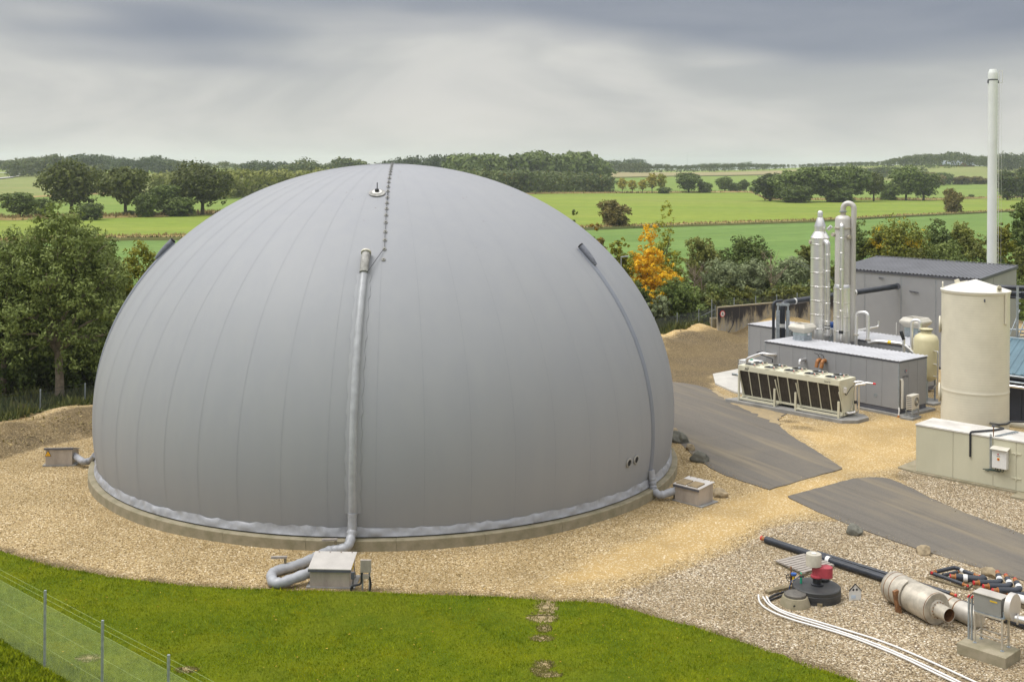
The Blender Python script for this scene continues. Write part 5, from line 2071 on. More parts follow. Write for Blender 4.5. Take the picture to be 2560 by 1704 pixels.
# ------------------------------------------------------------------ black insulated pipes
PB = Vector((17.45, 73.6, 0))
zt_ = ad(1956, 757, 73.6).z
t = thing('insulated_pipe', 'thick black pipe rising behind the container and running to the hall', 'pipe', (0, 0, 0), 0, 'black insulated pipes')
wallp = ad(2239, 716, 79.2)
MB().tube(route([(ad(1956, 757, 73.6).x, 73.6, .5), (ad(1956, 757, 73.6).x, 73.6, zt_), wallp], .45), .19, 16).build('jacket', M['blackpipe'], t, True)
for f in (.10, .62):
    p = Vector((ad(1956, 757, 73.6).x, 73.6, zt_)).lerp(wallp, f)
    dv = (wallp - Vector((ad(1956, 757, 73.6).x, 73.6, zt_))).normalized()
    MB().tube([p - dv * .06, p + dv * .06], .205, 16).build('white_collar', M['white'], t, True)
MB().tube([(ad(1956, 757, 73.6).x, 73.6, 3.25), (ad(1956, 757, 73.6).x, 73.6, 3.48)], .198, 16).build('white_collar', M['white'], t, True)
hp = Vector((ad(1956, 757, 73.6).x, 73.6, zt_)).lerp(wallp, .62)
for k in (-.25, .25):
    top = hp + Vector((-3.4 + k, 2.2, 1.9))
    MB().tube([hp + Vector((k * .3, k * .2, .2)), top], .012, 5).build('stay_wire', M['panel_dark'], t)
x_, y_ = ad(1934, 755, 73.9).x, 73.9
t = thing('insulated_pipe', 'thinner black pipe left of the thick one by the first column', 'pipe', (0, 0, 0), 0, 'black insulated pipes')
MB().tube(route([(x_, y_, .5), (x_, y_, zt_ + .02), Vector((x_, y_, zt_ + .02)).lerp(wallp + Vector((-2.4, -1.0, 0)), .09)], .25), .095, 14).build('jacket', M['blackpipe'], t, True)
t = thing('pipe_support', 'galvanised portal frame carrying the two black pipes', 'support', (0, 0, 0))
for px in (1944.5, 1969.5):
    x = ad(px, 800, 73.3).x
    MB().box(x - .10, x + .10, 73.2, 73.4, .1, ad(px, 776, 73.3).z).build('post', M['galv'], t, bevel=.01)
    MB().box(x - .055, x + .055, 73.25, 73.35, ad(px, 776, 73.3).z, ad(px, 761, 73.3).z).build('post_head', M['galv'], t)
MB().box(ad(1941, 800, 73.3).x, ad(1973, 800, 73.3).x, 73.24, 73.36, ad(1944, 764, 73.3).z, ad(1944, 758, 73.3).z).build('cross_beam', M['galv'], t)
# a thin grey pipe elbow on the rear wall left of the ventilator
a = ad(1978, 850, 74.0)
t = MB().tube(route([(a.x, 74.0, 2.0), (a.x, 74.0, ad(1978, 822, 74.0).z), ad(1998, 822, 73.8)], .3), .07, 10).build('thin_bent_pipe', M['galv'], None, True)
tag(t, 'thin bent grey pipe near the black pipe supports', 'pipe')
# pump with blue motor between the columns
p = ad(2082, 812, 71.6)
t = thing('circulation_pump', 'blue motor pump glimpsed between the two steel columns', 'pump', (p.x, p.y, 0))
MB().lathe([(.16, -.3), (.20, -.28), (.20, .28), (.16, .3)], 18, (0, 0, p.z), 'x').build('motor', M['blue'], t, True)
MB().lathe([(.17, 0), (.17, .35)], 16, (0, 0, p.z - .6)).build('volute', M['stainless'], t, True)
MB().box(-.16, .16, -.16, .16, 0, p.z - .6).build('stand', M['galv'], t)

# ------------------------------------------------------------------ hall, chimney, wall, shed
HO = Vector((30.8, 75.0, 0))
HA = Vector((.67, -.743, 0)).normalized()
HBv = Vector((.743, .67, 0)).normalized()
hall = thing('hall', 'big grey metal hall with a ribbed dark grey roof', 'hall', HO, dirz(HA.x, HA.y))
LH, WH, ZE, ZR = 10.75, 5.45, 6.30, 6.86
MB().hull8([(-LH + .06, .06, 0), (-.06, .06, 0), (-.06, WH - .06, 0), (-LH + .06, WH - .06, 0), (-LH + .06, .06, ZE - .2), (-.06, .06, ZE - .2), (-.06, WH - .06, ZR - .2), (-LH + .06, WH - .06, ZR - .2)]).build('core', M['panel_dark'], hall)
xs_ = [-LH, -8.4, -5.6, -3.05, 0]
for a, b in zip(xs_[:-1], xs_[1:]):
    MB().box(a + .05, b - .05, 0, .06, .15, ZE - .14).build('wall_panel', M['panel_grey'], hall)
    for k in range(1, 6):
        pass
for x in xs_[1:-1]:
    MB().box(x - .055, x + .055, .012, .055, .15, ZE - .14).build('joint_strip', M['panel_grey'], hall)
    MB().box(x - .015, x + .015, .004, .0118, .15, ZE - .14).build('joint_line', M['galv'], hall)
gl = MB()
for a, b in ((.0, 1.9), (1.9, 5.39)):
    za, zb_ = ZE - .14 + .1 * a, ZE - .14 + .1 * b
    w = MB().hull8([(-.05, a + .02, .15), (0, a + .02, .15), (0, b - .02, .15), (-.05, b - .02, .15), (-.05, a + .02, za), (0, a + .02, za), (0, b - .02, zb_), (-.05, b - .02, zb_)])
    w.build('gable_panel', M['panel_grey'], hall)
MB().hull8([(.0, -.05, ZE - .17), (.07, -.05, ZE - .17), (.07, WH + .05, ZR - .17), (.0, WH + .05, ZR - .17), (.0, -.05, ZE + .03), (.07, -.05, ZE + .03), (.07, WH + .05, ZR + .03), (.0, WH + .05, ZR + .03)]).build('barge_board', M['panel_dark'], hall)
MB().box(-LH - .05, .0, -.07, -.005, ZE - .14, ZE - .02).build('gutter', M['panel_dark'], hall)
corrugated('roof', -LH - .05, .02, -.10, WH + .08, ZE + .01, ZR + .01, .27, .045, M['roof_grey'], hall, .02)
ef = MB()  # black blocks put in for the shade of the voids under the roof ribs
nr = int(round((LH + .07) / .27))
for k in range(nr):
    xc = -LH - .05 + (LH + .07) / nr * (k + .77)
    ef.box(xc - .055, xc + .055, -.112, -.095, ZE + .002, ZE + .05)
ef.build('rib_end_shade', M['dark'], hall)
MB().box(-LH - .05, .05, WH - .02, WH + .12, ZR + .05, ZR + .075).build('ridge_cap', M['roof_grey'], hall)
MB().box(-LH + .45, -LH + 1.1, -.012, .0, .2, 4.6).build('dark_opening', M['dark'], hall)
MB().box(-LH + 1.1, -LH + 1.18, -.03, .0, .2, 4.7).build('opening_frame', M['teal'], hall)
MB().box(-LH + .37, -LH + .45, -.03, .0, .2, 4.7).build('opening_frame', M['teal'], hall)
disc_on('pipe_collar', (wallp - HO).dot(HA), wallp.z, .225, M['panel_dark'], hall, -.02)
for px, py in ((2204, 694), (2281, 728), (2292, 730)):
    r = ray(px, py)
    tt = HO.dot(HBv) / Vector((r[0], 1, 0)).dot(HBv)
    x = (Vector((r[0] * tt, tt, 0)) - HO).dot(HA)
    z = H + r[2] * tt
    MB().bar((x - .2, -.03, z), (x + .18, -.10, z - .02), .035, .06).build('wall_bracket', M['panel_dark'], hall)

CHM = Vector((35.36, 84, 0))
cm = thing('chimney', 'tall white chimney with a ladder behind the hall', 'chimney', CHM)
MB().lathe([(.345, 0), (.335, 12), (.33, 20.2), (.335, 20.2)], 36).build('stack', M['chim'], cm, True)
MB().lathe([(.345, 20.15), (.35, 20.6), (.345, 20.62), (.24, 20.88), (.02, 20.9)], 36).build('stack_cap', M['chim'], cm, True)
MB().lathe([(.345, 20.06), (.355, 20.10), (.345, 20.14)], 36, cap=False).build('cap_band', M['panel_dark'], cm, True)
for x in (-.37, .37):
    MB().box(x - .04, x + .04, -.06, .02, 19.85, 20.05).build('beacon', M['panel_dark'], cm)
ld = MB()
for y in (-.14, .14):
    ld.bar((.40, y, 1), (.40, y, 19.9), .035)
k = 1.2
while k < 19.8:
    ld.bar((.40, -.14, k), (.40, .14, k), .03)
    k += .3
ld.build('ladder', M['white'], cm)
rl = MB()
rl.bar((.40, 0, 19.9), (.72, 0, 19.9), .04)
rl.bar((.70, 0, 19.9), (.70, 0, 20.75), .035)
rl.bar((.40, 0, 20.75), (.72, 0, 20.75), .03)
rl.bar((.46, 0, 19.9), (.46, 0, 20.75), .03)
rl.bar((.66, 0, 1.0), (.66, 0, 19.9), .012)
rl.build('ladder_guard', M['white'], cm)

# stained concrete retaining wall
W0 = at(1795, 843, 0)
W0 = Vector((W0.x, W0.y, 0))
dirw = Vector((8.9, 5.9, 0)).normalized()
wall = thing('retaining_wall', 'sooty stained concrete wall behind the containers', 'wall', W0, dirz(dirw.x, dirw.y))
for i in range(8):
    x0, x1 = i * 2.35 + .015, (i + 1) * 2.35 - .015
    nx, nz = 24, 20
    rs = np.random.RandomState(i)
    v, f, so = [], [], []
    for a in range(nx + 1):
        for c in range(nz + 1):
            fx, fz = a / nx, c / nz
            v.append((x0 + (x1 - x0) * fx, 0, -.3 + 2.62 * fz))
            edge = max(0, 1 - fx * 5) * .35 + max(0, 1 - (1 - fx) * 4) * .35
            so.append((fz - .38) * (.85 + .3 * sin(i * 2.1 + fx * 3)) + edge * .7 * fz + .12)
    for a in range(nx):
        for c in range(nz):
            k = a * (nz + 1) + c
            f.append((k, k + nz + 1, k + nz + 2, k + 1))
    n0 = len(v)
    v += [(x0, .18, -.3), (x1, .18, -.3), (x1, .18, 2.32), (x0, .18, 2.32)]
    so += [0] * 4
    me = bpy.data.meshes.new('wall_panel')
    A_, B_, C_, D_ = 0, nx * (nz + 1), nx * (nz + 1) + nz, nz
    f += [(n0 + 1, n0, n0 + 3, n0 + 2), (B_, n0 + 1, n0 + 2, C_), (n0, A_, D_, n0 + 3)]
    me.from_pydata(v, [], f)
    me.materials.append(M['wall_stain'])
    at_ = me.attributes.new('soot', 'FLOAT', 'POINT')
    at_.data.foreach_set('value', np.array(so, np.float32))
    link(me, 'wall_panel', wall)
    MB().box(x0, x1, -.03, .22, 2.325, 2.42).build('coping', M['concrete'], wall, bevel=.01)
    MB().box(x1 - .005, x1 + .035, .01, .15, -.3, 2.32).build('joint_filler', M['panel_dark'] if i % 2 else M['concrete'], wall)
sgn = thing('round_sign', 'round red rimmed prohibition sign on the stained wall', 'sign', W0 + dirw * .45 + Vector((.0, -.03, 1.85)), dirz(dirw.x, dirw.y))
MB().lathe([(.27, 0), (.27, -.03), (.001, -.03)], 28, axis='y').build('rim', M['redcap'], sgn, True)
MB().lathe([(.21, -.031), (.21, -.036), (.001, -.036)], 28, axis='y').build('face', M['white'], sgn, True)
pm = MB()
pm.box(-.035, .035, -.042, -.037, -.06, .05)
pm.lathe([(.04, -.038), (.04, -.042)], 12, (0, 0, .09), 'y')
pm.box(-.10, -.04, -.042, -.037, -.10, -.02)
pm.box(.04, .10, -.042, -.037, -.10, -.02)
pm.build('pictogram', M['black'], sgn)
p = at(1788, 836, 0)
t = thing('short_pipe_ring', 'short pale pipe standing at the end of the stained wall', 'pipe', (p.x - .05, p.y + .3, 0))
MB().lathe([(.28, 0), (.28, .75), (.36, .95), (.36, 1.3), (.30, 1.32), (.26, 1.30), (.26, .9)], 22, cap=False).build('pipe', M['concrete'], t, True)
MB().box(-.1, .1, -.45, -.3, 0, .5).build('red_post', M['red'], t)
wpts = [W0 + dirw * 1.75 + Vector((0, -.12, 1.25)), W0 + dirw * 1.55 + Vector((0, -.15, .8)), W0 + dirw * .95 + Vector((0, -.3, .25)), W0 + dirw * .3 + Vector((0, -.5, .06)), at(1745, 842, .35), at(1700, 826, .95)]
t = MB().tube(route(wpts, .5), .03, 6).build('garden_hose', M['black'], None, True)
tag(t, 'thin dark hose trailing from the stained wall across the sand', 'hose')

# navy shed
SO = Vector((26.30, 60.60, 0))
SA = Vector((.72, -.694, 0)).normalized()
sh = thing('shed', 'navy clad shed with a ribbed blue grey roof and blue door', 'shed', SO, dirz(SA.x, SA.y))
MB().box(-1.6, 6.5, .08, 2.6, 0, 2.45).build('core', M['navy'], sh)
for i in range(13):
    if i in (0, 1, 2, 3, 4, 5, 6, 7, 8, 9, 10, 11, 12):
        x = -1.6 + i * .6
        MB().box(x + .012, x + .588, .045, .078, .0, 2.4).build('cladding_board', M['navy'], sh)
MB().box(-1.15, .16, .02, .044, .05, 1.96).build('door', M['door_blue'], sh, bevel=.008)
MB().box(-.04, .09, .010, .019, 1.30, 1.62).build('yellow_notice', M['yellow'], sh)
MB().box(-.03, .06, .010, .019, 1.12, 1.24).build('white_notice', M['white'], sh)
MB().box(-.10, .03, -.05, .019, .86, .90).build('door_handle', M['stainless'], sh)
corrugated('roof', -1.9, 6.8, -.25, 2.75, 2.72, 4.15, .42, .05, M['teal'], sh, .03)
MB().box(-1.9, 6.8, 2.70, 2.95, 4.14, 4.22).build('ridge_cap', mat('pale blue ridge', (.25, .33, .38), .5), sh)
MB().tube([(-1.9, -.30, 2.62), (6.8, -.30, 2.62)], .055, 10).build('gutter', M['galv'], sh, True)
MB().tube([(-1.9, -.35, 2.32), (6.8, -.35, 2.32)], .05, 10).build('cable_pipe', M['galv'], sh, True)
MB().tube([(-1.9, -.38, 2.10), (6.8, -.38, 2.10)], .085, 12).build('steam_pipe', M['stainless_bright'], sh, True)
MB().lathe([(.15, -.1), (.19, -.06), (.19, .04), (.12, .09)], 18, (-.62, -.02, 2.12 - .42), 'y').build('round_lamp', M['cream_lt'], sh, True)

# pipe rack by the shed
for k, (py, rr, lab) in enumerate(((719, .14, 'top black pipe of the rack beside the big tank'), (732.5, .15, 'middle black pipe of the rack with a white band'), (742.5, .095, 'lowest and thinnest black pipe of the rack'))):
    a, b = ad(2440, py - 3, 66.5), ad(2640, py + 3, 63.0)
    t = thing('rack_pipe', lab, 'pipe', (0, 0, 0), 0, 'black pipes on the rack by the tank')
    MB().tube([a, b], rr, 14).build('jacket', M['blackpipe'], t, True)
    if k == 1:
        p = ad(2524, py, 64.95)
        MB().tube([p - (b - a).normalized() * .07, p + (b - a).normalized() * .07], rr + .01, 14).build('white_band', M['white'], t, True)
p = ad(2544, 722, 64.3)
t = thing('pipe_rack_post', 'galvanised post holding the three black pipes beside the tank', 'post', (p.x, p.y, 0))
MB().box(-.05, .05, -.05, .05, 0, p.z + .15).build('post', M['galv'], t)
for dz in (.0, -.33, -.62):
    MB().box(.03, .16, -.06, .3, p.z + dz - .22, p.z + dz - .16).build('bracket', M['galv'], t)
t = thing('steel_stair', 'galvanised outdoor stair between the hall and the shed', 'stair', (ad(2521, 840, 68).x, 68, 0))
for dx in (0, .55):
    MB().bar((dx, 0, 3.4), (dx + .85, .4, 5.1), .05).build('handrail', M['galv'], t)
for k in range(5):
    MB().box(.1 + .17 * k, .8 + .17 * k, .0, .5, 2.9 + .2 * k, 2.94 + .2 * k).build('tread', M['galv'], t)
MB().box(-.3, 1.2, .1, .6, 3.9, 3.95).build('landing', M['galv'], t)
for x in (-.25, 1.1):
    MB().box(x, x + .06, .3, .36, 0, 3.9).build('post', M['galv'], t)

# ================================================================== things lying in the yard
def ground_thing(name, label, cat, p, rz=0, group=None):
    return thing(name, label, cat, (p.x, p.y, p.z), rz, group)


def zf(x, y, ox=1780, oy=1250, s=780 / 2356):
    return ox + x * s, oy + y * s


# long black pipes
def long_pipe(label, a, b, r, parts=True, capm='redcap', steel=.16):
    t = thing('steel_core_pipe', label, 'pipe', a, 0, 'black jacketed pipes on the gravel')
    d_ = (b - a)
    u = d_.normalized()
    MB().tube([u * 0, d_], r, 18).build('jacket', M['blackpipe'], t, True)
    MB().tube([-u * steel, u * .01], r * .62, 14).build('steel_end', M['copper'], t, True)
    MB().tube([-u * (steel + .05), -u * steel], r * .68, 14).build('end_cap', M[capm], t, True)
    return t, u


r1 = .125
a = at(*zf(408, 296), r1)
b = at(*zf(2480, 975), r1)
t, u = long_pipe('longest thick black pipe lying across the gravel with a red capped end', Vector(a), Vector(b), r1)
q = at(*zf(885, 412), r1 * 2) - Vector(a)
MB().tube([u * q.length, u * (q.length + .14)], r1 + .004, 18).build('white_label', M['white'], t, True)
rr = .07
b2 = at(*zf(1800, 703), rr)
a2 = at(*zf(800, 395), rr)
t, u = long_pipe('thinner black pipe lying along the far side of the longest one', Vector(b2), Vector(a2), rr)
# wide black pipe under the drum
# pallet
p0, p1, p2, p3 = [at(*zf(*q), .13) for q in ((478, 452), (710, 395), (905, 486), (690, 545))]
ux = (p3 - p0)
vx = (p1 - p0)
t = ground_thing('timber_pallet', 'weathered timber pallet beside the long black pipe', 'pallet', Vector((p0.x, p0.y, 0)))
n = 8
for i in range(n):
    f0 = (i + .08) / n
    f1 = (i + .84) / n
    c = [ux * f0, ux * f1, ux * f1 + vx, ux * f0 + vx]
    MB().hull8([Vector((q.x, q.y, .112)) for q in c] + [Vector((q.x, q.y, .134)) for q in c]).build('top_plank', M['timber'], t, bevel=.003)
for g in (.04, .5, .96):
    c0, c1 = vx * g, vx * g + ux
    MB().bar((c0.x, c0.y, .095), (c1.x, c1.y, .095), .10, .03).build('stringer', M['timber'], t)
    for h in (.05, .5, .95):
        q = vx * g + ux * h
        MB().box(q.x - .06, q.x + .06, q.y - .06, q.y + .06, -.02, .079).build('block', M['plank'], t)
    MB().bar((c0.x, c0.y, .012), (c1.x, c1.y, .012), .10, .02).build('bottom_board', M['plank'], t)

# pump well
M['hood'] = mat('dusty cream hood', (.46, .43, .36), .5, 0, .12, 3)
WC = Vector((9.63, 35.80, 0))
t = ground_thing('pump_well', 'round black well cover with a red gear motor on top', 'well', WC)
MB().lathe([(.74, -.2), (.74, .12), (.75, .13), (.75, .24), (.74, .25), (.745, .36), (.72, .385), (.02, .40)], 56).build('well_cover', M['well'], t, True)
c = Vector((.02, .00, 0))
MB().lathe([(.19, .39), (.19, .44), (.13, .46), (.13, .60), (.18, .62), (.18, .65)], 22, c).build('motor_foot', M['black'], t, True)
MB().lathe([(.20, .652), (.20, .70), (.16, .72), (.16, .90)], 24, c).build('gear_neck', M['red'], t, True)
g = MB()
o1, o2, ra, rb_ = c, c + Vector((.27, -.05, 0)), .15, .20
pts = []
for i in range(24):
    a_ = 2 * pi * i / 24
    pts.append((o1.x + ra * cos(a_), o1.y + ra * sin(a_)))
    pts.append((o2.x + rb_ * cos(a_), o2.y + rb_ * sin(a_)))


def hull(pts):
    pts = sorted(set(pts))

    def half(ps):
        h = []
        for p in ps:
            while len(h) > 1 and (h[-1][0] - h[-2][0]) * (p[1] - h[-2][1]) - (h[-1][1] - h[-2][1]) * (p[0] - h[-2][0]) <= 0:
                h.pop()
            h.append(p)
        return h
    a, b = half(pts), half(pts[::-1])
    return a[:-1] + b[:-1]


g.prism(hull(pts), .66, .98)
g.build('gear_housing', M['red'], t, bevel=.02)
MB().lathe([(.20, .981), (.17, 1.0), (.02, 1.01)], 26, o2).build('gear_lid', M['red'], t, True)
MB().lathe([(.24, 1.00), (.24, 1.34), (.23, 1.37), (.02, 1.39)], 36, c + Vector((-.10, .03, 0))).build('motor_hood', M['hood'], t, True)
MB().box(-.16, -.02, -.08, .06, 1.385, 1.398).build('hood_label', M['white'], t)
MB().lathe([(.20, .39), (.20, .47), (.17, .49), (.02, .50)], 24, Vector((.32, .42, 0))).build('side_hatch', M['well'], t, True)
gv = Vector((-.44, .16, 0))
MB().tube([gv + Vector((0, 0, .39)), gv + Vector((0, 0, .58))], .035, 10).build('green_valve', M['green_pl'], t, True)
MB().tube([gv + Vector((-.07, 0, .60)), gv + Vector((.09, 0, .60))], .03, 8).build('valve_tee', M['black'], t, True)
MB().tube([gv + Vector((0, -.06, .70)), gv + Vector((0, .06, .70))], .018, 8).build('valve_lever', M['green_pl'], t)
MB().tube(route([gv + Vector((-.05, 0, .6)), gv + Vector((-.22, -.02, .5)), gv + Vector((-.34, -.05, .45)), gv + Vector((-.42, -.1, .1))], .1), .018, 7).build('hose', M['door_blue'], t, True)

q = at(*zf(617, 665), 0)
t = ground_thing('marker_post', 'yellow post with a blue cap beside the black well', 'post', q)
MB().tube([(0, 0, -.1), (0, 0, .40)], .042, 12).build('post', M['yellow'], t, True)
MB().lathe([(.045, .40), (.09, .44), (.09, .49), (.03, .50)], 14).build('cap', M['blue'], t, True)
q = at(*zf(596, 640), 0)
t = ground_thing('valve_spindle', 'rusty valve spindle with a black handwheel by the pallet', 'valve', q)
MB().tube([(0, 0, -.1), (0, 0, .60)], .028, 10).build('spindle', M['rusty'], t, True)
MB().tube([(-.06 + .0, -.05 + .0 * cos(a_), .30) for a_ in (0, 1)], .01, 5) if False else None
hw = MB()
hw.tube([(-.07 + .11 * cos(a_) * .8, -.06 - .11 * cos(a_) * .3, .27 + .115 * sin(a_)) for a_ in [2 * pi * k / 20 for k in range(21)]], .013, 6, False)
for a_ in (0, 1.05, 2.1):
    hw.bar((-.07 + .088 * cos(a_), -.06 - .033 * cos(a_), .27 + .115 * sin(a_)), (-.07 - .088 * cos(a_), -.06 + .033 * cos(a_), .27 - .115 * sin(a_)), .012)
hw.tube([(-.07, -.06, .27), (0, 0, .27)], .014, 6)
hw.build('handwheel', M['black'], t)

MC = Vector((8.82, 35.22, 0))
t = ground_thing('manhole', 'concrete manhole cone with a round iron cover', 'manhole', MC)
MB().lathe([(.47, -.1), (.46, .04), (.38, .26), (.36, .27)], 40).build('cone', M['concrete'], t, True)
MB().lathe([(.335, .271), (.335, .34), (.31, .36), (.30, .345), (.02, .35)], 40).build('cover', mat('worn iron cover', (.13, .12, .105), .6, .3, .25, 5, .3, 30), t, True)
MB().lathe([(.035, 0), (.035, .02)], 12, (-.12, -.425, .10), 'y').build('plug', M['dark'], t, True)

# plank offcuts
for (x0, y0, x1, y1), lab in (((740, 765, 835, 790), 'short thick timber in front of the black well cover'), ((415, 695, 520, 660), 'weathered plank offcut left of the black hoses'), ((525, 668, 600, 648), 'plank offcut touching the yellow post'), ((690, 728, 735, 742), 'small timber block between manhole and well cover'), ((470, 680, 560, 655), 'thin grey plank offcut beside the weathered one')):
    a, b = at(*zf(x0, y0), .05), at(*zf(x1, y1), .05)
    o = MB().bar(a, b, .16, .09).build('timber_offcut', M['plank'], None, bevel=.006)
    tag(o, lab, 'timber', 'timber offcuts by the well')
for k, (pts, lab) in enumerate((([(620, 675), (540, 690), (460, 715), (420, 745)], 'upper black hose trailing from the well cover'), ([(620, 690), (560, 705), (500, 728), (430, 755), (415, 770)], 'lower black hose trailing from the well cover'))):
    w = [at(*zf(*q), .04) for q in pts]
    o = MB().tube(route(w, .3), .032, 9).build('black_hose', M['black'], None, True)
    tag(o, lab, 'hose', 'black hoses by the well')

# white plastic conduits
for k, (pts, lab) in enumerate((
        ([(350, 725), (355, 760), (385, 800), (470, 850), (620, 905), (1000, 1010), (1400, 1165), (1700, 1310), (2000, 1450)], 'white plastic conduit nearest the lawn'),
        ([(385, 740), (420, 780), (490, 830), (600, 875), (900, 965), (1250, 1085), (1600, 1240), (1900, 1385), (2060, 1465)], 'white plastic conduit in the middle of the three'),
        ([(412, 738), (440, 780), (520, 830), (640, 870), (900, 945), (1300, 1065), (1650, 1215), (1900, 1330), (2200, 1470)], 'white plastic conduit nearest the long black pipe'))):
    w = [at(*zf(*q), .05) for q in pts]
    w[0].z = .10
    o = MB().tube(route(w, .8, 8), .029, 10).build('white_conduit', M['white_pl'], None, True)
    tag(o, lab, 'conduit', 'white plastic conduits on the gravel')

# sign shaped like a little house
q = at(*zf(1080, 752), 0)
t = ground_thing('fallen_sign', 'small white house shaped sign standing in the gravel', 'sign', q, .1)
e = MB()
pts = [(-.19, 0), (.19, 0), (.19, .30), (0, .50), (-.19, .30)]
e.add([(x, -.012, z) for x, z in pts] + [(x, .012, z) for x, z in pts], [(0, 1, 2, 3, 4), (9, 8, 7, 6, 5), (0, 5, 6, 1), (1, 6, 7, 2), (2, 7, 8, 3), (3, 8, 9, 4), (4, 9, 5, 0)])
e.build('board', M['white'], t)
e = MB()
for s in (-1, 1):
    e.bar((s * .205, -.02, .29), (0, -.02, .515), .03, .02)
e.build('edge', M['black'], t)
MB().box(-.13, .02, -.017, -.0125, .06, .16).build('print_block', mat('pale blue print', (.50, .60, .72), .5), t)
for x in (-.06, .05):
    MB().lathe([(.035, -.013), (.035, -.018), (.001, -.018)], 12, (x, 0, .33), 'y').build('pictogram', M['black'], t)


# silencer drum
def frame_along(d_):
    return d_.to_track_quat('X', 'Z').to_euler()


s0 = at(*zf(1385, 655), .47)
s1 = at(*zf(1690, 815), .47)
s2 = at(*zf(1800, 898), .40)
t = thing('silencer_drum', 'stained steel silencer drum with an open rusty pipe end', 'drum', s0)
ax = (s1 - s0).normalized()
e = frame_along(ax)
Ld = (s1 - s0).length + .05


def along(name, prof, n, m, parent, cap=True):
    o = MB().lathe(prof, n, (0, 0, 0), 'x', cap).build(name, m, parent, True)
    o.rotation_euler = e
    return o


along('drum_shell', [(.44, -.15), (.465, -.11), (.47, .0), (.47, Ld - .02), (.46, Ld)], 44, M['stainless_dull'], t)
for x in (.02, .26, Ld - .03):
    along('weld_band', [(.471, x - .014), (.478, x), (.471, x + .014)], 44, M['rusty'], t, False)
along('end_flange', [(.27, Ld + .001), (.27, Ld + .06), (.25, Ld + .075)], 30, M['stainless_dull'], t)
along('outlet_pipe', [(.205, Ld), (.205, Ld + .52), (.195, Ld + .52), (.195, Ld + .05), (.02, Ld + .05)], 34, M['stainless_dull'], t, False)
along('rusty_liner', [(.194, Ld + .50), (.194, Ld + .06), (.01, Ld + .06)], 30, M['rusty'], t, False)
bl = MB()
for k in range(14):
    a_ = 2 * pi * k / 14
    bl.box(Ld + .076, Ld + .095, .235 * cos(a_) - .012, .235 * cos(a_) + .012, .235 * sin(a_) - .012, .235 * sin(a_) + .012)
o = bl.build('flange_bolts', M['rusty'], t)
o.rotation_euler = e
sd = ax.cross(Vector((0, 0, 1))).normalized()
if sd.y > 0:
    sd = -sd
sp = ax * .72
sa = MB()
arcp = []
for k in range(13):
    a_ = radians(20 + 95 * k / 12)
    arcp.append(sp + sd * sin(a_) * .50 + Vector((0, 0, cos(a_) * .50)))
vs_, fs = [], []
for p in arcp:
    n_ = (p - sp).normalized()
    for w in (-.10, .10):
        for h in (0, .035):
            vs_.append(p + ax * w + n_ * h)
for k in range(12):
    b_ = 4 * k
    fs += [(b_ + 1, b_ + 3, b_ + 7, b_ + 5), (b_, b_ + 4, b_ + 6, b_ + 2), (b_, b_ + 1, b_ + 5, b_ + 4), (b_ + 2, b_ + 6, b_ + 7, b_ + 3)]
sa.add(vs_, fs)
sa.build('saddle_strap', M['stainless_dull'], t)
sa = MB()
tp = sp + sd * .45 + Vector((0, 0, .30))
c = [tp + ax * .10 + sd * .05, tp - ax * .10 + sd * .05, tp - ax * .10 + sd * .32 + Vector((0, 0, .02)), tp + ax * .10 + sd * .32 + Vector((0, 0, .02))]
sa.hull8([sp + sd * .40 + ax * .09 + Vector((0, 0, -.47)), sp + sd * .40 - ax * .09 + Vector((0, 0, -.47)), sp + sd * .50 - ax * .09 + Vector((0, 0, -.47)), sp + sd * .50 + ax * .09 + Vector((0, 0, -.47)),
          sp + sd * .50 + ax * .05 + Vector((0, 0, .24)), sp + sd * .50 - ax * .05 + Vector((0, 0, .24)), sp + sd * .66 - ax * .05 + Vector((0, 0, .20)), sp + sd * .66 + ax * .05 + Vector((0, 0, .20))])
sa.build('foot_plate', M['rusty'], t)

s0 = at(*zf(1500, 665), .29)
s1 = at(*zf(2005, 888), .29)
t = thing('steel_duct', 'rust streaked steel duct lying behind the silencer drum', 'duct', s0)
e = frame_along((s1 - s0).normalized())
Ld = (s1 - s0).length
along('shell', [(.28, 0), (.29, .02), (.29, Ld), (.24, Ld + .07), (.02, Ld + .09)], 36, M['stainless_dull'], t)
along('white_band', [(.293, Ld - .62), (.297, Ld - .60), (.297, Ld - .02), (.293, Ld)], 36, M['band_pale'], t, False)
along('weld_band', [(.292, Ld - .70), (.30, Ld - .68), (.292, Ld - .66)], 36, M['rusty'], t, False)
along('weld_band', [(.292, Ld - .95), (.30, Ld - .93), (.292, Ld - .91)], 36, M['rusty'], t, False)

# ------------------------------------------------------------------ stacked pipe bends


def zp(x, y, z):
    return at(2280 + x * 280 / 1568, 1400 + y * 280 / 1568, z)


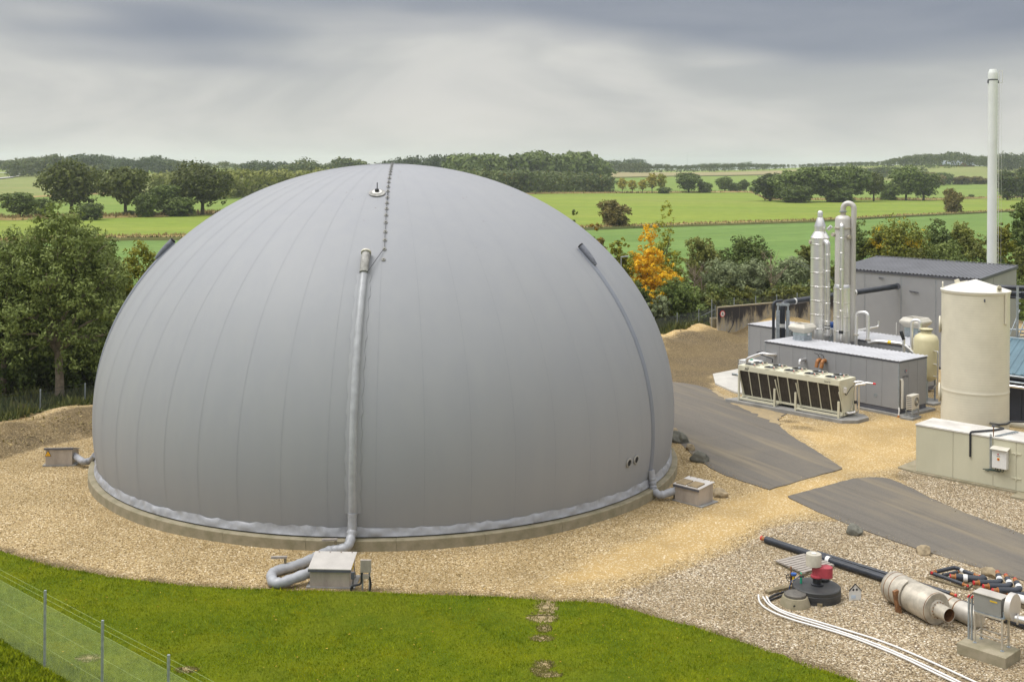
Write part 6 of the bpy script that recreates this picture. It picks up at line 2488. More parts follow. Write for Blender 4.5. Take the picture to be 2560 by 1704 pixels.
def bend(label, pts, r, caps=(True, True), lab_at=None):
    w = [zp(*p) for p in pts]
    o = w[0].copy()
    t = thing('pipe_bend', label, 'pipe', o, 0, 'stacked black pipe bends')
    c = route([p - o for p in w], r * 2.6)
    MB().tube(c, r, 16).build('jacket', M['blackpipe'], t, True)
    for k, (i, j) in enumerate(((0, 1), (-1, -2))):
        if not caps[k]:
            continue
        d_ = (c[i] - c[j]).normalized()
        MB().tube([c[i], c[i] + d_ * .02], r * .97, 14).build('foam_ring', M['orange'], t, True)
        MB().tube([c[i], c[i] + d_ * .17], r * .66, 14).build('steel_end', M['copper'], t, True)
        MB().tube([c[i] + d_ * .16, c[i] + d_ * .19], r * .70, 14).build('end_cap', M['redcap'], t, True)
    if lab_at:
        k, f = lab_at
        a, b = w[k] - o, w[k + 1] - o
        p = a.lerp(b, f)
        d_ = (b - a).normalized()
        MB().tube([p - d_ * .065, p + d_ * .065], r + .004, 16).build('white_label', M['white'], t, True)


t = ground_thing('timber_rack', 'low timber frame under the stacked pipe bends', 'timber', zp(230, 240, 0))
o_ = zp(230, 240, 0)
for p, q in (((230, 235), (760, 390)), ((760, 390), (830, 335)), ((330, 190), (850, 335)), ((850, 370), (1000, 400))):
    MB().bar(zp(*p, .06) - o_, zp(*q, .06) - o_, .09, .05).build('beam', M['plank'], t, bevel=.005)
for p in ((232, 245), (490, 320), (755, 395), (850, 370)):
    b_ = zp(*p, 0) - o_
    MB().box(b_.x - .06, b_.x + .06, b_.y - .05, b_.y + .05, -.02, .04).build('block', M['plank'], t)
bend('black pipe bend with a white label at the back of the stack', [(330, 158, .2), (610, 95, .2), (720, 150, .2), (875, 200, .2)], .066, (True, True), (1, .9))
bend('slender straight black pipe at the front edge of the timber frame', [(262, 172, .16), (715, 332, .16)], .062, (False, True))
bend('short black pipe between the bend and the slender front pipe', [(430, 208, .14), (635, 160, .14)], .055, (False, True))
bend('thick black pipe with a rusty steel end and white label', [(615, 232, .2), (980, 270, .2), (1010, 235, .26)], .115, (True, False), (0, .36))
bend('first of three thick black elbows ending in red caps', [(940, 312, .2), (1240, 312, .2), (1210, 210, .3)], .098, (True, True), (1, .42))
bend('second of three thick black elbows, the middle one', [(1075, 362, .2), (1385, 365, .2), (1335, 255, .3)], .098, (True, True), (1, .42))
bend('third of three thick black elbows, close to the grey fan box', [(1205, 418, .2), (1520, 422, .2), (1465, 310, .3)], .098, (True, True), (1, .42))
bend('straight black pipe beneath the three elbows by the fan', [(1335, 468, .10), (1640, 490, .10)], .09, (True, False))
w = [zp(1385, 505, .28), zp(1480, 522, .28), zp(1640, 570, .28)]
o = MB().tube(w, [.12, .12, .13], 18).build('white_pipe', M['white'], None, True)
tag(o, 'wrapped white pipe end reaching in behind the grey fan', 'pipe')
o = MB().bar(zp(1375, 560, .08), zp(1640, 660, .08), .12, .10).build('timber_beam', M['plank'], None)
tag(o, 'grey timber beam under the wrapped white pipe', 'timber')

# ------------------------------------------------------------------ fan on its stand
FB = [Vector((12.44, 31.72, 0)), Vector((13.37, 30.71, 0)), Vector((14.02, 31.36, 0))]
fx = (FB[1] - FB[0])
FL_ = fx.length
fx.normalize()
fy = Vector((-fx.y, fx.x, 0))
t = thing('fan_stand', 'grey boxed fan on a steel table bolted to a concrete block', 'fan', FB[0], dirz(fx.x, fx.y))
FW = .93
MB().box(0, FL_, 0, FW, -.1, .30).build('concrete_block', M['concrete'], t, bevel=.02)


def floc(p):
    d_ = p - FB[0]
    return d_.dot(fx), d_.dot(fy)


lp = [floc(q) for q in (Vector((12.95, 31.73, 0)), Vector((13.45, 31.15, 0)), Vector((13.75, 31.41, 0)), Vector((13.33, 32.17, 0)))]
x0, x1, y0, y1 = .30, 1.10, .34, .74
x0, y0 = lp[0]
x1 = lp[1][0]
y1 = y0 + .40
for x in (x0, x1):
    for y in (y0, y1):
        MB().box(x - .025, x + .025, y - .025, y + .025, .36, 1.17).build('leg', M['stainless_dull'], t)
        MB().lathe([(.05, .30), (.05, .315), (.02, .32), (.02, .38)], 12, (x, y, 0)).build('foot', M['galv'], t, True)
for a, b in (((x0, y0), (x1, y0)), ((x1, y0), (x1, y1)), ((x1, y1), (x0, y1)), ((x0, y1), (x0, y0))):
    MB().bar((*a, .58), (*b, .58), .03).build('stretcher', M['stainless_dull'], t)
    MB().bar((*a, 1.15), (*b, 1.15), .05).build('table_rail', M['stainless_dull'], t)
MB().box(x0 - .02, x1 + .05, y0 - .02, y1 + .04, 1.176, 1.195).build('table_plate', M['galv'], t)
MB().box(x0 - .04, x1 - .04, y0 - .0, y0 + .40, 1.20, 1.69).build('motor_box', M['boxgrey'], t, bevel=.006)
MB().box(x0 - .06, x1 - .02, y0 - .03, y0 + .43, 1.692, 1.712).build('box_lid', M['band_pale'], t)
MB().box(x0 + .42, x0 + .62, y0 - .008, y0 - .001, 1.56, 1.60).build('yellow_sticker', M['yellow'], t)
o = MB().lathe([(.10, -.09), (.36, -.08), (.37, -.07), (.37, .07), (.36, .08), (.10, .09)], 36, (x1 + .14, y0 + .30, 1.48), 'x').build('fan_casing', M['lidsteel'], t, True)
MB().lathe([(.12, -.18), (.12, -.09)], 20, (x1 + .14, y0 + .30, 1.48), 'x').build('intake_ring', M['stainless'], t, True)
MB().box(x1 - .02, x1 + .10, y0 + .05, y0 + .3, 1.20, 1.36).build('bearing_block', M['galv'], t, bevel=.01)
fp = (x1 + .16, y0 + .32)
MB().tube([(fp[0], fp[1], 1.18), (fp[0] + .30, fp[1] + .10, 1.16), (fp[0] + 1.2, fp[1] + .35, 1.12)], .10, 16).build('outlet_pipe', M['stainless_bright'], t, True)
for k in (.12, .34, .42):
    a = Vector((fp[0], fp[1], 1.17)) + Vector((.9, .29, -.05)) * k
    d_ = Vector((.9, .29, -.05)).normalized()
    MB().tube([a - d_ * .018, a + d_ * .018], .15, 18).build('pipe_flange', M['lidsteel'], t, True)
a = Vector((fp[0], fp[1], 1.14)) + Vector((.9, .29, -.05)) * .75
MB().tube([a, a + Vector((.12, .04, -.2))], .05, 10).build('red_handle', M['redcap'], t, True)
for dx in (-.24, -.14):
    x = x0 + dx
    MB().box(x - .022, x + .022, y0 + .04 - dx * .3, y0 + .09 - dx * .3, .30, 1.48 + .06 * (dx > -.2)).build('instrument_post', M['galv'], t)
    MB().tube([(x, y0 + .06, 1.48), (x + .05, y0 + .06, 1.56)], .02, 8).build('red_fitting', M['redcap'], t)
MB().tube(route([(x0 - .2, y0 + .05, 1.5), (x0 - .12, y0 + .1, 1.62), (x0 - .05, y0 + .2, 1.55)], .06), .012, 6).build('sensor_cable', M['black'], t)

# ================================================================== fences
def fence(label, posts, hp, hm, zb, cell, wire, mw, mp, group, wires=()):
    o0 = Vector(posts[0])
    t = thing('mesh_fence', label, 'fence', o0, 0, group)
    for p in posts:
        q = Vector(p) - o0
        pb = MB().box(-.03, .03, -.03, .03, -.5, hp).build('post', mp, t, bevel=.006)
        pb.location = q + Vector((0, 0, zb))
    for a, b in zip(posts[:-1], posts[1:]):
        a, b = Vector(a) - o0, Vector(b) - o0
        d_ = b - a
        L = Vector((d_.x, d_.y, 0)).length
        ux = d_ / L
        vs_, fs = [], []
        nseg = int(math.ceil((L + hm) / cell))

        def strip(x0, z0, x1, z1, w):
            p0, p1 = a + ux * x0 + Vector((0, 0, zb + z0)), a + ux * x1 + Vector((0, 0, zb + z1))
            dd = (p1 - p0)
            if dd.length < 1e-3:
                return
            nn = dd.normalized()
            s = nn.cross(Vector((ux.y, -ux.x, 0))).normalized()
            fo = Vector((ux.y, -ux.x, 0)).normalized()
            k = len(vs_)
            for j in range(3):
                an = 2 * pi * j / 3
                of = (s * cos(an) + fo * sin(an)) * w
                vs_.append(p0 + of)
                vs_.append(p1 + of)
            for j in range(3):
                j2 = (j + 1) % 3
                fs.append((k + 2 * j, k + 2 * j2, k + 2 * j2 + 1, k + 2 * j + 1))
        for i in range(nseg):
            c = i * cell
            # rising wire starts at x = c - hm
            xa, za = c - hm, 0
            xb, zb_ = c, hm
            if xa < 0:
                za, xa = -xa, 0
            if xb > L:
                zb_, xb = hm - (xb - L), L
            if zb_ > za:
                strip(xa, za, xb, zb_, wire)
                strip(L - xa, za, L - xb, zb_, wire)
        me = bpy.data.meshes.new('wire_mesh')
        me.from_pydata(vs_, [], fs)
        me.materials.append(mw)
        o = link(me, 'wire_mesh', t)
        o['kind'] = 'stuff'
        lw = MB()
        for z in wires:
            lw.tube([a + Vector((0, 0, zb + z)), b + Vector((0, 0, zb + z))], wire * 1.25, 4, False)
        if wires:
            lw.build('line_wire', mw, t)
    return t


tops = [P(104, 1357, 2.10), P(240, 1427, 2.10), P(388, 1505, 2.10)]
st = (tops[2] - tops[0]) / 2
pts = [tops[0] + st * (k) for k in range(-4, 6)]
fence('wire mesh fence with grey steel posts crossing the lawn', [(p.x, p.y, 0) for p in pts], 2.10, 1.72, 0, .048, .0020, M['fence'], M['galv'], None, (2.02, 1.88, 1.725, 1.15, .58, .03))
tops = [P(93, 895, 1.55), P(196, 881, 1.55)]
st = tops[1] - tops[0]
pts = [tops[0] + st * k for k in range(-3, 8)]
fence('dark mesh fence in front of the trees behind the earth bank', [(p.x, p.y, 0) for p in pts], 1.55, 1.32, 0, .085, .0045, M['fence_dark'], M['galv'], 'dark boundary fences', (1.33, .75, 1.5))
pts = [at(1693, 782, 1.65), at(1747, 772, 1.65), at(1788, 763, 1.65)]
st = pts[2] - pts[1]
pts = [pts[0] - (pts[1] - pts[0]) * k for k in (3, 2, 1)] + pts
rf = fence('dark mesh fence behind the sand mound', [(p.x, p.y, 0) for p in pts], 1.65, 1.45, 0, .10, .005, M['fence_dark'], M['galv'], 'dark boundary fences', (1.46, .8))
q = pts[-1] - Vector(pts[0])
q.z = 0
MB().bar(q + Vector((0, 0, 1.3)), q + Vector((-2.2, -.8, .4)), .05).build('brace', M['galv'], rf)
a, b = W0 + dirw * .2 + Vector((-.5, .9, 0)), W0 + dirw * 20 + Vector((-.5, .9, 0))
pts = [a.lerp(b, k / 8) for k in range(9)]
fence('dark mesh fence running just behind the stained concrete wall', [(p.x, p.y, 0) for p in pts], 2.9, 2.75, 0, .12, .005, M['fence_dark'], M['galv'], 'dark boundary fences', (2.76,))

lp_ = ad(1553, 643, 92)
t = thing('lamp_post', 'grey lamp post with a flat lantern behind the dome', 'lamp post', (lp_.x, lp_.y, 0))
MB().tube([(0, 0, 0), (0, 0, lp_.z)], .055, 10, r2=.04).build('pole', M['galv'], t, True)
MB().bar((-.03, 0, lp_.z + .02), (.62, 0, lp_.z + .10), .22, .07).build('lantern', M['galv'], t, bevel=.02)


# ================================================================== trees
def leaf_cards(clumps, n, leaf, sig, rs, flat=.35, aspect=.55):
    """clumps (k,7): centre, radius, outward normal -> rhombic leaf sprays"""
    k = len(clumps)
    w = clumps[:, 3] ** 2
    idx = rs.choice(k, n, p=w / w.sum())
    c = clumps[idx]
    g = rs.normal(0, 1, (n, 3))
    g /= np.linalg.norm(g, axis=1)[:, None] + 1e-9
    rad = rs.uniform(.25, 1, n) ** .6
    pos = c[:, :3] + g * (c[:, 3] * sig * rad)[:, None] * np.array([1, 1, .8])
    nr = g * .8 + c[:, 4:7] * .5 + rs.normal(0, .45, (n, 3)) + np.array([0, 0, flat])
    nr /= np.linalg.norm(nr, axis=1)[:, None] + 1e-9
    ref = rs.normal(0, 1, (n, 3))
    u = np.cross(nr, ref)
    u /= np.linalg.norm(u, axis=1)[:, None] + 1e-9
    v = np.cross(nr, u)
    s = leaf * rs.uniform(.55, 1.3, n)[:, None]
    p = np.stack([pos - u * s, pos - v * s * aspect, pos + u * s + nr * s * .12, pos + v * s * aspect], 1)
    tint = np.clip(rs.uniform(0, 1, n) * .65 + rs.uniform(0, .35, k)[idx], 0, 1)
    return p.reshape(-1, 3), tint


def lobes_to_clumps(lobes, per, rs, size=.34, shell=(.62, 1.0), down=-.55):
    out = []
    for cx, cy, cz, rx, ry, rz in lobes:
        m = max(3, int(per * (rx * ry * rz) ** (2 / 3)))
        d_ = rs.normal(0, 1, (m * 3, 3))
        d_ /= np.linalg.norm(d_, axis=1)[:, None]
        d_ = d_[d_[:, 2] > down][:m]
        f = rs.uniform(shell[0], shell[1], len(d_))[:, None]
        p = np.array([cx, cy, cz]) + d_ * np.array([rx, ry, rz]) * f
        r_ = size * (rx * ry * rz) ** (1 / 3) * rs.uniform(.6, 1.3, len(d_))
        out.append(np.concatenate([p, r_[:, None], d_], 1))
    return np.concatenate(out)


def crown_mesh(name, lobes, n, leaf, m, seed, per=14, size=.34, sig=1.0, shell=(.62, 1.0), down=-.55, flat=.35, aspect=.55):
    rs = np.random.RandomState(seed)
    cl = lobes_to_clumps(lobes, per, rs, size, shell, down)
    v, t = leaf_cards(cl, n, leaf, sig, rs, flat, aspect)
    return np_mesh(name, v, np.arange(len(v)).reshape(-1, 4), m, False, {'tint': ('FACE', t)})


def limbs(lobes, base_r, fork, m, parent, seed, lean=(0, 0), n=8, name='trunk'):
    r = random.Random(seed)
    b = MB()
    top = Vector((lean[0], lean[1], fork))
    b.tube([Vector((0, 0, -.3)), Vector((lean[0] * .3 + .05, lean[1] * .3, fork * .4)), top], [base_r * 1.25, base_r, base_r * .8], 9)
    for lo in lobes[:n]:
        e = Vector(lo[:3])
        mid = top.lerp(e, .5) + Vector((r.uniform(-.1, .1), r.uniform(-.1, .1), .06 * fork)) * 2
        q = [top - Vector((0, 0, fork * .12)), top.lerp(mid, .5) + Vector((0, 0, .1)), mid, e]
        b.tube(q, [base_r * .55, base_r * .42, base_r * .28, base_r * .10], 6)
        for k in range(3):
            d_ = Vector((r.uniform(-1, 1) * lo[3], r.uniform(-1, 1) * lo[4], r.uniform(-.3, .9) * lo[5])) * .85
            b.tube([mid.lerp(e, .4), mid.lerp(e, .7) + d_ * .5, e + d_], [base_r * .2, base_r * .12, base_r * .04], 5)
    return b.build(name, m, parent, True)


def round_lobes(w, h, base, seed, n=11, flat=1.0):
    """lobes that fill a broad crown w wide between base and h"""
    r = random.Random(seed)
    out = []
    H2 = h - base
    for i in range(n):
        a = 2 * pi * (i * .381966)
        f = (i + .5) / n
        z = base + H2 * (.22 + .62 * f)
        env = sin(pi * min(1, .18 + .80 * (1 - f))) ** .7
        rad = w / 2 * env * r.uniform(.42, .68)
        s = w * .20 * r.uniform(.8, 1.25)
        out.append((rad * cos(a), rad * sin(a), z + r.uniform(-.06, .06) * H2, s, s, s * .78 * flat))
    out.append((0, 0, base + H2 * .62, w * .27, w * .27, H2 * .30))
    out.append((r.uniform(-.1, .1) * w, 0, h - w * .14, w * .2, w * .2, w * .15))
    return out


PROTO = {}


def proto(kind):
    """one tree of each kind, 10 m high; built once, later trees share its meshes"""
    if kind in PROTO:
        return PROTO[kind]
    k = len(PROTO)
    S = {
        'oak': (round_lobes(12.5, 10, 1.6, 3, 17), 'oak', 6500, .36, 1.7, .36),
        'oak_b': (round_lobes(12.0, 10, 1.8, 9, 15), 'oak', 6000, .36, 2.2, .34),
        'oak_c': (round_lobes(10.0, 10, .2, 21, 16), 'dark', 6500, .36, 1.6, .33),
        'broad': (round_lobes(8.0, 10, .0, 5, 16, 1.3), 'dark', 5500, .34, 1.5, .26),
        'broad_b': (round_lobes(9.0, 10, -.2, 15, 17, 1.3), 'wood', 5500, .36, 1.5, .28),
        'bush': (round_lobes(12.0, 10, -3.0, 6, 15), 'dark', 5000, .50, .8, .22),
        'bush_brown': (round_lobes(11, 10, -2.5, 8, 14), 'brown', 5000, .45, 1.2, .22),
        'shrub': (round_lobes(12.0, 10, -2.5, 16, 11), 'olive', 2600, .50, .6, .18),
        'yellow_far': (round_lobes(6.5, 10, 1.2, 31, 9, 1.2), 'yfar', 1600, .38, 1.5, .16),
        'ygreen': (round_lobes(7.0, 10, .8, 33, 10, 1.2), 'ygreen', 2200, .36, 1.2, .18),
    }[kind]
    lobes, lf, n, leaf, fork, br = S
    PROTO[kind] = (crown_mesh('crown', lobes, n, leaf, LEAF[lf], 40 + k), None, lobes, br, fork)
    tb = limbs(lobes, br, fork + 1.0, M['bark'], None, k, (0, 0), 8)
    me = tb.data
    bpy.data.objects.remove(tb)
    PROTO[kind] = (PROTO[kind][0], me)
    return PROTO[kind]


def plant(kind, px, base, top, label, width=None, group=None, Y=None, rz=None, name='tree', cat='tree'):
    """px: photograph column (2356 px wide), base and top rows; width in the same pixels"""
    cr, tr = proto(kind)
    p = on_land(px * K, base * K) if Y is None else Vector((ray(px * K, base * K)[0] * Y, Y, 0))
    h = (base - top) * K / FPX * p.y if Y is None else H + ray(px * K, top * K)[2] * Y
    s = h / 10.3
    bw = {'oak': 11.5, 'oak_b': 11, 'oak_c': 9, 'broad': 7, 'broad_b': 8, 'bush': 11, 'bush_brown': 10.5, 'shrub': 12, 'yellow_far': 6.5, 'ygreen': 7}[kind]
    sx = s if width is None else width * K / FPX * p.y / (bw * .95)
    t = thing(name, label, cat, p, (px * 1.7) % 6.28 if rz is None else rz, group)
    t.scale = (sx, sx, s)
    link(cr, 'crown', t)
    link(tr, 'trunk', t)
    return t


# ---- the large ash and its neighbours at the left
def ash():
    p = ad(148, 1034, 65.5)
    t = thing('ash_tree', 'big grey green ash tree rising beside the dome', 'tree', (p.x, p.y, -.4))
    lob = [(-.2, 0, 10.0, 1.5, 1.5, 1.3), (-1.9, .3, 8.9, 1.5, 1.4, 1.4), (1.3, -.3, 9.2, 1.4, 1.4, 1.4), (2.6, .2, 7.4, 1.4, 1.4, 1.3), (-.3, -1.2, 7.7, 1.7, 1.4, 1.5),
           (-2.9, -.3, 6.9, 1.3, 1.4, 1.3), (1.5, -1.3, 6.2, 1.6, 1.3, 1.3), (3.2, -.2, 5.4, 1.3, 1.2, 1.2), (-1.4, -1.3, 5.5, 1.6, 1.3, 1.3), (.6, -1.6, 4.3, 1.5, 1.1, 1.0), (2.5, -1.0, 3.9, 1.3, 1.1, .9), (-2.6, -1.0, 4.2, 1.3, 1.2, 1.0), (3.6, .3, 3.9, 1.0, 1.0, .9), (-1.2, -1.3, 3.4, 1.3, 1.0, .9), (1.6, -1.4, 2.9, 1.2, 1.0, .8), (3.0, -.6, 2.6, 1.1, 1.0, .8), (-2.6, -.6, 2.9, 1.2, 1.0, .8),
           (.2, 1.0, 6.5, 2.2, 1.8, 2.4), (-.6, .2, 11.0, .9, .9, .7), (.7, .2, 10.6, .9, .9, .8), (1.0, .4, 8.0, 1.8, 1.4, 1.3)]
    me = crown_mesh('crown', lob, 30000, .115, LEAF['ash'], 71, 34, .28, 1.0, (.45, 1.1), -.7, .2, .45)
    link(me, 'crown', t)
    limbs(lob, .24, 3.4, M['bark_pale'], t, 5, (-.1, 0), 14)
    p = ad(5, 1030, 66.5)
    t = thing('ash_tree', 'lower grey green ash at the far end of the bank', 'tree', (p.x, p.y, -.4))
    lob2 = [(-.8, 0, 8.6, 1.5, 1.4, 1.1), (1.0, .2, 8.4, 1.3, 1.3, 1.0), (-1.6, -.5, 6.8, 1.6, 1.4, 1.3), (.6, -.8, 6.9, 1.6, 1.3, 1.3), (1.8, -.5, 5.3, 1.3, 1.3, 1.2), (-.8, -1.0, 5.0, 1.7, 1.3, 1.2), (.8, -1.0, 3.8, 1.5, 1.2, 1.0), (-2.0, -.8, 3.6, 1.4, 1.2, 1.0), (0, .8, 6, 2.2, 1.6, 2.2)]
    link(crown_mesh('crown', lob2, 17000, .12, LEAF['ash'], 72, 34, .30, 1.0, (.45, 1.05), -.7, .2, .45), 'crown', t)
    limbs(lob2, .17, 3.0, M['bark_pale'], t, 6, (.1, 0), 9)
    for k, (px, Yd, kind, label) in enumerate(((60, 68, 'a', 'shaded undergrowth shrub behind the fence post'), (215, 69, 'b', 'shaded shrub under the big ash near the dome'))):
        p = ad(px, 1030, Yd)
        t = thing('shrub', label, 'shrub', (p.x, p.y, -.3), 0, 'shrubs under the ash trees')
        lo = round_lobes(6.5, 3.4, -.8, 80 + k, 9)
        link(crown_mesh('crown', lo, 5000, .13, LEAF['dark'], 82 + k, 20, .34), 'crown', t)
        limbs(lo, .06, .8, M['bark'], t, 7 + k, (0, 0), 6, 'stem')
    lo = [(0, 0, 7.6, 1.3, 1.2, 1.0), (-1.3, 0, 6.6, 1.3, 1.2, 1.2), (1.2, 0, 6.4, 1.3, 1.2, 1.2), (0, -.6, 5.4, 1.6, 1.2, 1.2), (-1.6, -.4, 4.6, 1.3, 1.1, 1.1), (1.7, -.4, 4.4, 1.3, 1.1, 1.1), (.3, -.7, 3.4, 1.6, 1.1, 1.0), (-1.2, -.6, 2.6, 1.3, 1.0, .9), (1.4, -.6, 2.5, 1.3, 1.0, .9)]
    cr = crown_mesh('crown', lo, 12000, .125, LEAF['ash'], 75, 32, .30, 1.0, (.4, 1.1), -.8, .2, .45)
    tb = limbs(lo, .13, 2.6, M['bark_pale'], None, 9, (0, 0), 9)
    for px, Yd, s_, rz, label in ((95, 71, 1.02, .4, 'ash filling the gap between the big ash and the lower one'), (250, 71.5, .98, 2.2, 'ash crowding the big one on its dome side'), (-45, 70, 1.1, 1.2, 'ash cut by the frame edge beside the lower one'), (190, 75, 1.15, 4.0, 'ash hidden behind the trunk of the big one')):
        p = ad(px, 1030, Yd)
        t = thing('ash_tree', label, 'tree', (p.x, p.y, -.3), rz, 'ash trees left of the dome')
        t.scale = (s_, s_, s_)
        link(cr, 'crown', t)
        link(tb.data, 'trunk', t)
    bpy.data.objects.remove(tb)
    p = ad(345, 900, 76)
    t = thing('hornbeam_tree', 'yellow green tree between the ash and the dome', 'tree', (p.x, p.y, -.3))
    lo = [(0, 0, 7.9, .9, .9, 1.0), (-.8, 0, 7.0, .9, .9, 1.0), (.8, 0, 6.9, .9, .9, 1.0), (1.3, 0, 5.6, 1.0, 1.0, 1.0), (0, -.5, 5.9, 1.1, 1.0, 1.2), (-.9, -.3, 4.8, 1.2, 1.0, 1.2), (.6, -.5, 4.0, 1.3, 1.0, 1.2), (.2, .2, 2.5, 1.6, 1.2, 1.3)]
    link(crown_mesh('crown', lo, 9000, .11, LEAF['ygreen'], 90, 30, .32, 1.0, (.4, 1.05), -.8), 'crown', t)
    limbs(lo, .12, 2.4, M['bark'], t, 12, (0, 0), 8)


ash()


# ---- hedge row behind the yard, dome edge to the chimney
def hedge_tree(px, base_y, top, w, Yd, leaf, label, seed, n=7000, leafs=.13, slim=1.0, name='tree', bark='bark', base=0.2, lobn=13, per=26, size=.32, group=None, lo=None):
    p = ad(px * K, base_y * K, Yd)
    h = H + ray(px * K, top * K)[2] * Yd
    wd = w * K / FPX * Yd
    t = thing(name, label, 'tree', (p.x, p.y, 0), 0, group)
    lo = lo or round_lobes(wd * 1.0, h - wd * .05, base, seed, lobn, slim)
    link(crown_mesh('crown', lo, n, leafs, LEAF[leaf], seed, per, size, 1.0, (.4, 1.1), -.85, .25, .5), 'crown', t)
    limbs(lo, .04 + .012 * h, h * .28, M[bark], t, seed, (0, 0), 9)
    return t


def spire_lobes(w, h, seed, n=12, base=.0):
    r = random.Random(seed)
    out = []
    for i in range(n):
        f = (i + .5) / n
        wd = w / 2 * (1 - f) ** .8
        a = i * 2.4
        s = max(w * .10, wd * .62)
        out.append((wd * .55 * cos(a) * r.uniform(.6, 1.2), wd * .55 * sin(a), base + (h - base) * (.05 + .93 * f), s, s, (h - base) / n * 1.25))
    return out


hedge_tree(1318, 700, 478, 50, 108, 'dark', 'dark tree top showing just above the dome shoulder', 101, 2600, .17)
hedge_tree(1372, 700, 508, 70, 104, 'orange', 'orange brown tree peeping out behind the dome edge', 102, 5000)
hedge_tree(1428, 720, 545, 75, 100, 'ygreen', 'slim yellow green tree next to the lamp post', 103, 5000, .12, 1.3)
yl = spire_lobes(7.0, 8.5, 104, 15, .5)
yl += [(1.4, -.6, 2.6, 1.4, 1.1, .9), (2.0, -.6, 1.7, 1.3, 1.0, .8), (.3, -.8, 2.4, 1.3, 1.0, 1.0), (2.2, -.6, 3.4, .9, .8, .7), (1.5, -.5, 4.2, .9, .8, .7), (-.9, -.4, 4.6, .9, .8, .8), (.2, -.4, 5.6, 1.0, .9, 1.0)]
hedge_tree(1492, 730, 522, 130, 103, 'yellow', 'bright yellow autumn tree beside the dome', 104, 19000, .125, lo=yl, base=.6)
hedge_tree(1530, 720, 512, 90, 112, 'ygreen', 'olive green pointed tree behind the yellow one', 105, 6500, .13, lo=spire_lobes(5.2, 10.4, 105, 13))
hedge_tree(1470, 735, 640, 80, 98, 'dark', 'dark green shrub at the foot of the yellow tree', 106, 4200, .11, name='shrub')
hedge_tree(1560, 735, 640, 110, 100, 'dark', 'leafy dark shrub right of the yellow tree', 107, 5200, .12, name='shrub')
hedge_tree(1520, 740, 672, 60, 97, 'willow', 'pale shrub low beside the dome edge', 108, 3200, .10, name='shrub')
hedge_tree(1618, 720, 538, 105, 110, 'olive', 'olive tree behind the bare grey trunks', 109, 9000, .13, 1.2)
hedge_tree(1718, 710, 532, 145, 110, 'dark', 'dense dark round tree above the willow shrubs', 110, 9500, .14, 1.0)
hedge_tree(1665, 740, 588, 130, 104, 'willow', 'grey green willow left of the black pipes', 111, 9500, .12, .9, name='willow')
hedge_tree(1740, 740, 590, 125, 105, 'willow', 'grey green willow in the middle of the willow row', 112, 9500, .12, 1.0, name='willow')
hedge_tree(1820, 735, 580, 120, 107, 'willow', 'grey green willow nearest the first steel column', 113, 9000, .12, 1.0, name='willow')
hedge_tree(1640, 745, 668, 80, 101, 'olive', 'olive shrub beside the end of the stained wall', 114, 3600, .11, name='shrub')
hedge_tree(1700, 742, 650, 90, 102.5, 'olive', 'olive shrub above the stained wall', 115, 4200, .11, name='shrub')
hedge_tree(1790, 740, 640, 100, 104.5, 'dark', 'dark shrub above the wall by the black pipes', 116, 4600, .12, name='shrub')
hedge_tree(1862, 730, 548, 85, 110, 'olive', 'olive tree just left of the first steel column', 117, 6500, .13)
hedge_tree(1970, 700, 498, 90, 112, 'dark', 'dark tree rising behind the second steel column', 118, 6500, .14, 1.2)
hedge_tree(2068, 690, 490, 175, 116, 'gold', 'green tree with golden tips above the hall roof', 119, 12000, .15, 1.0)
hedge_tree(2012, 690, 520, 80, 110, 'gold', 'smaller gold tipped tree by the second column', 120, 5000, .14)
hedge_tree(2160, 680, 498, 110, 120, 'dark', 'dark tree in the middle of the row over the hall', 121, 7500, .15, 1.1)
hedge_tree(2218, 680, 502, 105, 122, 'olive', 'olive tree left of the white chimney', 122, 7500, .15, 1.0)
hedge_tree(2180, 670, 545, 120, 114, 'ash', 'pale green tree low over the hall roof', 123, 6500, .14)
hedge_tree(2302, 660, 505, 80, 117, 'ygreen', 'yellow green tree behind the white chimney', 124, 6500, .14, 1.2)
hedge_tree(2352, 660, 455, 80, 122, 'dark', 'tall dark tree at the frame edge past the chimney', 125, 7000, .16, 1.3)
hedge_tree(2255, 665, 540, 80, 112, 'olive', 'olive bush in front of the chimney tree', 126, 4200, .13)
hedge_tree(2350, 650, 560, 70, 112, 'olive', 'olive bush above the hall gable', 127, 4200, .13)
for k in range(4):
    px = (1905, 1940, 2110, 2290)[k]
    hedge_tree(px, 720, (600, 590, 560, 575)[k], 90, 109, 'dark' if k % 2 else 'olive', ('dark undergrowth behind the first steel column', 'green undergrowth between the two columns', 'dark undergrowth behind the hall roof', 'dark undergrowth at the chimney foot')[k], 130 + k, 3800, .14, name='shrub')


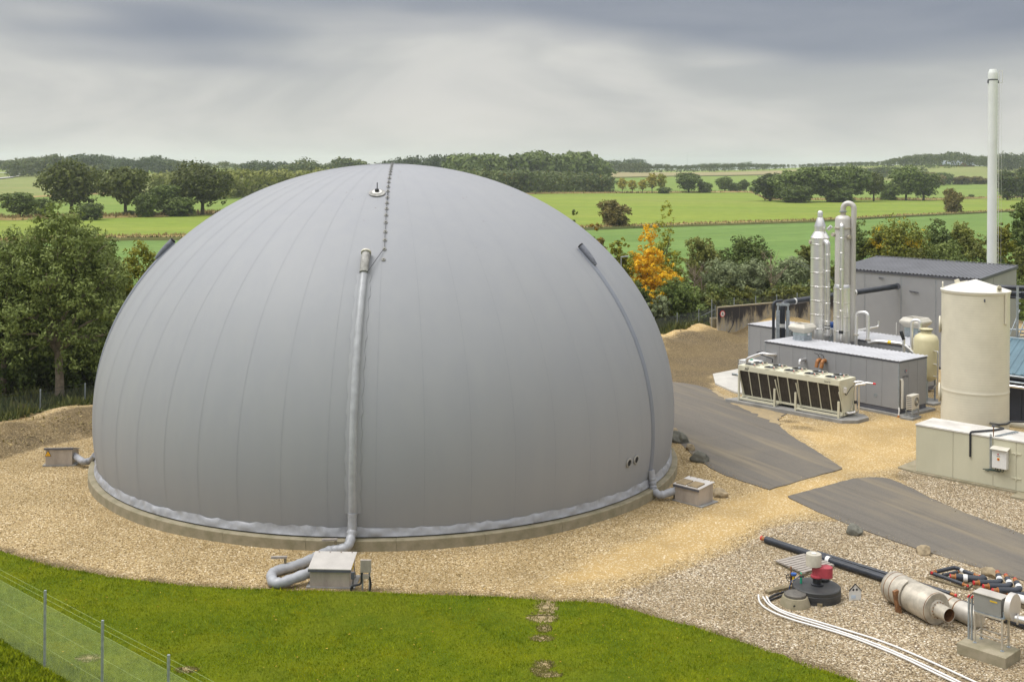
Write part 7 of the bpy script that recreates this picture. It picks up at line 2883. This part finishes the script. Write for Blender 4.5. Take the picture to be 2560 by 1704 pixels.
def undergrowth():
    me_ = []
    for k in range(3):
        lo = round_lobes(4.2, 3.3, -1.4, 150 + k, 12)
        cr = crown_mesh('crown', lo, 4600, .115, LEAF[('dark', 'olive', 'ash')[k]], 150 + k, 26, .34, 1.0, (.4, 1.1), -.85, .25, .5)
        tb = limbs(lo, .05, .8, M['bark'], None, 160 + k, (0, 0), 7, 'stem')
        me_.append((cr, tb.data))
        bpy.data.objects.remove(tb)
    r = random.Random(9)
    rows_ = [(1385 + 33 * i, 99 + 4.5 * (i % 2) + .35 * i, .85 + .5 * r.random()) for i in range(16)]
    rows_ += [(-60 + 30 * i, 70 + 3.5 * (i % 2), 1.1 + .55 * r.random()) for i in range(12)]
    rows_ += [(1900 + 42 * i, 106 + 3 * (i % 2), 1.1 + .5 * r.random()) for i in range(11)]
    for i, (px, Yd, s_) in enumerate(rows_):
        p = ad(px * K, 700 * K, Yd)
        lft = px < 1000
        t = thing('undergrowth_shrub', 'leafy shrub filling the shade between the trunks under the ash trees' if lft else 'leafy shrub in the undergrowth below the taller hedge row trees', 'shrub', (p.x, p.y, -.3), r.uniform(0, 6), 'undergrowth under the ash trees' if lft else 'undergrowth of the hedge row')
        t.scale = (s_, s_, s_ * r.uniform(.85, 1.15))
        a, b = me_[(0, 0, 1, 2, 1)[i % 5] if not lft else (0, 2, 0)[i % 3]]
        link(a, 'crown', t)
        link(b, 'stem', t)


undergrowth()


def bare_tree():
    for k, (px, Yd, top) in enumerate(((1596, 104, 590), (1612, 106, 600), (1772, 103.5, 560))):
        p = ad(px * K, 735 * K, Yd)
        h = H + ray(px * K, top * K)[2] * Yd
        t = thing('bare_tree', ('pale bare trunk with twigs beside the yellow tree', 'second pale bare trunk beside the yellow tree', 'bare twiggy stems in front of the dark round tree')[k], 'tree', (p.x, p.y, 0), 0, 'bare pale trunks in the hedge row')
        r = random.Random(60 + k)
        b = MB()
        b.tube([(0, 0, 0), (.1, 0, h * .4), (.0, .05, h * .8)], [.11, .08, .03], 7)
        b.build('trunk', M['bark_pale'], t, True)
        b = MB()
        for i in range(16):
            z = h * r.uniform(.25, .8)
            d_ = Vector((r.uniform(-1, 1), r.uniform(-.6, .3), r.uniform(.4, 1.2))) * r.uniform(.8, 1.7)
            b.tube([(0.05, 0, z), Vector((.05, 0, z)) + d_ * .5, Vector((.05, 0, z)) + d_ + Vector((0, 0, .25))], [.03, .02, .008], 5)
            for j in range(3):
                e = Vector((.05, 0, z)) + d_ * r.uniform(.4, .9)
                b.tube([e, e + Vector((r.uniform(-.5, .5), r.uniform(-.3, .3), r.uniform(.2, .6)))], [.012, .004], 4)
        b.build('branches', M['bark_pale'], t, True)


bare_tree()

# ---- trees among the fields
plant('oak', 165, 497, 374, 'broad oak, first of three by the field edge', 136)
plant('oak_b', 288, 499, 381, 'oak with a leaning trunk, middle of the three', 118)
plant('oak', 466, 496, 379, 'third oak of the field edge, nearest the dome', 130, rz=2.0)
plant('oak_c', 45, 504, 442, 'round dark bush tree left of the three oaks', 78)
plant('bush', 100, 500, 455, 'dark bush between the round tree and the first oak', 50, name='bush', cat='bush')
plant('bush', 205, 508, 466, 'low scrub at the foot of the first oak', 60, name='bush', cat='bush')
plant('oak_c', 378, 498, 425, 'dark tree left of the third oak', 70)
plant('bush', 412, 499, 452, 'scrub under the third oak', 75, name='bush', cat='bush')
plant('bush', 335, 501, 440, 'dark thicket between the second and third oak', 55, name='bush', cat='bush')
plant('bush', 300, 499, 484, 'tiny bush by the leaning oak trunk', 30, name='bush', cat='bush')
plant('bush_brown', 1413, 524, 459, 'brownish round bush alone at the field edge', 78, name='bush', cat='bush')
plant('bush_brown', 2192, 492, 432, 'brown yellow bush alone beyond the hedge row', 46, name='bush', cat='bush')
plant('oak_c', 1584, 445, 397, 'round dark tree on the far field border', 58)
plant('bush', 1622, 445, 418, 'bush right of the round dark tree on the border', 36, name='bush', cat='bush')
plant('broad', 1668, 443, 405, 'thin topped tree on the far field border', 36)
plant('bush', 1690, 443, 420, 'bush between the two border trees', 34, name='bush', cat='bush')
plant('broad', 1711, 443, 412, 'small upright tree on the far field border', 22)
plant('bush', 1738, 443, 428, 'low bush where the border meets the grove', 30, name='bush', cat='bush')
for px, base, top, w, kind, lab in ((1772, 464, 398, 74, 'broad_b', 'outermost tree of the grove'), (1808, 466, 392, 80, 'oak_c', 'second tree in the grove'), (1852, 466, 384, 84, 'oak_c', 'grove tree behind the first column line'), (1905, 466, 382, 86, 'oak_c', 'tall dark tree in the middle of the grove'), (1958, 465, 376, 74, 'broad', 'tallest dark tree of the grove left half'), (2010, 464, 394, 58, 'gold', ''), (2085, 463, 378, 66, 'broad', 'tall separate tree in the right half of the grove'), (2125, 463, 398, 70, 'oak_c', 'sloping outermost tree at the grove end'), (2045, 462, 420, 46, 'bush', 'bush in the gap of the grove'), (1830, 468, 425, 70, 'bush', 'low foliage along the grove edge'), (1930, 467, 428, 70, 'bush', 'dark thicket at the grove foot')):
    if kind == 'gold':
        plant('oak_b', px, base, top, 'brownish oak with open trunk in the grove', w)
    else:
        plant(kind, px, base, top, lab, w, 'grove in the meadow')
for px, base, top, w, lab in ((2148, 428, 396, 55, 'dark scrub beyond the grove end'), (2172, 426, 396, 44, 'rounded scrub left of the hedge row on the hill'), (2212, 426, 404, 50, 'left piece of the brown hedge below the barn field'), (2252, 425, 405, 52, 'right piece of the brown hedge below the barn field'), (2235, 455, 447, 14, 'tiny shrub alone in the pasture')):
    plant('bush_brown' if w > 46 else 'bush', px, base, top, lab, w, name='bush', cat='bush')
for px, base, top, w, lab in ((2318, 462, 392, 60, 'green tree right of the chimney'), (2352, 460, 384, 56, 'taller green tree at the frame edge')):
    plant('broad_b', px, base, top, lab, w)
for px, top, w, lab in ((1432, 408, 26, 'yellow tree at the wood edge, leftmost of five'), (1455, 413, 24, 'second yellow tree at the wood edge'), (1478, 412, 26, 'third yellow tree at the wood edge'), (1500, 397, 36, 'tallest yellow tree at the wood edge'), (1522, 398, 26, 'pale green tree beside the tallest yellow one')):
    plant('yellow_far' if '1522' not in str(px) else 'ygreen', px, 446, top, lab, w, 'yellow trees at the wood edge')
plant('bush', 1528, 447, 430, 'dark bush at the end of the yellow trees', 34, name='bush', cat='bush')


# ---- woods: one mass each
def wood(name, pts, n, hrange, depth, m, seed, cards=70, leaf=1.0, lift=0.0, conifer=.0, tops=None):
    """pts: (column, row of the foot) along the near edge; trees fill depth metres behind it"""
    rs = np.random.RandomState(seed)
    xs = [p[0] * K for p in pts]
    ds = [on_land(p[0] * K, p[1] * K).y for p in pts]
    V, T = [], []
    sx = rs.uniform(xs[0], xs[-1], n)
    for s in sx:
        Y = np.interp(s, xs, ds) + depth * rs.uniform(0, 1) ** 1.2
        X = (s - 1280) / FPX * Y
        z = float(terrain(X, Y))
        h = rs.uniform(*hrange)
        if tops:
            # tree height so that the wood has the skyline it has in the photograph
            row = np.interp(s, [q[0] * K for q in tops], [q[1] * K for q in tops])
            hm = H + ray(1280, row)[2] * Y - z
            h = max(5.0, min(28.0, hm * 1.14)) * (1.0 if rs.uniform() < .35 else rs.uniform(.72, 1.0))
        w = h * rs.uniform(.30, .48)
        if rs.uniform() < conifer:
            k = 6
            f = (np.arange(k) + .5) / k
            cl = np.stack([np.full(k, X) + rs.normal(0, .2, k), np.full(k, Y), z + h * (.1 + .9 * f), w * .75 * (1 - f * .88), np.zeros(k), np.zeros(k), np.ones(k)], 1)
        else:
            k = 9
            d_ = rs.normal(0, 1, (k, 3))
            d_ /= np.linalg.norm(d_, axis=1)[:, None]
            d_[:, 2] = np.abs(d_[:, 2]) * .9 - .3
            c = np.array([X, Y, z + h * .60]) + d_ * np.array([w * .75, w * .75, h * .34])
            cl = np.concatenate([c, np.full((k, 1), w * .52) * rs.uniform(.7, 1.2, (k, 1)), d_], 1)
            low = np.array([[X, Y, z + h * .25, w * .7, 0, -1, .2]])
            cl = np.concatenate([cl, low])
        v, t = leaf_cards(cl, cards, leaf * h / 14, 1.0, rs, .3, .6)
        V.append(v)
        T.append(np.clip(t * .6 + rs.uniform(0, .4), 0, 1))
    V = np.concatenate(V)
    me = np_mesh(name, V, np.arange(len(V)).reshape(-1, 4), m, False, {'tint': ('FACE', np.concatenate(T))})
    return link(me, name, kind='stuff')


wood('woodland', [(900, 462), (1150, 449), (1300, 446), (1410, 446)], 330, (9, 13), 70, LEAF['wood'], 1, 110, 1.0, tops=[(900, 395), (1000, 392), (1100, 390), (1200, 392), (1280, 395), (1350, 396), (1410, 405)])
wood('woodland', [(1040, 430), (1200, 428), (1395, 426)], 260, (15, 21), 160, LEAF['dark'], 2, 130, 1.1, tops=[(1040, 360), (1120, 358), (1160, 364), (1200, 358), (1240, 351), (1280, 362), (1300, 353), (1340, 350), (1365, 358), (1385, 372)])
wood('woodland', [(840, 418), (950, 414), (1060, 414)], 120, (10, 14), 150, LEAF['conifer'], 3, 90, 1.0, 0, .5, tops=[(840, 384), (870, 377), (890, 372), (935, 366), (955, 362), (985, 364), (1010, 360), (1060, 360)])
wood('woodland', [(500, 462), (640, 450), (760, 444), (860, 440)], 300, (9, 13), 90, LEAF['olive'], 4, 110, 1.0, tops=[(500, 400), (560, 396), (640, 398), (700, 396), (760, 392), (860, 390)])
wood('woodland', [(355, 452), (430, 448), (500, 452), (560, 455)], 120, (9, 13), 60, LEAF['olive'], 5, 110, 1.0, tops=[(355, 405), (430, 400), (500, 405), (560, 402)])
wood('woodland', [(640, 425), (740, 418), (835, 414)], 90, (13, 20), 120, LEAF['wood'], 6, 110, 1.0, tops=[(640, 385), (680, 378), (700, 368), (720, 372), (740, 383), (765, 378), (780, 366), (830, 367), (838, 380)])
wood('woodland', [(560, 412), (680, 408)], 90, (16, 22), 200, LEAF['conifer'], 7, 90, 1.0, 0, .6, tops=[(560, 380), (580, 374), (640, 377), (680, 378)])
wood('woodland', [(20, 410), (110, 409), (240, 406)], 190, (11, 18), 160, LEAF['wood'], 8, 100, 1.0, tops=[(0, 378), (60, 372), (80, 370), (105, 368), (125, 362), (145, 372), (200, 385), (240, 385)])
wood('woodland', [(150, 404), (300, 402), (420, 402)], 230, (19, 27), 300, LEAF['conifer'], 9, 90, 1.0, 0, .4, tops=[(150, 372), (165, 366), (190, 361), (230, 363), (260, 366), (300, 372), (330, 370), (360, 363), (385, 372), (420, 378)])
wood('woodland', [(-40, 398), (60, 398), (180, 398)], 150, (14, 20), 300, LEAF['wood'], 10, 90, 1.0, tops=[(-40, 378), (40, 376), (180, 372)])
wood('woodland', [(380, 401), (480, 400), (600, 400)], 120, (12, 20), 300, LEAF['wood'], 11, 80, 1.0, tops=[(380, 372), (400, 373), (430, 376), (460, 380), (500, 377), (520, 375), (545, 382), (560, 379), (600, 374)])
wood('woodland', [(1380, 401), (1480, 399), (1620, 396), (1800, 391), (1960, 387), (2010, 386)], 420, (11, 17), 130, LEAF['wood'], 12, 80, 1.0, tops=[(1380, 378), (1420, 372), (1500, 374), (1560, 378), (1600, 376), (1700, 372), (1800, 374), (1900, 376), (2010, 376)])
wood('woodland', [(1385, 396), (1430, 396), (1480, 395)], 70, (19, 25), 120, LEAF['conifer'], 13, 90, 1.0, 0, .3, tops=[(1385, 372), (1430, 366), (1470, 364), (1500, 368), (1530, 375)])
wood('woodland', [(1600, 391), (1700, 390), (1760, 389)], 90, (19, 25), 160, LEAF['wood'], 14, 80, 1.0, tops=[(1590, 372), (1615, 366), (1640, 372), (1680, 368), (1710, 365), (1740, 372), (1800, 372)])
wood('woodland', [(1960, 412), (2060, 412), (2135, 410)], 170, (13, 19), 160, LEAF['wood'], 15, 110, 1.0, tops=[(1960, 392), (2000, 380), (2050, 378), (2100, 385), (2135, 390)])
wood('woodland', [(1990, 388), (2060, 387), (2130, 386), (2240, 385), (2300, 386), (2400, 391)], 430, (13, 19), 220, LEAF['wood'], 16, 90, 1.0, tops=[(1990, 376), (2050, 360), (2100, 351), (2150, 348), (2195, 343), (2240, 352), (2290, 352), (2320, 362), (2360, 370), (2420, 372)])
wood('woodland', [(1850, 386), (1930, 385), (2000, 385)], 120, (16, 22), 300, LEAF['conifer'], 17, 80, 1.0, tops=[(1850, 380), (1905, 372), (1925, 370), (1950, 376), (2000, 378)])
wood('woodland', [(2290, 395), (2340, 395), (2420, 395)], 80, (12, 18), 80, LEAF['wood'], 18, 100, 1.0)
wood('woodland', [(2128, 390), (2180, 389), (2215, 388)], 26, (4, 6), 12, LEAF['dark'], 19, 80, 1.0)


# barn on the far hill
def barn():
    p = on_land(2204 * K, 385 * K)
    Yb = p.y + 30
    p = ad(2204 * K, 384 * K, Yb)
    z0 = float(terrain(p.x, Yb)) - .5
    zr = H + ray(0, 370 * K)[2] * Yb + (0)
    zr = ad(2204 * K, 370 * K, Yb).z
    ze = ad(2204 * K, 379.5 * K, Yb).z
    w = 70 * K / FPX * Yb
    t = thing('barn', 'far barn with a pale grey roof and brick gable on the hill', 'barn', (p.x, Yb, 0), radians(-12))
    MB().box(-w / 2, w / 2, 0, 14, z0, ze).build('wall', M['brick'], t)
    MB().hull8([(-w / 2 - .5, -1, ze - .3), (w / 2 + .5, -1, ze - .3), (w / 2 - 1, 7, zr - .3), (-w / 2 + 1, 7, zr - .3), (-w / 2 - .5, -1, ze), (w / 2 + .5, -1, ze), (w / 2 - 1, 7, zr), (-w / 2 + 1, 7, zr)]).build('roof', M['tintw'], t)
    MB().hull8([(-w / 2 + 1, 7.02, zr - .3), (w / 2 - 1, 7.02, zr - .3), (w / 2 + .5, 15, ze - .3), (-w / 2 - .5, 15, ze - .3), (-w / 2 + 1, 7.02, zr), (w / 2 - 1, 7.02, zr), (w / 2 + .5, 15, ze), (-w / 2 - .5, 15, ze)]).build('roof', M['tintw'], t)
    g = MB()
    g.add([(2, -1.6, ze - 1.5), (9, -1.6, ze - 1.5), (9, -1.6, ze), (5.5, -1.6, ze + 2.6), (2, -1.6, ze), (2, 3, ze - 1.5), (9, 3, ze - 1.5), (9, 3, ze), (5.5, 3, ze + 2.6), (2, 3, ze)], [(0, 1, 2, 3, 4), (2, 7, 8, 3), (3, 8, 9, 4), (1, 6, 7, 2), (0, 4, 9, 5)])
    g.build('dormer_gable', M['brick'], t)


barn()

# thin far mast on the horizon
p = on_land(1718, 425)
t = thing('radio_mast', 'hair thin radio mast far on the horizon', 'mast', p)
MB().tube([(0, 0, 0), (0, 0, 44 * p.y / FPX)], .35, 5).build('mast', M['galv'], t)

# ------------------------------------------------------------------ air
hz = MB().box(-4600, 4600, -420, 6600, -1.6, 75.0).build('haze', M['white'])
hz.data.materials.clear()
hm_ = bpy.data.materials.new('thin haze')
hm_.use_nodes = True
n_, l_ = hm_.node_tree.nodes, hm_.node_tree.links
n_.clear()
ou = N(n_, 'ShaderNodeOutputMaterial')
pv = N(n_, 'ShaderNodeVolumePrincipled')
pv.inputs['Color'].default_value = (.86, .92, 1.0, 1)
pv.inputs['Density'].default_value = .00013
pv.inputs['Anisotropy'].default_value = .2
l_.new(pv.outputs[0], ou.inputs['Volume'])
hz.data.materials.append(hm_)
hz['kind'] = 'stuff'
